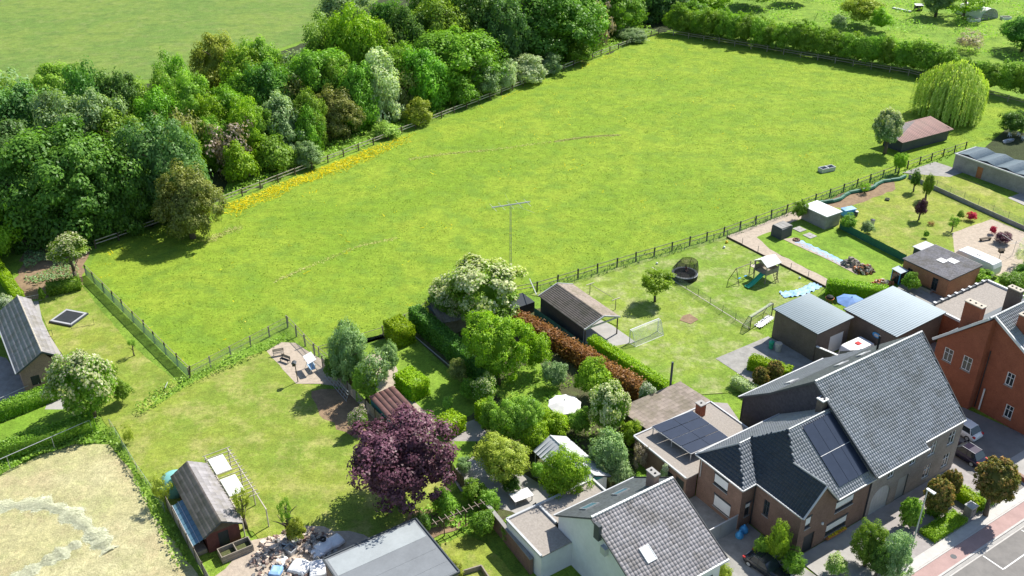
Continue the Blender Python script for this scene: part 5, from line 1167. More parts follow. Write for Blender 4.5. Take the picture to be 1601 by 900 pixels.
# ---- right-hand trees
def willow(p, h, r):
    t = thing('weeping_willow', 'large pale green weeping willow beyond the red-roofed field shelter', 'tree', (p[0], p[1], 0))
    S = 900; P = []; Nn = []; T = []
    for i in range(S):
        a = random.uniform(0, 2*pi); q = math.sqrt(random.random()); rr = r*q*(1+.12*sin(3*a)); z0 = h*(1-.42*q*q)*random.uniform(.86, 1); z1 = max(.4, z0-random.uniform(.35, .8)*h*(.35+.65*q))
        n = int((z0-z1)/.17)+2; tt = random.uniform(.2, .9); k = random.uniform(.05, .3)
        for j in range(n):
            s = j/n; ro = rr+k*math.sin(s*2.2)*1.1; P.append((ro*cos(a)+random.gauss(0, .1), ro*sin(a)+random.gauss(0, .1), z0+(z1-z0)*s)); Nn.append((cos(a), sin(a), .5)); T.append(tt)
    P = np.array(P); Nn = unit(np.array(Nn)+rng.normal(size=P.shape)*.3); n = len(P); T = np.clip(np.array(T)+rng.normal(size=n)*.12, 0, 1)
    up = np.array([0, 0, 1.])+rng.normal(size=(n, 3))*.15; b = unit(np.cross(Nn, up)); u = unit(np.cross(b, Nn)); s = (.25*rng.uniform(.7, 1.3, n))[:, None]
    V = np.empty((n, 4, 3)); V[:, 0] = P+u*s; V[:, 1] = P+b*s*.42; V[:, 2] = P-u*s; V[:, 3] = P-b*s*.42
    V = V.reshape(-1, 3); F = np.arange(n*4).reshape(n, 4); cv, cf = core(r*.62, r*.62, h*.38, h*.5); F = np.vstack([F, cf+len(V)]); V = np.vstack([V, cv]); T = np.concatenate([T, np.full(len(cf), .25)])  # added shell behind the strands, tinted darker as their inner shade
    link('crown', quadmesh('crown', V, F, T, LF['willow']), t); link('trunk', trunk_mesh(1), t, scale=(h*.9, h*.9, h*.85))
p = G(1483, 182); willow(p, 12.0, 6.9)
ptree('flowering_tree', 'small rounded tree with pale blossom in front of the field shelter', 1383, 163, 240, 52, 'round', 'sage', blossom='cream', low=.12, v=0)
ptree('shrub', 'dark green shrub beside the white garden chairs at the right edge', 1582, 170, 212, 56, 'bush', 'dark', cat='shrub', trunk=False, low=0)
ptree('tree', 'dark broad tree cut by the upper right edge', 1597, 15, 80, 80, 'round', 'dark', low=.02)
ptree('tree', 'light green tree left of the tunnel greenhouse', 1505, -30, 28, 90, 'airy', 'bright', low=.02); ptree('tree', 'grey-green tree at the top edge between two sheds', 1462, -40, 26, 60, 'round', 'sage', low=.02)
ptree('shrub', 'dark wispy broom bush beyond the far hedge', 1512, 45, 80, 50, 'airy', 'grey', cat='shrub', trunk=False, low=0)
for (cx, yt, yb, w, lf, lab) in [(1105, -25, 25, 80, 'bright', 'light green shrubby tree behind the left end of the far hedge'), (1170, -40, 10, 80, 'mid', 'green tree at the top edge beyond the far hedge'), (1240, -45, 5, 60, 'mid', 'mid green tree at the top edge left of the scrub clearing'),
    (1345, -10, 40, 66, 'yellow', 'yellow-green shrub in the scrub clearing'), (1375, 10, 50, 40, 'bright', 'bright shrub right of the yellow-green one in the clearing'), (1080, 0, 40, 60, 'lush', 'lush bush at the corner where hedge and wood meet'), (1310, 20, 50, 30, 'sage', 'small sage-green bush in the clearing')]:
    ptree('shrub', lab, cx, yt, yb, w, 'bush', lf, None, cat='shrub', trunk=False, low=0)
# tall far hedge
def bighedge(label, a, b, wd, h, lm, group=None):
    L = (b-a).length; n = int(L/3.2); t = thing('tall_hedge', label, 'hedge', (a.x, a.y, 0), group)
    for i in range(n):
        p = (b-a)*((i+.5)/n); k = random.uniform(.88, 1.12)
        d = Vector((-(b-a).y, (b-a).x, 0)).normalized()*random.uniform(-.3, .3)
        c = link('bush', get_crown('bush', random.randint(0, 2)), t, (p.x+d.x, p.y+d.y, h*.5*k), random.uniform(0, 6), (2.6, wd/2*1.1, h*.52*k)); set_leaf(c, LF[lm])
bighedge('tall overgrown hedge forming the far boundary of the paddock', W(178, 192), W(202.3, 128), 6.2, 7.0, 'mid')
bighedge('continuation of the tall far hedge to the right of the willow', W(202.5, 127), W(206, 96), 6.0, 6.4, 'mid')
bighedge('light green growth along the back of the far hedge', W(184, 191), W(207, 128), 5.0, 6.0, 'bright')
# ---- garden of the left edge
hedge('bright green clipped hedge running down the left edge', G(-10, 412), G(34, 478), 1.3, 1.9, 'lime', .12)
hedge('short bright green hedge turning left above the white shrub', G(34, 482), G(-20, 492), 1.2, 1.8, 'lime', .12)
hedge('narrow clipped yew column beside the garden gate', G(32, 496), G(39, 508), .9, 2.0, 'lime', .1)
ptree('shrub', 'small white-flowering shrub beside the slab roof', 14, 460, 500, 34, 'bush', 'sage', cat='shrub', trunk=False, low=0, blossom='white')
ptree('shrub', 'small dark green cone shrub by the garden gate', 68, 447, 470, 14, 'tall', 'mid', cat='shrub', trunk=False, low=0)
ptree('flowering_tree', 'small tree full of cream blossom above the green net fence', 120, 364, 442, 66, 'bush', 'mid', low=.45, blossom='cream', v=1)
ptree('flowering_tree', 'large cream-blossomed tree beside the left brick outbuilding', 146, 535, 652, 100, 'round', 'mid', low=.05, blossom='cream', v=2, wf=1.1)
ptree('shrub', 'green clipped shrub right of the large cream-blossomed tree', 196, 590, 630, 34, 'bush', 'mid', cat='shrub', trunk=False, low=0)
hedge('clipped hedge with brown foot in front of the left brick outbuilding', G(-30, 668), G(96, 618), 1.5, 1.9, 'mid', .12)
hedge('long dark clipped hedge above the cut hayfield', G(-30, 732), G(150, 672), 1.6, 2.2, 'mid', .12)
hedge('hedge in the shade behind the flat square trampoline', G(76, 460), G(128, 450), 1.6, 1.7, 'mid', .12, bump=.3)
ptree('tree', 'slender young tree on the left lawn with crooked trunk', 210, 528, 556, 16, 'airy', 'mid', low=.5)
ptree('shrub', 'yellow-green shrub beside the turquoise water tank', 258, 735, 790, 34, 'airy', 'yellow', cat='shrub', trunk=False, low=0); ptree('shrub', 'small leafy plant at the upper corner of the big lawn', 203, 662, 695, 22, 'airy', 'yellow', cat='shrub', trunk=False, low=0)
ptree('small_tree', 'leafy yellow-green young tree at the end of the pergola', 385, 755, 825, 30, 'airy', 'yellow', low=.3)
ptree('shrub', 'bushy shrub beside the rubble heap on the big lawn', 466, 806, 848, 34, 'bush', 'yellow', cat='shrub', trunk=False, low=0, blossom=None); ptree('small_tree', 'thin sapling standing above the rubble heap', 452, 768, 846, 24, 'airy', 'mid', low=.3)
# ---- centre
ptree('purple_tree', 'big round purple-leaved tree between lawn and pink-roofed shed', 628, 646, 792, 184, 'oak', 'purple', low=.1, v=0)
ptree('conifer', 'blue-green pine-like tree beside the gravel seating place', 548, 488, 602, 70, 'round', 'sage', low=-.1)
ptree('shrub', 'dark shrub at the foot of the pine-like tree', 528, 550, 600, 40, 'bush', 'dark', cat='shrub', trunk=False, low=0)
ptree('tree', 'grey-green spiky tree behind the brown timber fence', 588, 535, 625, 62, 'airy', 'sage', low=.1); ptree('tree', 'green broad-leaved bush under the spiky tree', 575, 565, 628, 50, 'bush', 'mid', low=0)
ptree('shrub', 'dark shrub between gravel seat and timber fence', 610, 530, 590, 34, 'bush', 'sage', cat='shrub', trunk=False, low=0)
ptree('rhododendron', 'pink and white flowering rhododendron below the brown fence', 562, 637, 676, 38, 'bush', 'mid', cat='shrub', trunk=False, low=0, blossom='pink')
ptree('flowering_tree', 'wide white-blossomed tree over the board shed', 762, 396, 520, 128, 'oak', 'mid', low=.12, blossom='cream', v=0); ptree('flowering_tree', 'left arm of white-blossomed bushes beside the board shed', 702, 436, 500, 78, 'round', 'mid', low=.1, blossom='cream', v=1)
ptree('tree', 'bright green many-stemmed tree in the middle of the gardens', 778, 476, 600, 108, 'oak', 'bright', low=.04, v=2)
hedge('square clipped yellow-green hedge block at the paddock wire fence', W(46.2, 98.2), W(46.4, 94.6), 2.6, 2.7, 'lime', .13)
hedge('tall dark clipped hedge along the narrow shady lawn', W(49.8, 98.8), W(50.3, 80.5), 1.8, 2.9, 'dark', .13)
hedge('square clipped lime hedge block left of the narrow lawn', W(41.9, 87.2), W(42.4, 83.5), 2.6, 2.3, 'lime', .13)
hedge('lime green clipped hedge right of the purple tree', W(42.1, 77.6), W(42.5, 75.2), 2.4, 1.9, 'lime', .13)
hedge('clipped green hedge pillar at the end of the tall dark hedge', W(46.2, 76.5), W(46.6, 74.6), 1.6, 2.6, 'lime', .13)
ptree('shrub', 'white and pink flowering shrub at the end of the tall dark hedge', 758, 583, 636, 44, 'bush', 'mid', cat='shrub', trunk=False, low=0, blossom='cream')
ptree('shrub', 'big leafy green shrub in the middle garden, left of the white parasol', 805, 612, 700, 84, 'oak', 'mid', cat='shrub', trunk=False, low=0); ptree('shrub', 'mid green shrub between the flowering shrub and the big leafy one', 770, 622, 680, 46, 'bush', 'mid', cat='shrub', trunk=False, low=0)
ptree('shrub', 'upper lime green shrub left of the garden shed', 868, 640, 688, 54, 'bush', 'lime', cat='shrub', trunk=False, low=0); ptree('shrub', 'lower lime green shrub beside the pale garden shed roof', 838, 662, 710, 50, 'bush', 'lime', cat='shrub', trunk=False, low=0)
ptree('maple', 'yellow-green spreading maple above the stone terrace', 786, 680, 752, 96, 'oak', 'yellow', low=.15, v=1)
ptree('tree', 'bushy round green tree in front of the garden shed', 882, 698, 792, 74, 'round', 'bright', low=.0, v=1, wf=1.1)
ptree('shrub', 'leafy shrub beside the trellis and garden wall', 742, 750, 786, 44, 'bush', 'mid', cat='shrub', trunk=False, low=0); ptree('shrub', 'small green shrub below the purple tree', 690, 760, 800, 34, 'bush', 'lush', cat='shrub', trunk=False, low=0)
ptree('shrub', 'silvery green shrub right of the garden shed', 948, 672, 745, 70, 'bush', 'sage', cat='shrub', trunk=False, low=0); ptree('shrub', 'grey-green lower shrub beside the annexe wall', 968, 716, 760, 46, 'bush', 'sage', cat='shrub', trunk=False, low=0)
ptree('shrub', 'light twiggy shrub near the annexe corner', 1000, 690, 735, 28, 'airy', 'grey', cat='shrub', trunk=False, low=0); ptree('shrub', 'olive green rounded bush above the white parasol', 866, 565, 607, 46, 'bush', 'sage', cat='shrub', trunk=False, low=0)
ptree('shrub', 'light green rounded bush at the left end of the rusty hedge', 838, 515, 582, 52, 'bush', 'bright', cat='shrub', trunk=False, low=0)
ptree('shrub', 'bright green leafy bush right of the white parasol', 925, 560, 625, 64, 'bush', 'bright', cat='shrub', trunk=False, low=0)
ptree('flowering_tree', 'cream-flowering green tree between parasol and slab-roofed annexe', 950, 588, 680, 74, 'round', 'mid', low=.05, blossom='cream', v=0)
ptree('shrub', 'white-tipped shrub at the corner of the slab-roofed annexe', 1010, 598, 640, 34, 'bush', 'sage', cat='shrub', trunk=False, low=0, blossom='white')
for i, (a, b, lf, lab) in enumerate([((60.8, 91), (62.2, 82.8), 'rust', 'rusty red hedge next to the carport wall'), ((62.2, 82.4), (63.2, 75.5), 'rust', 'middle stretch of the rusty red hedge'), ((63.2, 75.2), (64, 69), 'rust', 'lower stretch of the rusty red hedge near the flue pipe')]):
    hedge(lab, W(*a), W(*b), 1.7, 2.1, lf, .15, 60, .5)
hedge('long bright lime clipped hedge beside the football goal lawn', W(65.9, 81.2), W(67.0, 67.2), 1.4, 1.9, 'lime', .1, 80)
fence('blue_screen_fence', 'thin fence with blue-green screen between the rusty and the lime hedge', [W(64.4, 91.8), W(64.7, 81.5), W(65.5, 68.5)], 3, 1.5, .06, (), post='anth', screen='teal', sh=1.3, roundpost=True)
# ---- gardens at the right
ptree('small_tree', 'small mop-headed tree casting a round shadow on the goal lawn', 1024, 422, 472, 60, 'bush', 'bright', low=.3, v=2)
hedge('dark green clipped hedge behind the blue parasol', W(101.9, 73.9), W(107.2, 67.8), 1.6, 2.3, 'bright', .12)
hedge('clipped hedge with bright top behind the two red-tipped shrubs', W(79.6, 66.8), W(81.6, 62.0), 1.5, 1.8, 'lime', .12)
hedge('low pale grey-green clipped hedge at the terrace edge', W(75.3, 65.3), W(75.9, 60.6), 1.3, 1.3, 'pale', .1)
ptree('shrub', 'upper red-tipped round shrub by the terrace', 1208, 562, 598, 28, 'ball', 'photinia', cat='shrub', trunk=False, low=0); ptree('shrub', 'lower red-tipped round shrub by the terrace', 1187, 572, 606, 28, 'ball', 'photinia', cat='shrub', trunk=False, low=0)
for (cx, yt, yb, w, k, lf, lab, bl) in [
 (1404, 238, 272, 24, 'bush', 'bright', 'bushy young tree at the corner by the paddock fence', None), (1428, 265, 300, 18, 'bush', 'dark', 'dark small tree left of the pair in the right garden', None), (1447, 266, 312, 22, 'tall', 'mid', 'upright green small tree in the right garden', None),
 (1436, 308, 344, 22, 'bush', 'purple', 'small purple-leaved tree on the right lawn', None), (1488, 333, 362, 18, 'airy', 'mid', 'thin young tree on the right lawn', None), (1352, 282, 302, 18, 'airy', 'bright', 'small sapling on the bare soil by the tarpaulin', None),
 (1248, 310, 345, 26, 'bush', 'mid', 'green shrub left of the white-roofed shed', None), (1325, 335, 360, 30, 'bush', 'mid', 'green plants right of the white-roofed shed', None), (1355, 345, 366, 26, 'bush', 'sage', 'bushy plants beside the blue barrel', None),
 (1518, 330, 345, 17, 'bush', 'magenta', 'upper magenta flowering shrub by the low wall', None), (1551, 352, 366, 12, 'bush', 'magenta', 'lower magenta flowering shrub by the low wall', None), (1500, 328, 343, 12, 'bush', 'mid', 'small green shrub left of the magenta one', None),
 (1566, 362, 380, 30, 'bush', 'purple', 'dark purple shrub beside the low wall at the right edge', None), (1455, 345, 352, 13, 'airy', 'rust', 'small reddish plant on the right lawn', None), (1447, 360, 372, 10, 'bush', 'mid', 'little dark shrub on the right lawn near the small shed', None),
 (1420, 425, 456, 30, 'bush', 'lush', 'leafy green bush against the orange brick outbuilding', None), (1530, 420, 440, 40, 'bush', 'bright', 'bright bush at the corner of the gravel roof building', None), (1580, 425, 455, 50, 'bush', 'mid', 'green shrubs behind the gravel roof building', None),
 (1593, 372, 415, 26, 'airy', 'white', 'pale flowering shrub at the right edge behind the caravan', None), (1600, 405, 440, 40, 'bush', 'dark', 'dark shrub at the right edge below the pale flowering one', None)]:
    ptree('small_tree' if 'tree' in lab or 'sapling' in lab else 'shrub', lab, cx, yt, yb, w, k, lf, None, cat='tree' if 'tree' in lab or 'sapling' in lab else 'shrub', trunk=('tree' in lab or 'sapling' in lab), low=.1 if 'tree' in lab else 0, blossom=bl)
# ---- front gardens
ptree('topiary', 'egg-shaped clipped green bush near the street lamp', 1419, 777, 825, 36, 'ball', 'mid', cat='topiary', trunk=False, low=0, wf=1.0)
ptree('topiary', 'red-tipped clipped ball bush left of the hedge by the grey brick house', 1461, 746, 802, 46, 'ball', 'photinia', cat='topiary', trunk=False, low=0); ptree('topiary', 'smaller red-tipped ball bush behind the other one', 1481, 733, 778, 32, 'ball', 'photinia', cat='topiary', trunk=False, low=.1)
ptree('topiary', 'large round red-tipped standard tree above the front hedge', 1541, 716, 806, 66, 'ball', 'photinia', cat='topiary', low=.28)
hedge('low green box hedge under the red-tipped ball bushes', W(75.5, 37.6), W(79.3, 38.8), 1.3, .8, 'mid', .09)
hedge('bright green clipped hedge running back from the street under the standard tree', W(80.4, 38.6), W(80.4, 35.4), 1.5, 1.3, 'lime', .09); hedge('dark green clipped hedge along the pavement under the standard tree', W(80.2, 35.9), W(83.2, 35.9), 1.5, 1.2, 'lush', .09)
hedge('flat-topped grass-green clipped hedge block beside the street lamp', W(72.45, 35.95), W(77.7, 35.95), 1.75, .7, 'bright', .07, 130, .03, name='box_block')
ptree('shrub', 'climbing yellow-green bush against the side wall of the dark-roofed house', 1213, 806, 880, 46, 'tall', 'bright', cat='climber', trunk=False, low=0); ptree('shrub', 'lower dark green part of the climber by the downpipe', 1188, 836, 872, 28, 'bush', 'mid', cat='shrub', trunk=False, low=0)
ptree('shrub', 'green shrub in front of the entrance corner', 1238, 862, 900, 44, 'bush', 'lush', cat='shrub', trunk=False, low=0)
ptree('conifer', 'left spreading conifer in the front garden of the dark-roofed house', 1352, 812, 885, 60, 'oak', 'mid', low=0); ptree('conifer', 'right blue-green conifer in the front garden next to the lamp', 1392, 832, 902, 62, 'round', 'sage', low=0); ptree('conifer', 'small dark conifer between the two front garden conifers', 1368, 850, 905, 40, 'bush', 'dark', low=0)
ptree('shrub', 'small flowering shrubs in the front garden border', 1305, 868, 900, 40, 'bush', 'weed', cat='shrub', trunk=False, low=0, blossom='cream'); ptree('shrub', 'yellow-green shrub at the gable foot of the white house', 1128, 880, 915, 36, 'bush', 'yellow', cat='shrub', trunk=False, low=0)
ptree('shrub', 'green shrub growing in the timber planter at the bottom', 712, 878, 905, 30, 'bush', 'yellow', cat='shrub', trunk=False, low=0)
herbs('garden_herbs', 'green ground cover and small perennials between the middle garden shrubs', 'ground cover', PX((700, 530), (860, 560), (920, 620), (1000, 690), (985, 750), (900, 720), (840, 650), (770, 620), (700, 560)), 6500, .5, .16, 'weed', lambda P: fnoise(P[:, 0], P[:, 1], .9, 12) > -.1)
herbs('garden_herbs', 'low green ground cover below the trellis beside the flat-roofed building', 'ground cover', PX((655, 800), (700, 775), (740, 800), (750, 830), (700, 850), (670, 830)), 1600, .4, .15, 'weed', lambda P: fnoise(P[:, 0], P[:, 1], 1.2, 12) > -.2)

for (cx, yt, yb, w, k, lf, lab) in [(765, 765, 800, 40, 'bush', 'mid', 'green shrub at the left end of the terrace table'), (725, 715, 738, 30, 'bush', 'sage', 'grey-green plant between purple tree and terrace'), (800, 742, 770, 34, 'bush', 'dark', 'dark shrub in the shade under the yellow-green maple'),
    (755, 800, 835, 46, 'bush', 'lush', 'lush shrub leaning over the garden wall'), (800, 810, 838, 40, 'bush', 'mid', 'mid green shrub near the rear extension corner'), (842, 722, 750, 30, 'bush', 'mid', 'mid green shrub left of the shed bay'), (905, 640, 680, 44, 'bush', 'mid', 'mid green shrub right behind the white parasol'),
    (985, 655, 700, 40, 'bush', 'bright', 'bright shrub against the slab-roofed annexe wall'), (930, 775, 790, 26, 'bush', 'bright', 'small bright hedge plant between shed and house'), (1000, 740, 775, 34, 'bush', 'mid', 'mid green shrub by the annexe corner'), (842, 640, 672, 40, 'bush', 'mid', 'mid green shrub just left of the parasol shade'),
    (715, 560, 600, 36, 'bush', 'olive', 'olive shrub on top of the bank behind the tall dark hedge'), (735, 590, 625, 34, 'bush', 'mid', 'mid green shrub behind the lower end of the tall dark hedge'), (700, 620, 640, 20, 'bush', 'weed', 'light plant beside the narrow lawn'), (700, 770, 810, 40, 'bush', 'mid', 'mid green shrub between purple tree and trellis'), (660, 800, 838, 36, 'bush', 'dark', 'dark plants under the right side of the purple tree')]:
    ptree('shrub', lab, cx, yt, yb, w, k, lf, 'shrubs in the middle gardens', cat='shrub', trunk=False, low=0)
# ================================================================ THINGS IN THE GARDENS AND THE STREET
def lthing(name, label, cat, p, rot=0, group=None): return thing(name, label, cat, (p[0], p[1], p[2] if len(p) > 2 else 0), group, rot)
def part(t, name, mat, fn, smooth=False, bevel=0):
    m = M(); fn(m); return m.build(name, MT[mat], t, local=True, smooth=smooth, bevel=bevel)
# ---- cars (front towards +x)
def car(label, p, rot, L, Wd, H, paint, suv=False, rails=False):
    t = lthing('car', label, 'car', p, rot, 'cars parked on the driveways'); hw = Wd/2; x0 = -L/2; n = 14
    def ring(x, zb, zt, w, wt, k=8):
        out = []
        prof = [(-w*.92, zb), (-w, zb+(zt-zb)*.3), (-w*.985, zb+(zt-zb)*.75), (-wt, zt), (-wt*.5, zt+.02), (wt*.5, zt+.02), (wt, zt), (w*.985, zb+(zt-zb)*.75), (w, zb+(zt-zb)*.3), (w*.92, zb)]
        return [(x, y, z) for y, z in prof][::-1]
    bl = .62*H; hood = bl*.93; S = [(0, .34, .52*bl+.1, .84, .7), (.03, .24, bl*.86, .95, .84), (.12, .2, bl*.99, 1, .9), (.3, .2, bl, 1, .92), (.62, .2, bl, 1, .92), (.72, .2, bl*.98, 1, .92), (.86, .2, hood*.94, .99, .88), (.95, .22, hood*.82, .94, .8), (1, .32, hood*.62, .8, .66)]
    part(t, 'body', paint, lambda m: m.loft([ring(x0+L*a, b, c, hw*w, hw*wt) for a, b, c, w, wt in S]), True)
    tail = .07 if suv else .1
    C = [(tail, bl-.02, .90, .86), (tail+.1 if suv else .22, H-.06, .76, .70), (.36, H, .78, .72), (.52, H-.03, .77, .71), (.70, bl-.03, .90, .86)]
    gl = [(x0+L*a, z, hw*w) for a, z, w, _ in C]
    def cabin(m):
        rings = []
        for (x, z, w) in gl: rings.append((x, z, w))
        b = bl-.04
        for i in range(len(gl)-1):
            (xa, za, wa), (xb, zb, wb) = gl[i], gl[i+1]
            m.poly([(xa, -wa, za), (xb, -wb, zb), (xb, wb, zb), (xa, wa, za)])
            for s in (-1, 1): m.poly([(xa, s*hw*.9, b), (xb, s*hw*.9, b), (xb, s*wb, zb), (xa, s*wa, za)])
    g = part(t, 'cabin_glass', 'glass', cabin)
    def roof(m):
        for i in (1, 2):
            (xa, za, wa), (xb, zb, wb) = gl[i], gl[i+1]
            m.loft([[(xa, -wa, za+.01), (xb, -wb, zb+.01), (xb, wb, zb+.01), (xa, wa, za+.01)], [(xa+.03, -wa*.95, za+.05), (xb-.03, -wb*.95, zb+.05), (xb-.03, wb*.95, zb+.05), (xa+.03, wa*.95, za+.05)]])
    part(t, 'roof', paint, roof)
    for i in (0, 1, 2, 3, 4):
        x, z, w = gl[i]
        if i in (1, 2, 3):
            for s in (-1, 1):
                xb = x+(-.25 if i == 1 else (.0 if i == 2 else .62)); part(t, 'pillar', paint, lambda m: m.beam((x, s*(w+.01), z+.01), (xb, s*(hw*.91+.01), bl-.03), .07, .05))
    for fx in (.17, .81):
        for s in (-1, 1):
            w = part(t, 'wheel', 'black', lambda m: m.tube((x0+L*fx, s*(hw-.2), .33), (x0+L*fx, s*(hw+.015), .33), .34, .33, 14))
            m = M(); m.tube((x0+L*fx, s*(hw+.0), .33), (x0+L*fx, s*(hw+.025), .33), .22, .2, 10); m.build('rim', MT['lgrey'], w, local=True)
    for s in (-1, 1):
        part(t, 'tail_light', 'red', lambda m: m.box(x0-.01, x0+.3, s*hw*.82-.1, s*hw*.82+.1, bl*.72, bl*.9)); part(t, 'headlight', 'shutter', lambda m: m.box(-x0-.32, -x0-.06, s*hw*.72-.14, s*hw*.72+.14, hood*.66, hood*.8))
        part(t, 'door_mirror', paint, lambda m: m.box(x0+L*.64, x0+L*.64+.18, s*(hw+.12)-.09, s*(hw+.12)+.09, bl, bl+.14))
    if rails:
        for s in (-1, 1): part(t, 'roof_rail', 'lgrey', lambda m: m.path([(gl[1][0], s*gl[1][2]*.9, H), (gl[3][0], s*gl[3][2]*.9, H+.05)], .03, 5))
    part(t, 'number_plate', 'white', lambda m: m.box(x0-.02, x0+.03, -.26, .26, .5, .61))
    return t
aW = GA
car('white estate car parked between the grey and the red brick house', W(90.2, 44.6), GA+pi/2, 4.7, 1.88, 1.58, 'carw', True, False)
car('dark violet car with pale roof rails parked beside the grey brick house', W(86.6, 41.6), GA+pi/2, 4.5, 1.8, 1.62, 'carv', True, True)
car('black saloon car half in the picture on the driveway at the bottom', W(56.3, 41.6), GA-pi/2+.12, 4.6, 1.8, 1.42, 'cark')
# white caravan roof in the yard
def caravan(label, p, rot, L, Wd, H, hatch):
    t = lthing('caravan', label, 'caravan', p, rot, 'parked caravans')
    def sh(m):
        pr = [(-L/2, .9), (-L/2+.1, .5), (L/2-.1, .5), (L/2, .9), (L/2-.05, H*.75), (L/2-.4, H-.08), (L/2-.9, H), (-L/2+.7, H), (-L/2+.25, H-.1), (-L/2+.02, H*.7)]
        m.loft([[(x*.985, s*Wd/2, .5+(z-.5)*.97) for x, z in pr] if abs(s) == 1 else [(x, s*Wd/2, z) for x, z in pr] for s in (-1, -.92, .92, 1)])
    part(t, 'body', 'whitep', sh, bevel=.06)
    part(t, 'roof_hatch', hatch, lambda m: m.box(-.3, .35, -.3, .3, H+.003, H+.09))
    part(t, 'window', 'glass', lambda m: (m.box(-.9, .9, -Wd/2-.02, -Wd/2+.02, 1.3, 1.85), m.box(-.9, .9, Wd/2-.02, Wd/2+.02, 1.3, 1.85), m.box(L/2-.08, L/2+.0, -.7, .7, 1.35, 1.8)))
    for s in (-1, 1): part(t, 'wheel', 'black', lambda m: m.tube((0, s*(Wd/2-.2), .33), (0, s*(Wd/2+.02), .33), .33, .33, 12))
    part(t, 'drawbar', 'anth', lambda m: m.beam((L/2-.1, 0, .45), (L/2+1, 0, .45), .1, .1))
caravan('white caravan with small red roof hatch in the narrow yard', W(91.9, 60.6), GA, 4.4, 2.1, 2.5, 'red')
caravan('white caravan with grey roof hatch behind the brick outbuilding', W(126.0, 66.5), GA+pi/2, 6.2, 2.3, 2.6, 'lgrey')
# ---- street lamp
t = lthing('street_lamp', 'tall slim grey street lamp at the edge of the pavement', 'street lamp', W(67.3, 34.5))
part(t, 'pole', 'lgrey', lambda m: m.path([(0, 0, 0), (0, 0, 1.2), (0, 0, 9.9)], [.11, .085, .05], 10)); part(t, 'door', 'grey', lambda m: m.box(-.05, .05, -.125, -.1, .6, 1.1))
d = -EW
h = part(t, 'lamp_head', 'white', lambda m: m.loft([[(d.x*a+d.y*b, d.y*a-d.x*b, z) for a, b in ((-.1, -.13), (.75, -.17), (.75, .17), (-.1, .13))] for z in (9.88, 9.98)]))
# ---- brick pillar with letter box
t = lthing('gate_pillar', 'grey brick pillar with pale stone cap at the end of the box hedge', 'pillar', W(78.9, 35.7), GA)
part(t, 'shaft', 'brickg', lambda m: m.box(-.45, .45, -.4, .4, 0, 1.25)); part(t, 'cap', 'lgrey', lambda m: m.loft([[(-.52, -.47, 1.252), (.52, -.47, 1.252), (.52, .47, 1.252), (-.52, .47, 1.252)], [(-.52, -.47, 1.34), (.52, -.47, 1.34), (.52, .47, 1.34), (-.52, .47, 1.34)], [(-.1, -.1, 1.46), (.1, -.1, 1.46), (.1, .1, 1.46), (-.1, .1, 1.46)]]))
part(t, 'letter_slot', 'anth', lambda m: m.box(-.2, .2, -.42, -.395, .85, .95))
low_wall('low brown brick wall edging the neighbouring driveway', W(88.4, 39.4), W(88.1, 35), .6, .25, 'brickr', 'brickl')
# ---- gate beside the white house
t = lthing('driveway_gate', 'solid blue-grey panel gate between the white house and the brick house', 'gate', W(50.8, 47.1), GA)
for i in range(3): part(t, 'gate_panel', 'grey', lambda m: m.box(.05+i*2.3, 2.3+i*2.3, -.04, .04, .08, 2.0))
part(t, 'top_rail', 'lgrey', lambda m: m.box(0, 6.95, -.05, .05, 2.003, 2.07))
# ---- rubbish sacks
for i, (u, w, r, lab) in enumerate([(57.3, 46.2, .42, 'left light blue rubbish sack against the brick house'), (58.2, 46.5, .46, 'right light blue rubbish sack by the downpipe')]):
    t = lthing('rubbish_sack', lab, 'rubbish sack', W(u, w), 0, 'rubbish sacks by the house')
    part(t, 'sack', 'bluep', lambda m: m.lathe((0, 0, 0), [(r*.7, 0), (r, .15), (r*.95, .45), (r*.5, .75), (.07, .85)], 9), True); part(t, 'neck', 'bluep', lambda m: m.lathe((0, 0, .83), [(.05, 0), (.12, .12), (.03, .2)], 7))
# ---- parasols
def parasol(label, p, r, h, cloth, n=8, tilt=0):
    t = lthing('parasol', label, 'parasol', p, 0, 'garden parasols'); 
    part(t, 'pole', 'lgrey', lambda m: m.tube((0, 0, 0), (0, 0, h+.1), .035, .03, 8)); part(t, 'base', 'concreted', lambda m: m.lathe((0, 0, 0), [(.4, .0), (.4, .06), (.08, .12), (.05, .3)], 14))
    for k in range(n):
        a0, a1 = 2*pi*k/n+.2, 2*pi*(k+1)/n+.2; am = (a0+a1)/2
        part(t, 'canopy_panel', cloth, lambda m: m.loft([[(0, 0, h+.02-z), (r*.5*cos(a0), r*.5*sin(a0), h-.28-z), (r*cos(a0), r*sin(a0), h-.62-z), (r*.93*cos(am), r*.93*sin(am), h-.66-z), (r*cos(a1), r*sin(a1), h-.62-z), (r*.5*cos(a1), r*.5*sin(a1), h-.28-z)] for z in (.02, 0)]))
        part(t, 'rib', 'lgrey', lambda m: m.beam((0, 0, h-.05), (r*.97*cos(a0), r*.97*sin(a0), h-.66), .025, .025))
    part(t, 'finial', cloth, lambda m: m.lathe((0, 0, h), [(.09, 0), (.06, .08), (.01, .14)], 8))
parasol('large pale scalloped parasol open in the middle garden', G(882, 655), 1.95, 2.75, 'cloth', 10)
parasol('blue parasol open behind the metal-roofed garage', G(1327, 490), 2.0, 2.6, 'blue', 8)
# garden table under the pale parasol
t = lthing('garden_table', 'dark garden table under the pale parasol', 'table', G(880, 662), GA)
part(t, 'table_top', 'anth', lambda m: m.box(-.8, .8, -.45, .45, .7, .74))
for a in (-.7, .7):
    for b in (-.38, .38): part(t, 'leg', 'anth', lambda m: m.box(a-.03, a+.03, b-.03, b+.03, 0, .7))
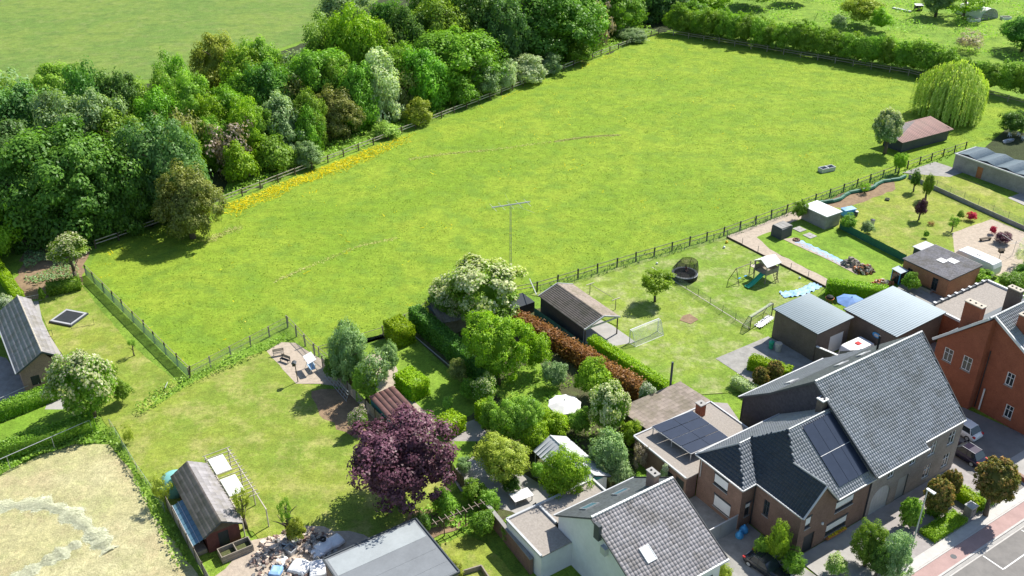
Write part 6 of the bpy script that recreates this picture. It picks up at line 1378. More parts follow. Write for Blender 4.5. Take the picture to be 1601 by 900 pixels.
# fire bowl
t = lthing('fire_bowl', 'round copper fire bowl on legs beside the blue parasol', 'fire bowl', G(1296, 474))
part(t, 'bowl', 'copper', lambda m: m.lathe((0, 0, .55), [(.15, 0), (.45, .1), (.6, .3), (.62, .34), (.5, .34), (.1, .12)], 14), True)
for k in range(3): part(t, 'leg', 'brown', lambda m: m.tube((.35*cos(k*2.1), .35*sin(k*2.1), .62), (.5*cos(k*2.1), .5*sin(k*2.1), 0), .04, .04, 6))
part(t, 'spark_guard', 'black', lambda m: m.lathe((0, 0, .9), [(.55, 0), (.45, .25), (.15, .4)], 12))
# ---- round trampoline with safety net and a sitting child
t = lthing('trampoline', 'round black trampoline with safety net and a child sitting on it', 'trampoline', G(1070, 434)); R = 1.9; hz = .8
part(t, 'mat', 'black', lambda m: m.lathe((0, 0, hz-.01), [(R*.8, 0), (R*.8, .012)], 28))
part(t, 'pad', 'grey', lambda m: m.loft([[(r*cos(a), r*sin(a), hz+z) for a in [2*pi*i/28 for i in range(28)]] for r, z in ((R*.8, .01), (R*.82, .05), (R*.98, .05), (R, 0), (R*.98, -.04))], caps=False))
part(t, 'skirt', 'black', lambda m: m.loft([[(R*.985*cos(a), R*.985*sin(a), z) for a in [2*pi*i/28 for i in range(28)]] for z in (.12, hz-.03)], caps=False))
part(t, 'safety_net', 'netd', lambda m: m.loft([[(r*cos(a)+o, r*sin(a)+o*.4, z) for a in [2*pi*(i/28) for i in range(28)]] for r, z, o in ((R*.95, hz, 0), (R*.93, hz+.7, .05), (R*.78, hz+1.4, .3), (R*.62, hz+1.9, .5))], caps=False))
for k in range(6):
    a = 2*pi*k/6; part(t, 'pole', 'dark', lambda m: m.path([(R*cos(a), R*sin(a), 0), (R*cos(a), R*sin(a), hz+.8), (R*.66*cos(a)+.45, R*.66*sin(a)+.2, hz+1.9)], .035, 6)); part(t, 'leg', 'lgrey', lambda m: m.tube((R*.9*cos(a+.5), R*.9*sin(a+.5), 0), (R*.9*cos(a+.5), R*.9*sin(a+.5), hz-.05), .03, .03, 6))
# skin-modifier figures: one continuous surface
def figure(name, label, p, rotz, joints, edges, radii, skin='skin', parts=()):
    t = lthing(name, label, 'person', p, rotz)
    me = bpy.data.meshes.new('body'); me.from_pydata(joints, edges, []); me.materials.append(MT[skin]); me.update()
    o = link('body', me, t); o.modifiers.new('skin', 'SKIN')
    for i, r in enumerate(radii): me.skin_vertices[0].data[i].radius = (r, r); me.skin_vertices[0].data[i].use_root = (i == 0)
    s = o.modifiers.new('smooth', 'SUBSURF'); s.levels = 1; s.render_levels = 1
    return t
J = [(0, 0, .12), (.0, 0, .3), (.02, 0, .46), (.03, 0, .56), (.05, 0, .66), (.03, .13, .47), (.12, .18, .3), (.26, .14, .18), (.03, -.13, .47), (.12, -.18, .3), (.26, -.14, .18), (.02, .09, .11), (.28, .13, .26), (.5, .12, .07), (.58, .12, .1), (.02, -.09, .11), (.3, -.12, .12), (.56, -.14, .07), (.64, -.14, .1)]
for hand, (hx, hy, hz_, sg) in ((7, (.26, .14, .18, 1)), (10, (.26, -.14, .18, -1))):
    for f in range(4): J.append((hx+.055-.004*abs(f-1.5), hy+(f-1.5)*.016, hz_-.03))
    J.append((hx+.03, hy-sg*.035, hz_-.01))
ED = [(0, 1), (1, 2), (2, 3), (3, 4), (2, 5), (5, 6), (6, 7), (2, 8), (8, 9), (9, 10), (0, 11), (11, 12), (12, 13), (13, 14), (0, 15), (15, 16), (16, 17), (17, 18)]+[(7, 19+i) for i in range(5)]+[(10, 24+i) for i in range(5)]
RD = [.11, .1, .1, .045, .095, .05, .036, .024, .05, .036, .024, .075, .055, .036, .028, .075, .055, .036, .028]+[.008]*10
c = figure('person', 'child in a red top sitting on the round trampoline', G(1072, 422, hz+.02), -1.3, J, ED, RD)
part(c, 'top', 'red', lambda m: m.lathe((0, 0, .14), [(.13, 0), (.135, .12), (.135, .3), (.07, .36)], 10, .9, 1.15), True)
part(c, 'hair', 'woodd', lambda m: m.lathe((.035, 0, .63), [(.105, 0), (.112, .07), (.07, .14), (.01, .16)], 10), True)
part(c, 'shorts', 'blue', lambda m: (m.tube((0, .08, .12), (.22, .13, .22), .09, .07, 8), m.tube((0, -.08, .12), (.22, -.12, .13), .09, .07, 8)))
part(c, 'eye', 'dark', lambda m: (m.lathe((.14, .035, .665), [(.002, 0), (.012, .01), (.002, .02)], 6), m.lathe((.14, -.035, .665), [(.002, 0), (.012, .01), (.002, .02)], 6)))
part(c, 'nose', 'skin', lambda m: m.lathe((.148, 0, .635), [(.014, 0), (.008, .03)], 6)); part(c, 'mouth', 'red', lambda m: m.box(.137, .145, -.025, .025, .605, .612))
part(c, 'ear', 'skin', lambda m: (m.box(.03, .06, .094, .108, .63, .67), m.box(.03, .06, -.108, -.094, .63, .67)))
# ---- flat square trampoline
t = lthing('ground_trampoline', 'low square dark trampoline with pale frame on the left lawn', 'trampoline', G(108, 498), radians(-18)); s = 1.75
part(t, 'mat', 'dark', lambda m: m.box(-s*.85, s*.85, -s*.78, s*.78, .26, .275))
for a, b, c_, d_ in ((-s, s, -s*.95, -s*.78), (-s, s, s*.78, s*.95), (-s, -s*.85, -s*.78, s*.78), (s*.85, s, -s*.78, s*.78)): part(t, 'pad', 'lgrey', lambda m: m.box(a*.97, b*.97, c_*.97, d_*.97, .27, .32))
part(t, 'frame', 'anth', lambda m: m.box(-s*1.03, s*1.03, -s*.99, s*.99, 0, .26))
# ---- play tower with slide and swing
t = lthing('play_tower', 'wooden play tower with white roof, green slide and swing frame', 'play tower', G(1196, 436), GA)
PT = [(-1.2, -1.1), (1.2, -1.1), (1.2, 1.1), (-1.2, 1.1)]
for x, y in PT: part(t, 'post', 'wood', lambda m: m.box(x-.06, x+.06, y-.06, y+.06, 0, 3.0))
part(t, 'platform', 'wood', lambda m: m.box(-1.25, 1.25, -1.15, 1.15, 1.4, 1.5))
for k in range(12): part(t, 'board', 'wood', lambda m: m.box(-1.2+k*.2, -1.02+k*.2, -1.2, -1.16, 1.45, 2.2))
for k in range(11): part(t, 'board', 'wood', lambda m: m.box(1.16, 1.2, -1.1+k*.2, -.92+k*.2, 1.45, 2.2)); part(t, 'board', 'wood', lambda m: m.box(-1.2+k*.2, -1.02+k*.2, 1.16, 1.2, 1.45, 2.2))
for s_ in (-1, 1): part(t, 'roof_side', 'white', lambda m: m.loft([[(-1.45, s_*1.35, 2.85+z), (1.45, s_*1.35, 2.85+z), (1.45, 0, 3.6+z), (-1.45, 0, 3.6+z)] for z in (0, .05)]))
part(t, 'gable', 'wood', lambda m: (m.poly([(-1.2, -1.1, 2.9), (-1.2, 1.1, 2.9), (-1.2, 0, 3.5)]), m.poly([(1.2, -1.1, 2.9), (1.2, 1.1, 2.9), (1.2, 0, 3.5)])))
sl_ = part(t, 'slide', 'greenp', lambda m: m.loft([[(-1.2-a, y0, z), (-1.2-a, y0, z+.14), (-1.2-a, y0+.06, z+.14), (-1.2-a, y0+.06, z+.04), (-1.2-a, y0+.7, z+.04), (-1.2-a, y0+.7, z+.14), (-1.2-a, y0+.78, z+.14), (-1.2-a, y0+.78, z)] for y0 in (-.9,) for a, z in ((0, 1.45), (.3, 1.38), (1.9, .45), (2.5, .24), (3.1, .2))]))
part(t, 'ladder', 'woodd', lambda m: [m.beam((.2, -1.15, 1.4), (.2, -1.9, 0), .06, .06), m.beam((.8, -1.15, 1.4), (.8, -1.9, 0), .06, .06)]+[m.beam((.2, -1.9+.75*k/5, 1.4*k/5), (.8, -1.9+.75*k/5, 1.4*k/5), .05, .05) for k in range(1, 5)])
part(t, 'side_deck', 'woodp', lambda m: m.lathe((-.6, 1.75, 1.5), [(.55, 0), (.55, .08)], 12)); part(t, 'side_post', 'wood', lambda m: (m.box(-1.1, -1.0, 2.1, 2.2, 0, 2.3), m.box(-.2, -.1, 2.1, 2.2, 0, 2.3)))
part(t, 'swing_beam', 'wood', lambda m: m.tube((-1.2, 1.6, 2.35), (-4.6, 1.6, 2.35), .06, .06, 8))
for y in (.5, 2.7): part(t, 'swing_leg', 'woodd', lambda m: m.tube((-4.5, 1.6, 2.4), (-4.7, y, 0), .05, .05, 7))
part(t, 'leg_brace', 'woodd', lambda m: m.tube((-4.62, 1.0, .9), (-4.62, 2.2, .9), .03, .03, 5))
for x in (-2.4, -3.6):
    part(t, 'swing_seat', 'bluep', lambda m: m.box(x-.25, x+.25, 1.5, 1.7, .5, .54)); part(t, 'swing_rope', 'black', lambda m: (m.tube((x-.23, 1.6, .52), (x-.23, 1.6, 2.3), .012, .012, 4), m.tube((x+.23, 1.6, .52), (x+.23, 1.6, 2.3), .012, .012, 4)))
def ball(label, p, r, mat):
    m = M(); k = 8; m.lathe((p[0], p[1], r), [(max(.001, r*sin(pi*i/k)), -r*cos(pi*i/k)) for i in range(k+1)], 12); o = m.build('ball', MT[mat], None, smooth=True, origin=(p[0], p[1], 0)); tag(o, label, 'ball')
ball('yellow ball at the corner of the gravel path', G(1136, 380), .22, 'yellow'); ball('pale ball lying on the play lawn', G(1132, 388), .2, 'whitep'); ball('white ball on the goal lawn near the trampoline', G(1027, 413), .18, 'white'); ball('white ball between the play tower and the path', G(1250, 436), .18, 'white'); ball('blue ball under the play tower', G(1184, 436), .2, 'bluep')
# ---- football goals
def goal(label, a, b, h, dep, mat):
    a = Vector(a); b = Vector(b); L = (b-a).length; t = lthing('football_goal', label, 'goal', (a.x, a.y, 0), math.atan2(b.y-a.y, b.x-a.x))
    for x in (0, L): part(t, 'goal_post', mat, lambda m: m.tube((x, 0, 0), (x, 0, h), .07, .07, 8)); part(t, 'stay', mat, lambda m: m.path([(x, 0, h), (x, dep*.35, h), (x, dep, .05), (x, 0, .05)], .035, 6))
    part(t, 'crossbar', mat, lambda m: m.tube((-.05, 0, h), (L+.05, 0, h), .07, .07, 8)); part(t, 'ground_bar', mat, lambda m: m.tube((0, dep, .05), (L, dep, .05), .035, .035, 6))
    part(t, 'goal_net', 'netw', lambda m: (m.poly([(0, dep*.35, h), (L, dep*.35, h), (L, dep, .06), (0, dep, .06)]), m.poly([(0, 0, h), (L, 0, h), (L, dep*.35, h), (0, dep*.35, h)]), m.poly([(0, 0, 0), (0, dep, 0), (0, dep*.35, h), (0, 0, h)]), m.poly([(L, 0, 0), (L, dep, 0), (L, dep*.35, h), (L, 0, h)])))
goal('white football goal standing by the carport slab', G(984, 536), G(1028, 518), 2.0, -1.2, 'white')
goal('dark-framed football goal on the play lawn near the garage', G(1172, 516), G(1206, 494), 2.0, 1.2, 'dark')
# ---- bins, barrel, trough, small stuff
def bin_(label, p, mat, lid, h=1.1, r=.34):
    t = lthing('waste_bin', label, 'bin', p, 0, 'bins in the gardens'); part(t, 'body', mat, lambda m: m.lathe((0, 0, 0), [(r*.8, 0), (r, h*.9), (r*1.06, h*.92), (r*1.06, h*.96)], 10)); part(t, 'lid', lid, lambda m: m.lathe((0, 0, h*.965), [(r*1.1, 0), (r*.9, .08), (r*.1, .12)], 10))
bin_('green round bin beside the garage wall', G(1205, 545), 'greenp', 'greenp'); bin_('grey bin with wooden lid beside the garage wall', G(1216, 549), 'lgrey', 'woodp', 1.25, .45)
t = lthing('water_trough', 'pale rectangular water trough with two openings in the paddock', 'trough', G(1292, 267), radians(25))
part(t, 'tub', 'lgrey', lambda m: [m.box(-1.55, 1.55, -.62, -.5, 0, .8), m.box(-1.55, 1.55, .5, .62, 0, .8), m.box(-1.55, -1.4, -.5, .5, 0, .8), m.box(1.4, 1.55, -.5, .5, 0, .8), m.box(-.12, .12, -.5, .5, 0, .8), m.box(-1.4, -.12, -.5, .5, .05, .12), m.box(.12, 1.4, -.5, .5, .05, .12)], bevel=.03)
for a, b in ((-1.4, -.12), (.12, 1.4)): part(t, 'water', 'glass', lambda m: m.box(a, b, -.5, .5, .3, .36))
t = lthing('antenna_mast', 'tall slim lattice mast with crossed aerials behind the white-blossomed tree', 'antenna', G(798, 428)); MH = 11.2
for k in range(3): part(t, 'mast_tube', 'grey', lambda m: m.tube((.16*cos(2.1*k), .16*sin(2.1*k), 0), (.1*cos(2.1*k), .1*sin(2.1*k), MH), .04, .035, 6))
part(t, 'lacing', 'grey', lambda m: [m.beam((.15*cos(2.1*(k % 3)), .15*sin(2.1*(k % 3)), k*.4), (.15*cos(2.1*((k+1) % 3)), .15*sin(2.1*((k+1) % 3)), k*.4+.4), .025, .025) for k in range(27)])
part(t, 'boom', 'lgrey', lambda m: m.tube((-2.6, -.5, MH-.3), (2.8, .6, MH+.1), .085, .085, 6))
for k in range(5): x = -2.4+k*1.2; part(t, 'element', 'lgrey', lambda m: m.beam((x-.5, x*.2+1.2-.1, MH-.1+x*.07), (x+.5, x*.2-1.2-.1, MH-.1+x*.07), .035, .035))
part(t, 'wire_dipole', 'lgrey', lambda m: (m.tube((0, 0, MH), (3.4, .6, MH-1.6), .012, .012, 4), m.tube((0, 0, MH), (-.8, 1, MH+1.2), .012, .012, 4)))
t = lthing('canopy_swing', 'white and blue swing seat with canopy by the gravel corner', 'garden seat', G(487, 578), radians(-60))
for x in (-.8, .8): part(t, 'frame', 'lgrey', lambda m: m.path([(x, -.5, 0), (x, 0, 1.7), (x, .5, 0)], .03, 6))
part(t, 'canopy', 'whitep', lambda m: m.loft([[(-1.0, -.6, 1.6+z), (1.0, -.6, 1.6+z), (1.0, .5, 1.95+z), (-1.0, .5, 1.95+z)] for z in (0, .04)])); part(t, 'seat', 'sheet', lambda m: m.box(-.75, .75, -.3, .25, .45, .55)); part(t, 'backrest', 'sheet', lambda m: m.box(-.75, .75, .25, .32, .5, 1.05))
t = lthing('nest_box', 'small dark bird house on a tall post at the gravel edge', 'bird house', G(466, 597)); part(t, 'post', 'woodd', lambda m: m.beam((0, 0, 0), (-.1, 0, 2.5), .09, .09)); part(t, 'box', 'woodd', lambda m: m.box(-.4, .0, -.2, .2, 2.4, 2.8)); part(t, 'roof', 'anth', lambda m: m.loft([[(-.5, -.3, 2.8), (.1, -.3, 2.8), (.1, .3, 2.8), (-.5, .3, 2.8)], [(-.25, -.3, 3.0), (-.15, -.3, 3.0), (-.15, .3, 3.0), (-.25, .3, 3.0)]]))
def bench(label, p, rot, mat):
    t = lthing('garden_bench', label, 'bench', p, rot, 'garden benches'); part(t, 'seat', mat, lambda m: [m.box(-.7, .7, -.2+i*.14, -.08+i*.14, .43, .46) for i in range(3)]); part(t, 'backrest', mat, lambda m: [m.box(-.7, .7, .22, .25, .55+i*.15, .66+i*.15) for i in range(3)])
    for x in (-.62, .62): part(t, 'leg', mat, lambda m: (m.box(x-.03, x+.03, -.2, -.14, 0, .43), m.box(x-.03, x+.03, .19, .25, 0, .95)))
bench('weathered bench in the far corner of the gravel seating place', G(436, 556), radians(20), 'wood'); bench('dark metal bench on the gravel seating place', G(446, 566), radians(-30), 'dark')
def chair(label, p, rot, mat, group='garden chairs'):
    t = lthing('garden_chair', label, 'chair', p, rot, group); part(t, 'seat', mat, lambda m: m.box(-.25, .25, -.25, .25, .42, .46)); part(t, 'backrest', mat, lambda m: m.box(-.25, .25, .22, .27, .46, .95))
    for x in (-.22, .22):
        for y in (-.22, .22): part(t, 'leg', mat, lambda m: m.box(x-.025, x+.025, y-.025, y+.025, 0, .42))
        part(t, 'armrest', mat, lambda m: m.box(x-.03, x+.03, -.22, .24, .64, .68))
chair('white plastic garden chair under the dark shrub at the right edge', G(1592, 213), 2.4, 'whitep'); chair('second white garden chair closest to the right edge', G(1599, 219), 1.9, 'whitep'); chair('white chair in the shade beside the small boat', G(1578, 214), .4, 'whitep')
t = lthing('rowing_boat', 'small pale boat lying in the shade behind the long garage', 'boat', G(1577, 222), .5)
part(t, 'hull', 'lgrey', lambda m: m.loft([[(x, -w, .45), (x, -w*.6, .05), (x, w*.6, .05), (x, w, .45), (x, w*.8, .43), (x, w*.4, .15), (x, -w*.4, .15), (x, -w*.8, .43)] for x, w in ((-1.3, .45), (-.6, .6), (.4, .6), (1.1, .35), (1.5, .06))])); part(t, 'thwart', 'wood', lambda m: m.box(-.3, -.05, -.5, .5, .33, .37))
t = lthing('water_barrel', 'blue barrel tank with pale lid behind the white-roofed shed', 'barrel', G(1325, 336), .4); part(t, 'tank', 'bluep', lambda m: m.box(-1.1, 1.1, -.6, .6, 0, 1.15), bevel=.12); part(t, 'lid', 'sheet', lambda m: m.box(-1.15, 1.15, -.65, .65, 1.152, 1.22))
bin_('small pale barrel by the green screen fence', G(1363, 352), 'lgrey', 'dark', 1.0, .38); bin_('dark barrel beside the blue tank', G(1338, 338), 'anth', 'lgrey', .9, .3)
t = lthing('flower_tub', 'round dark tub standing on the right lawn', 'tub', G(1387, 313)); part(t, 'tub', 'anth', lambda m: m.lathe((0, 0, 0), [(.3, 0), (.42, .3), (.42, .34), (.34, .34), (.32, .2)], 12)); part(t, 'soil', 'earth', lambda m: m.lathe((0, 0, .2), [(.3, 0), (.3, .05)], 10))
for i, (x, y, lab) in enumerate([(1250, 359, 'left flat square of pale slabs on the lawn'), (1266, 369, 'right flat square of pale slabs on the lawn')]):
    t = lthing('slab_square', lab, 'paving slabs', G(x, y), GA)
    for a in range(2):
        for b in range(2): part(t, 'slab', 'concrete', lambda m: m.box(a*.8-.78, a*.8-.02, b*.8-.78, b*.8-.02, .04, .14))
t = lthing('brick_fireplace', 'low ring of brown bricks at the end of the stone path', 'fire ring', G(1245, 376))
for k in range(10): a = 2*pi*k/10; part(t, 'brick', 'brick', lambda m: m.box(.42*cos(a)-.13, .42*cos(a)+.13, .42*sin(a)-.1, .42*sin(a)+.1, .03, .3))
# stepping path and slide sheet
def tarp(name, label, pts, wd, mat, ht=.12, seed=1):
    r = random.Random(seed); P = [Vector(p) for p in pts]; m = M(); n = 26; K = 9; rows = []
    for i in range(n+1):
        s = i/n*(len(P)-1); k = min(int(s), len(P)-2); p = P[k].lerp(P[k+1], s-k); d = (P[k+1]-P[k]).normalized(); w_ = wd*(1+.15*sin(i*1.7))
        rows.append([(p.x-d.y*w_*(j/(K-1)-.5), p.y+d.x*w_*(j/(K-1)-.5), .06+ht*(.5+.5*sin(i*1.9+j*2.3))*r.uniform(.4, 1)) for j in range(K)])
    k0 = len(m.v)
    for rr in rows: m.v += rr
    for i in range(n):
        for j in range(K-1): m.f.append((i*K+j, i*K+j+1, (i+1)*K+j+1, (i+1)*K+j))
    return tag(m.build(name, MT[mat], smooth=True), label, 'tarpaulin')
tarp('water_slide_sheet', 'long crumpled blue and white plastic sheet laid across the lawn', [G(1247, 378), G(1290, 398), G(1317, 412)], 1.5, 'sheet', .1)
tarp('crumpled_sheet', 'crumpled pale grey plastic behind the metal-roofed garage', [G(1222, 462), G(1252, 458), G(1278, 446)], 1.6, 'sheet', .3, 4)
tarp('crumpled_sheet', 'white crumpled sheet left of the metal-roofed garage', [G(1184, 512), G(1205, 496)], 1.0, 'stonew', .3, 6)
def heap(name, label, p, rx, ry, h, n, size, mats, pname, cat, zmin=0, rot=0):
    t = lthing(name, label, cat, p, rot); cache = []
    for mt in mats:
        for v in range(3):
            m = M(); q = [(sx*random.uniform(.6, 1), sy*random.uniform(.5, .9), sz*random.uniform(.35, .7)) for sz in (-1, 1) for sx, sy in ((-1, -1), (1, -1), (1, 1), (-1, 1))]; m.hexa(q); cache.append(m.mesh(pname, MT[mt]))
    for i in range(n):
        a = random.uniform(0, 2*pi); q = math.sqrt(random.random()); z = h*(1-q*q)*random.uniform(.6, 1)
        link(pname, random.choice(cache), t, (rx*q*cos(a), ry*q*sin(a), z+size*.3), rot=(random.uniform(-.6, .6), random.uniform(-.6, .6), random.uniform(0, 6)), scale=size*random.uniform(.55, 1.4))
    return t
heap('rubble_heap', 'spread heap of broken stones and bricks in the work yard', G(462, 872), 4.2, 4.0, .45, 290, .2, ['stone', 'stone', 'brickl', 'concreted'], 'stone', 'rubble')
def sack(label, p, s, mat='stonew', rot=0):
    t = lthing('builders_bag', label, 'bag', p, rot, 'white bags around the rubble'); part(t, 'bag', mat, lambda m: m.loft([[(x*s*k+ox, y*s*k, z*s) for x, y in ((-1, -.9), (0, -1.1), (1, -.9), (1.1, 0), (1, 1), (0, .9), (-1, 1), (-1.1, 0))] for k, z, ox in ((.8, 0, 0), (1, .3, .05), (.95, .7, 0), (.6, .85, .1))]), bevel=.05)
for x, y, s, lab in [(508, 858, .8, 'left white builders bag beside the flat-roofed building'), (524, 850, .75, 'right white builders bag beside the flat-roofed building'), (497, 868, .6, 'small white bag at the edge of the rubble heap'), (470, 892, .9, 'large white sheet bundle at the bottom of the rubble heap'), (500, 895, 1.0, 'big white bag at the bottom against the building'), (442, 880, .55, 'white sack in the middle of the rubble heap'), (432, 896, .6, 'pale bluish sack at the bottom left of the rubble')]: sack(lab, G(x, y), s, 'sheet' if 'bluish' in lab else 'stonew', random.random()*3)
t = lthing('tyre', 'black tyre lying on the white bags', 'tyre', tuple(G(506, 852))[:2]+(.7,)); part(t, 'tyre', 'black', lambda m: m.loft([[(r*cos(a), r*sin(a), z) for a in [2*pi*i/16 for i in range(16)]] for r, z in ((.16, .02), (.3, 0), (.34, .1), (.3, .2), (.16, .18))], caps=False))
t = lthing('stone_basin', 'oval pale stone basin on the rubble heap', 'basin', G(455, 848), .4); part(t, 'basin', 'lgrey', lambda m: m.lathe((0, 0, 0), [(.5, 0), (.8, .35), (.85, .4), (.7, .4), (.4, .15), (.05, .12)], 16, 1.2, .8)); 
t = lthing('stone_basin', 'square pale planter trough below the oval basin', 'basin', G(455, 862), -.6); part(t, 'box', 'lgrey', lambda m: [m.box(-.55, .55, -.45, -.36, 0, .5), m.box(-.55, .55, .36, .45, 0, .5), m.box(-.55, -.46, -.36, .36, 0, .5), m.box(.46, .55, -.36, .36, 0, .5), m.box(-.46, .46, -.36, .36, 0, .1)])
heap('stone_pile', 'low pile of boulders at the left end of the rubble', G(432, 852), 1.3, .9, .4, 26, .3, ['stone', 'concreted'], 'boulder', 'stone pile')
heap('log_pile', 'pile of split reddish logs beside the garden path', G(1350, 424), 1.5, 1.1, 1.0, 150, .24, ['brown', 'woodp', 'woodd'], 'log', 'firewood')
heap('log_pile', 'grey covered heap of stones left of the log pile', G(1330, 414), 1.3, 1.0, 1.0, 90, .25, ['concreted', 'wood'], 'stone', 'stone pile'); heap('log_pile', 'small heap of orange-brown logs behind the metal-roofed hall', G(1380, 444), 1.5, .7, .6, 70, .22, ['brown', 'woodp'], 'log', 'firewood')
heap('brushwood_heap', 'grey heap of dead branches in the shade of the wood at the left', G(72, 366), 3.4, 2.2, .7, 0, .3, ['wood'], 'branch', 'brushwood')
bt = [o for o in COL.objects if o.get('category') == 'brushwood'][0]
m = M(); m.tube((-.9, 0, 0), (.9, 0, .1), .03, .012, 4); bme = m.mesh('branch', MT['wood'])
for i in range(150): a = random.uniform(0, 6.3); q = math.sqrt(random.random()); link('branch', bme, bt, (3.2*q*cos(a), 2*q*sin(a), .1+.7*(1-q*q)*random.random()), rot=(0, random.uniform(-.5, .5), random.uniform(0, 6)), scale=random.uniform(.6, 1.5))
# tunnel greenhouse at the far right, with low tables
t = lthing('tunnel_greenhouse', 'white plastic tunnel greenhouse at the upper right', 'greenhouse', G(1546, 30), GA-.15)
part(t, 'cover', 'whitep', lambda m: m.loft([[(3.3*cos(a), y, 2.9*sin(a)) for a in [pi*i/12 for i in range(13)]] for y in (0, 3, 6, 9)], caps=False), True)
part(t, 'end_frame', 'grey', lambda m: (m.path([(3.35*cos(a), -.02, 2.95*sin(a)) for a in [pi*i/12 for i in range(13)]], .08, 6), m.beam((-1, 0, 0), (-1, 0, 2.7), .1, .1), m.beam((1, 0, 0), (1, 0, 2.7), .1, .1))); part(t, 'end_panel', 'netw', lambda m: m.poly([(3.2*cos(a), .02, 2.8*sin(a)) for a in [pi*i/12 for i in range(13)]]))
for (x, y, w_, lab) in [(1522, 33, 3.2, 'long pale raised bed left of the tunnel greenhouse'), (1572, 30, 2.6, 'white low table right of the tunnel greenhouse')]:
    t = lthing('raised_bed', lab, 'raised bed', G(x, y), .1); part(t, 'side', 'white', lambda m: [m.box(-w_/2, w_/2, -.8, -.7, 0, .8), m.box(-w_/2, w_/2, .7, .8, 0, .8), m.box(-w_/2, -w_/2+.1, -.7, .7, 0, .8), m.box(w_/2-.1, w_/2, -.7, .7, 0, .8)]); part(t, 'soil', 'earth', lambda m: m.box(-w_/2+.1, w_/2-.1, -.7, .7, 0, .65))
t = lthing('hutch', 'small dark hutch with pale roof in the far clearing', 'hutch', G(1435, 16), 0); part(t, 'wall', 'dark', lambda m: m.box(-1, 1, -.7, .7, 0, 1.5)); part(t, 'roof', 'lgrey', lambda m: m.loft([[(-1.15, -.85, 1.5), (1.15, -.85, 1.5), (1.15, .85, 1.7), (-1.15, .85, 1.7)], [(-1.15, -.85, 1.57), (1.15, -.85, 1.57), (1.15, .85, 1.77), (-1.15, .85, 1.77)]])); part(t, 'door', 'wood', lambda m: m.box(-.4, .2, -.74, -.702, .2, 1.2))
m = M(); m.beam(G(1396, 12, .25), G(1424, 18, .25), .8, .4); tag(m.build('pipe_stack', MT['lgrey']), 'pale long trough lying in the grass left of the small hutch', 'trough')
m = M(); m.beam(G(1279, 20, 0), G(1279, 20, 5.0), .12, .12); tag(m.build('post', MT['dark']), 'lone dark post standing in the scrub at the top', 'post')
# mulch, bare patches, rotary drier, bird table on the right terrace
ground('bare_patch', PX((1068, 494), (1078, 491), (1092, 500), (1080, 507), (1062, 501)), 'soil', .02, .05)
ground('stone_path', UW((109.9, 89.2), (111.8, 88.6), (111.6, 80.5), (111.2, 75.2), (110.2, 75.2), (110.3, 82)), 'gravel', .02, .06)
t = lthing('rotary_drier', 'rotary clothes drier with spread arms above the right terrace', 'clothes drier', G(1583, 398)); part(t, 'pole', 'grey', lambda m: m.tube((0, 0, 0), (0, 0, 2.4), .03, .03, 7))
for k in range(4): part(t, 'arm', 'lgrey', lambda m: m.tube((0, 0, 2.0), (2.4*cos(k*pi/2+.6), 2.4*sin(k*pi/2+.6), 2.5), .02, .02, 5))
t = lthing('bird_table', 'dark bird table on a thin post on the right terrace', 'bird table', G(1561, 408)); part(t, 'post', 'woodd', lambda m: m.tube((0, 0, 0), (0, 0, 1.5), .04, .04, 6)); part(t, 'tray', 'woodd', lambda m: m.box(-.35, .35, -.35, .35, 1.5, 1.56)); part(t, 'roof', 'woodd', lambda m: m.loft([[(-.4, -.4, 1.9), (.4, -.4, 1.9), (.4, .4, 1.9), (-.4, .4, 1.9)], [(-.4, -.02, 2.15), (.4, -.02, 2.15), (.4, .02, 2.15), (-.4, .02, 2.15)]])); part(t, 'roof_post', 'woodd', lambda m: (m.box(-.32, -.28, -.3, .3, 1.56, 1.9), m.box(.28, .32, -.3, .3, 1.56, 1.9)))
t = lthing('garden_bench', 'dark low bench at the upper end of the right terrace', 'bench', G(1540, 376), .3); part(t, 'seat', 'woodd', lambda m: m.box(-1, 1, -.25, .25, .4, .47)); part(t, 'leg', 'woodd', lambda m: m.box(-.9, -.8, -.2, .2, 0, .4)); part(t, 'leg', 'woodd', lambda m: m.box(.8, .9, -.2, .2, 0, .4))
# phone-box like cabinet by the outbuilding, drain pipe
t = lthing('glazed_cabinet', 'small glazed cabinet with blue frame by the brick outbuilding', 'cabinet', W(113.4, 70.6), GA); part(t, 'frame', 'bluep', lambda m: [m.box(-.76, .76, -.71, -.66, 0, .15), m.box(-.76, .76, .66, .71, 0, .15)]); [part(t, 'corner_post', 'bluep', lambda m: m.box(a, a+.1, b, b+.1, .152, 1.9)) for a in (-.75, .65) for b in (-.71, .61)]; part(t, 'glazing', 'glass', lambda m: m.box(-.7, .7, -.64, .64, .15, 1.88)); part(t, 'roof', 'mroof', lambda m: m.loft([[(-.85, -.8, 1.9), (.85, -.8, 1.9), (.85, .8, 2.05), (-.85, .8, 2.05)], [(-.85, -.8, 1.97), (.85, -.8, 1.97), (.85, .8, 2.12), (-.85, .8, 2.12)]]))
t = lthing('stone_trough', 'pale stone planter beside the brick outbuilding door', 'planter', W(114.5, 66.8), GA+pi/2); part(t, 'box', 'concrete', lambda m: m.box(-1, 1, -.25, .25, 0, .5)); part(t, 'soil', 'earth', lambda m: m.box(-.92, .92, -.2, .2, .5, .53))
t = lthing('water_tank_cover', 'turquoise rounded tank cover behind the brown cabin', 'tank', G(276, 765)); part(t, 'cover', 'net', lambda m: m.lathe((0, 0, 0), [(1.5, 0), (1.5, 1.0), (1.3, 1.6), (.8, 2.0), (.1, 2.1)], 16), True); t.children[0].data.materials[0] = nmat('turquoise_cover', (.22, .50, .46), .08, 1, .6, bump=.1)
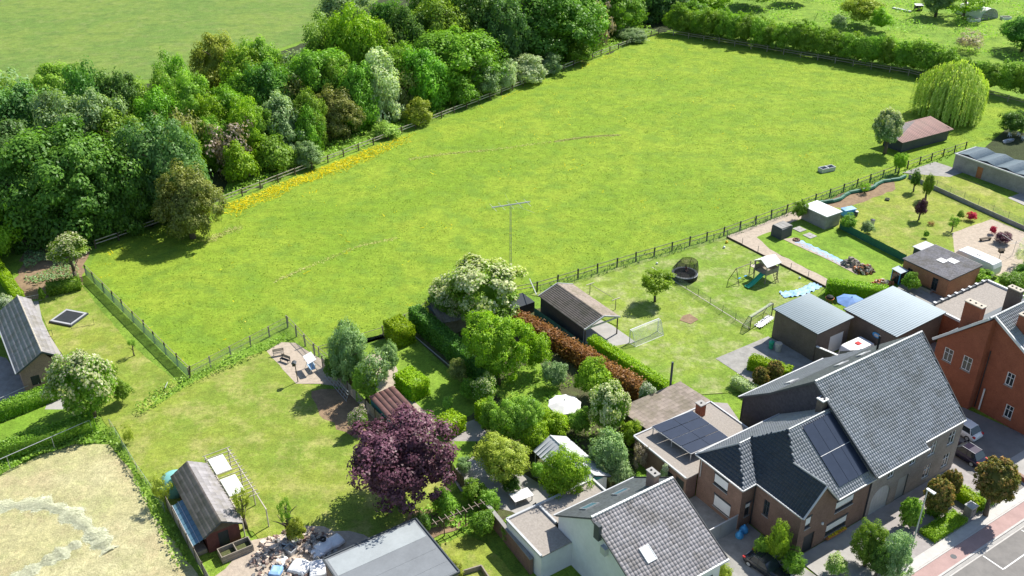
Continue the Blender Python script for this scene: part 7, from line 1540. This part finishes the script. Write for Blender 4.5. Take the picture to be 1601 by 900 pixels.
t = lthing('patio_table', 'pale garden table with parasol foot on the stone terrace', 'table', G(815, 782), .5); part(t, 'table_top', 'white', lambda m: m.box(-1.1, 1.1, -.7, .7, .72, .77))
for a in (-.95, .95):
    for b in (-.55, .55): part(t, 'leg', 'lgrey', lambda m: m.box(a-.04, a+.04, b-.04, b+.04, 0, .72))
chair('dark garden chair beside the pale terrace table', G(838, 800), .8, 'dark')
# rose trellis (arbour) at the bottom
t = lthing('trellis_arbour', 'thin dark rose arbour with short cross bars beside the garden wall', 'trellis', G(679, 845))
def tr(z): return [G(668, 818, z)-G(679, 845), G(736, 778, z)-G(679, 845)]
a_ = W(32.0, 62.4, 2.2)-G(679, 845); b_ = W(38.0, 62.2, 2.2)-G(679, 845)
part(t, 'beam', 'woodd', lambda m: m.beam(a_, b_, .1, .12))
for k in range(9): q = a_.lerp(b_, (k+.5)/9); part(t, 'crossbar', 'wood', lambda m: m.beam(q-EW*.45+Vector((0, 0, .1)), q+EW*.45+Vector((0, 0, .1)), .06, .06))
for k in (.22, .62): q = a_.lerp(b_, k); part(t, 'post', 'woodd', lambda m: m.beam(Vector((q.x, q.y, 0)), q, .1, .1))
# planter frame at the bottom right of flat roof building
t = thing('timber_planter', 'timber-edged planter with wooden slats at the bottom edge', 'planter', W(31.2, 55))
for a, b in (((31.0, 57.2), (34.0, 56.6)), ((34.0, 56.6), (33.6, 53)), ((31.0, 57.2), (30.9, 53))): m = M(); m.beam(W(*a, .3), W(*b, .3), .12, .6); m.build('edging', MT['wood'], t)
for k in range(7): m = M(); m.beam(W(31.9+k*.2, 53.2, .62), W(31.9+k*.2, 55.0, .62), .14, .04); m.build('slat', MT['woodp'], t)
# gate of the left garden
t = lthing('garden_gate', 'low barred metal gate at the head of the left garden path', 'gate', G(38, 476), radians(25))
part(t, 'frame', 'grey', lambda m: [m.beam((0, 0, .1), (0, 0, 1.1), .05, .05), m.beam((2.2, 0, .1), (2.2, 0, 1.1), .05, .05), m.beam((0, 0, 1.1), (2.2, 0, 1.1), .05, .05), m.beam((0, 0, .15), (2.2, 0, .15), .05, .05)])
for k in range(9): part(t, 'bar', 'grey', lambda m: m.tube((.22*(k+1), 0, .15), (.22*(k+1), 0, 1.08), .015, .015, 5))
t = lthing('garden_gate', 'open low gate frame leaning over the left garden path', 'gate', G(66, 528), radians(20)); part(t, 'frame', 'dark', lambda m: m.path([(0, 0, 0), (0, 0, .9), (1.3, 0, .9), (1.3, 0, 0), (0, 0, .1)], .03, 5))
t = lthing('fitness_frame', 'thin dark metal frame standing on the left lawn', 'frame', G(112, 514), radians(12)); part(t, 'bar', 'dark', lambda m: m.path([(0, 0, 0), (0, 0, 1.0)], .02, 5)); part(t, 'bar', 'dark', lambda m: m.path([(2.8, .4, 0), (2.8, .4, 1.1)], .02, 5)); part(t, 'cross_bar', 'dark', lambda m: m.path([(0, 0, .1), (2.8, .4, .1)], .02, 5))
m = M(); m.path([G(258, 606, 0), G(258, 606, .9), G(262, 597, .9), G(262, 597, 0)], .04, 5); tag(m.build('hurdle', MT['lgrey']), 'small pale hurdle frame at the low end of the left lawn', 'frame')
# posts of the laundry line by the carport
t = thing('laundry_line', 'low clothes line on two T-shaped posts beside the carport', 'clothes line', G(922, 460))
for x, y in ((922, 460), (962, 484)):
    q = G(x, y); m = M(); m.beam(q, q+Vector((0, 0, 1.7)), .09, .09); m.build('post', MT['wood'], t); m = M(); m.beam(q+EU*-.7+Vector((0, 0, 1.7)), q+EU*.7+Vector((0, 0, 1.7)), .09, .09); m.build('crossbar', MT['woodp'], t)
m = M(); m.beam(G(922, 460)+Vector((0, 0, 1.65)), G(962, 484)+Vector((0, 0, 1.65)), .05, .05); m.build('line', MT['wood'], t)
# dark covered frame left of carport
t = thing('covered_cage', 'black-netted cage with pale pole between carport and flowering tree', 'cage', W(62.4, 93.5)); m = M(); m.ubox(61.5, 65.0, 92.6, 95.6, 0, 1.6); m.build('cover', MT['dark'], t)
m = M(); m.beam(W(62.2, 92.2, 2.0), W(58.4, 95.4, 2.4), .1, .08); m.build('pole', MT['lgrey'], t); m = M(); m.beam(W(64.5, 91.5, 3.4), W(66.4, 95.9, 3.2), .1, .08); m.build('pole', MT['lgrey'], t)
# window boxes and small details on the brick house front
t = thing('flower_box', 'window box with yellow flowers under the lower front window', 'window box', W(65.3, 41.1, .4)); m = M(); m.ubox(63.9, 66.7, 40.95, 41.22, .3, .5); m.build('box', MT['brown'], t)
P = np.column_stack([rng.uniform(64, 66.6, 160), rng.uniform(40.9, 41.2, 160), rng.uniform(.5, .68, 160)]); P = np.array([tuple(W(a, b, c)-W(65.3, 41.1, .4)) for a, b, c in P]); V, F, T = leaves(P, rng.normal(size=P.shape)+np.array([0, 0, 1]), .06*rng.uniform(.6, 1.3, len(P)), rng.uniform(.2, 1, len(P))); link('flowers', quadmesh('flowers', V, F, T, LF['butter']), t)
# climbing plant with pale flowers on the annexe wall
ptree('climber', 'small climber with pale flowers on the annexe wall', 1036, 722, 762, 16, 'tall', 'sage', cat='climber', trunk=False, low=.3, blossom='white')
# fine road joints and a manhole
m = M(); q = W(72.5, 33.0); m.lathe((q.x, q.y, .09), [(.3, 0), (.3, .012)], 16); tag(m.build('manhole_cover', MT['anth'], None, origin=(q.x, q.y, 0)), 'round dark manhole cover set in the red cycle path', 'manhole cover')
# path stones along the white line in the narrow lawn
m = M(); m.beam(W(48.3, 97.0, .03), W(48.9, 81.5, .03), .14, .08); tag(m.build('lawn_edging', MT['concrete']), 'thin pale edging line along the foot of the tall dark hedge', 'edging')
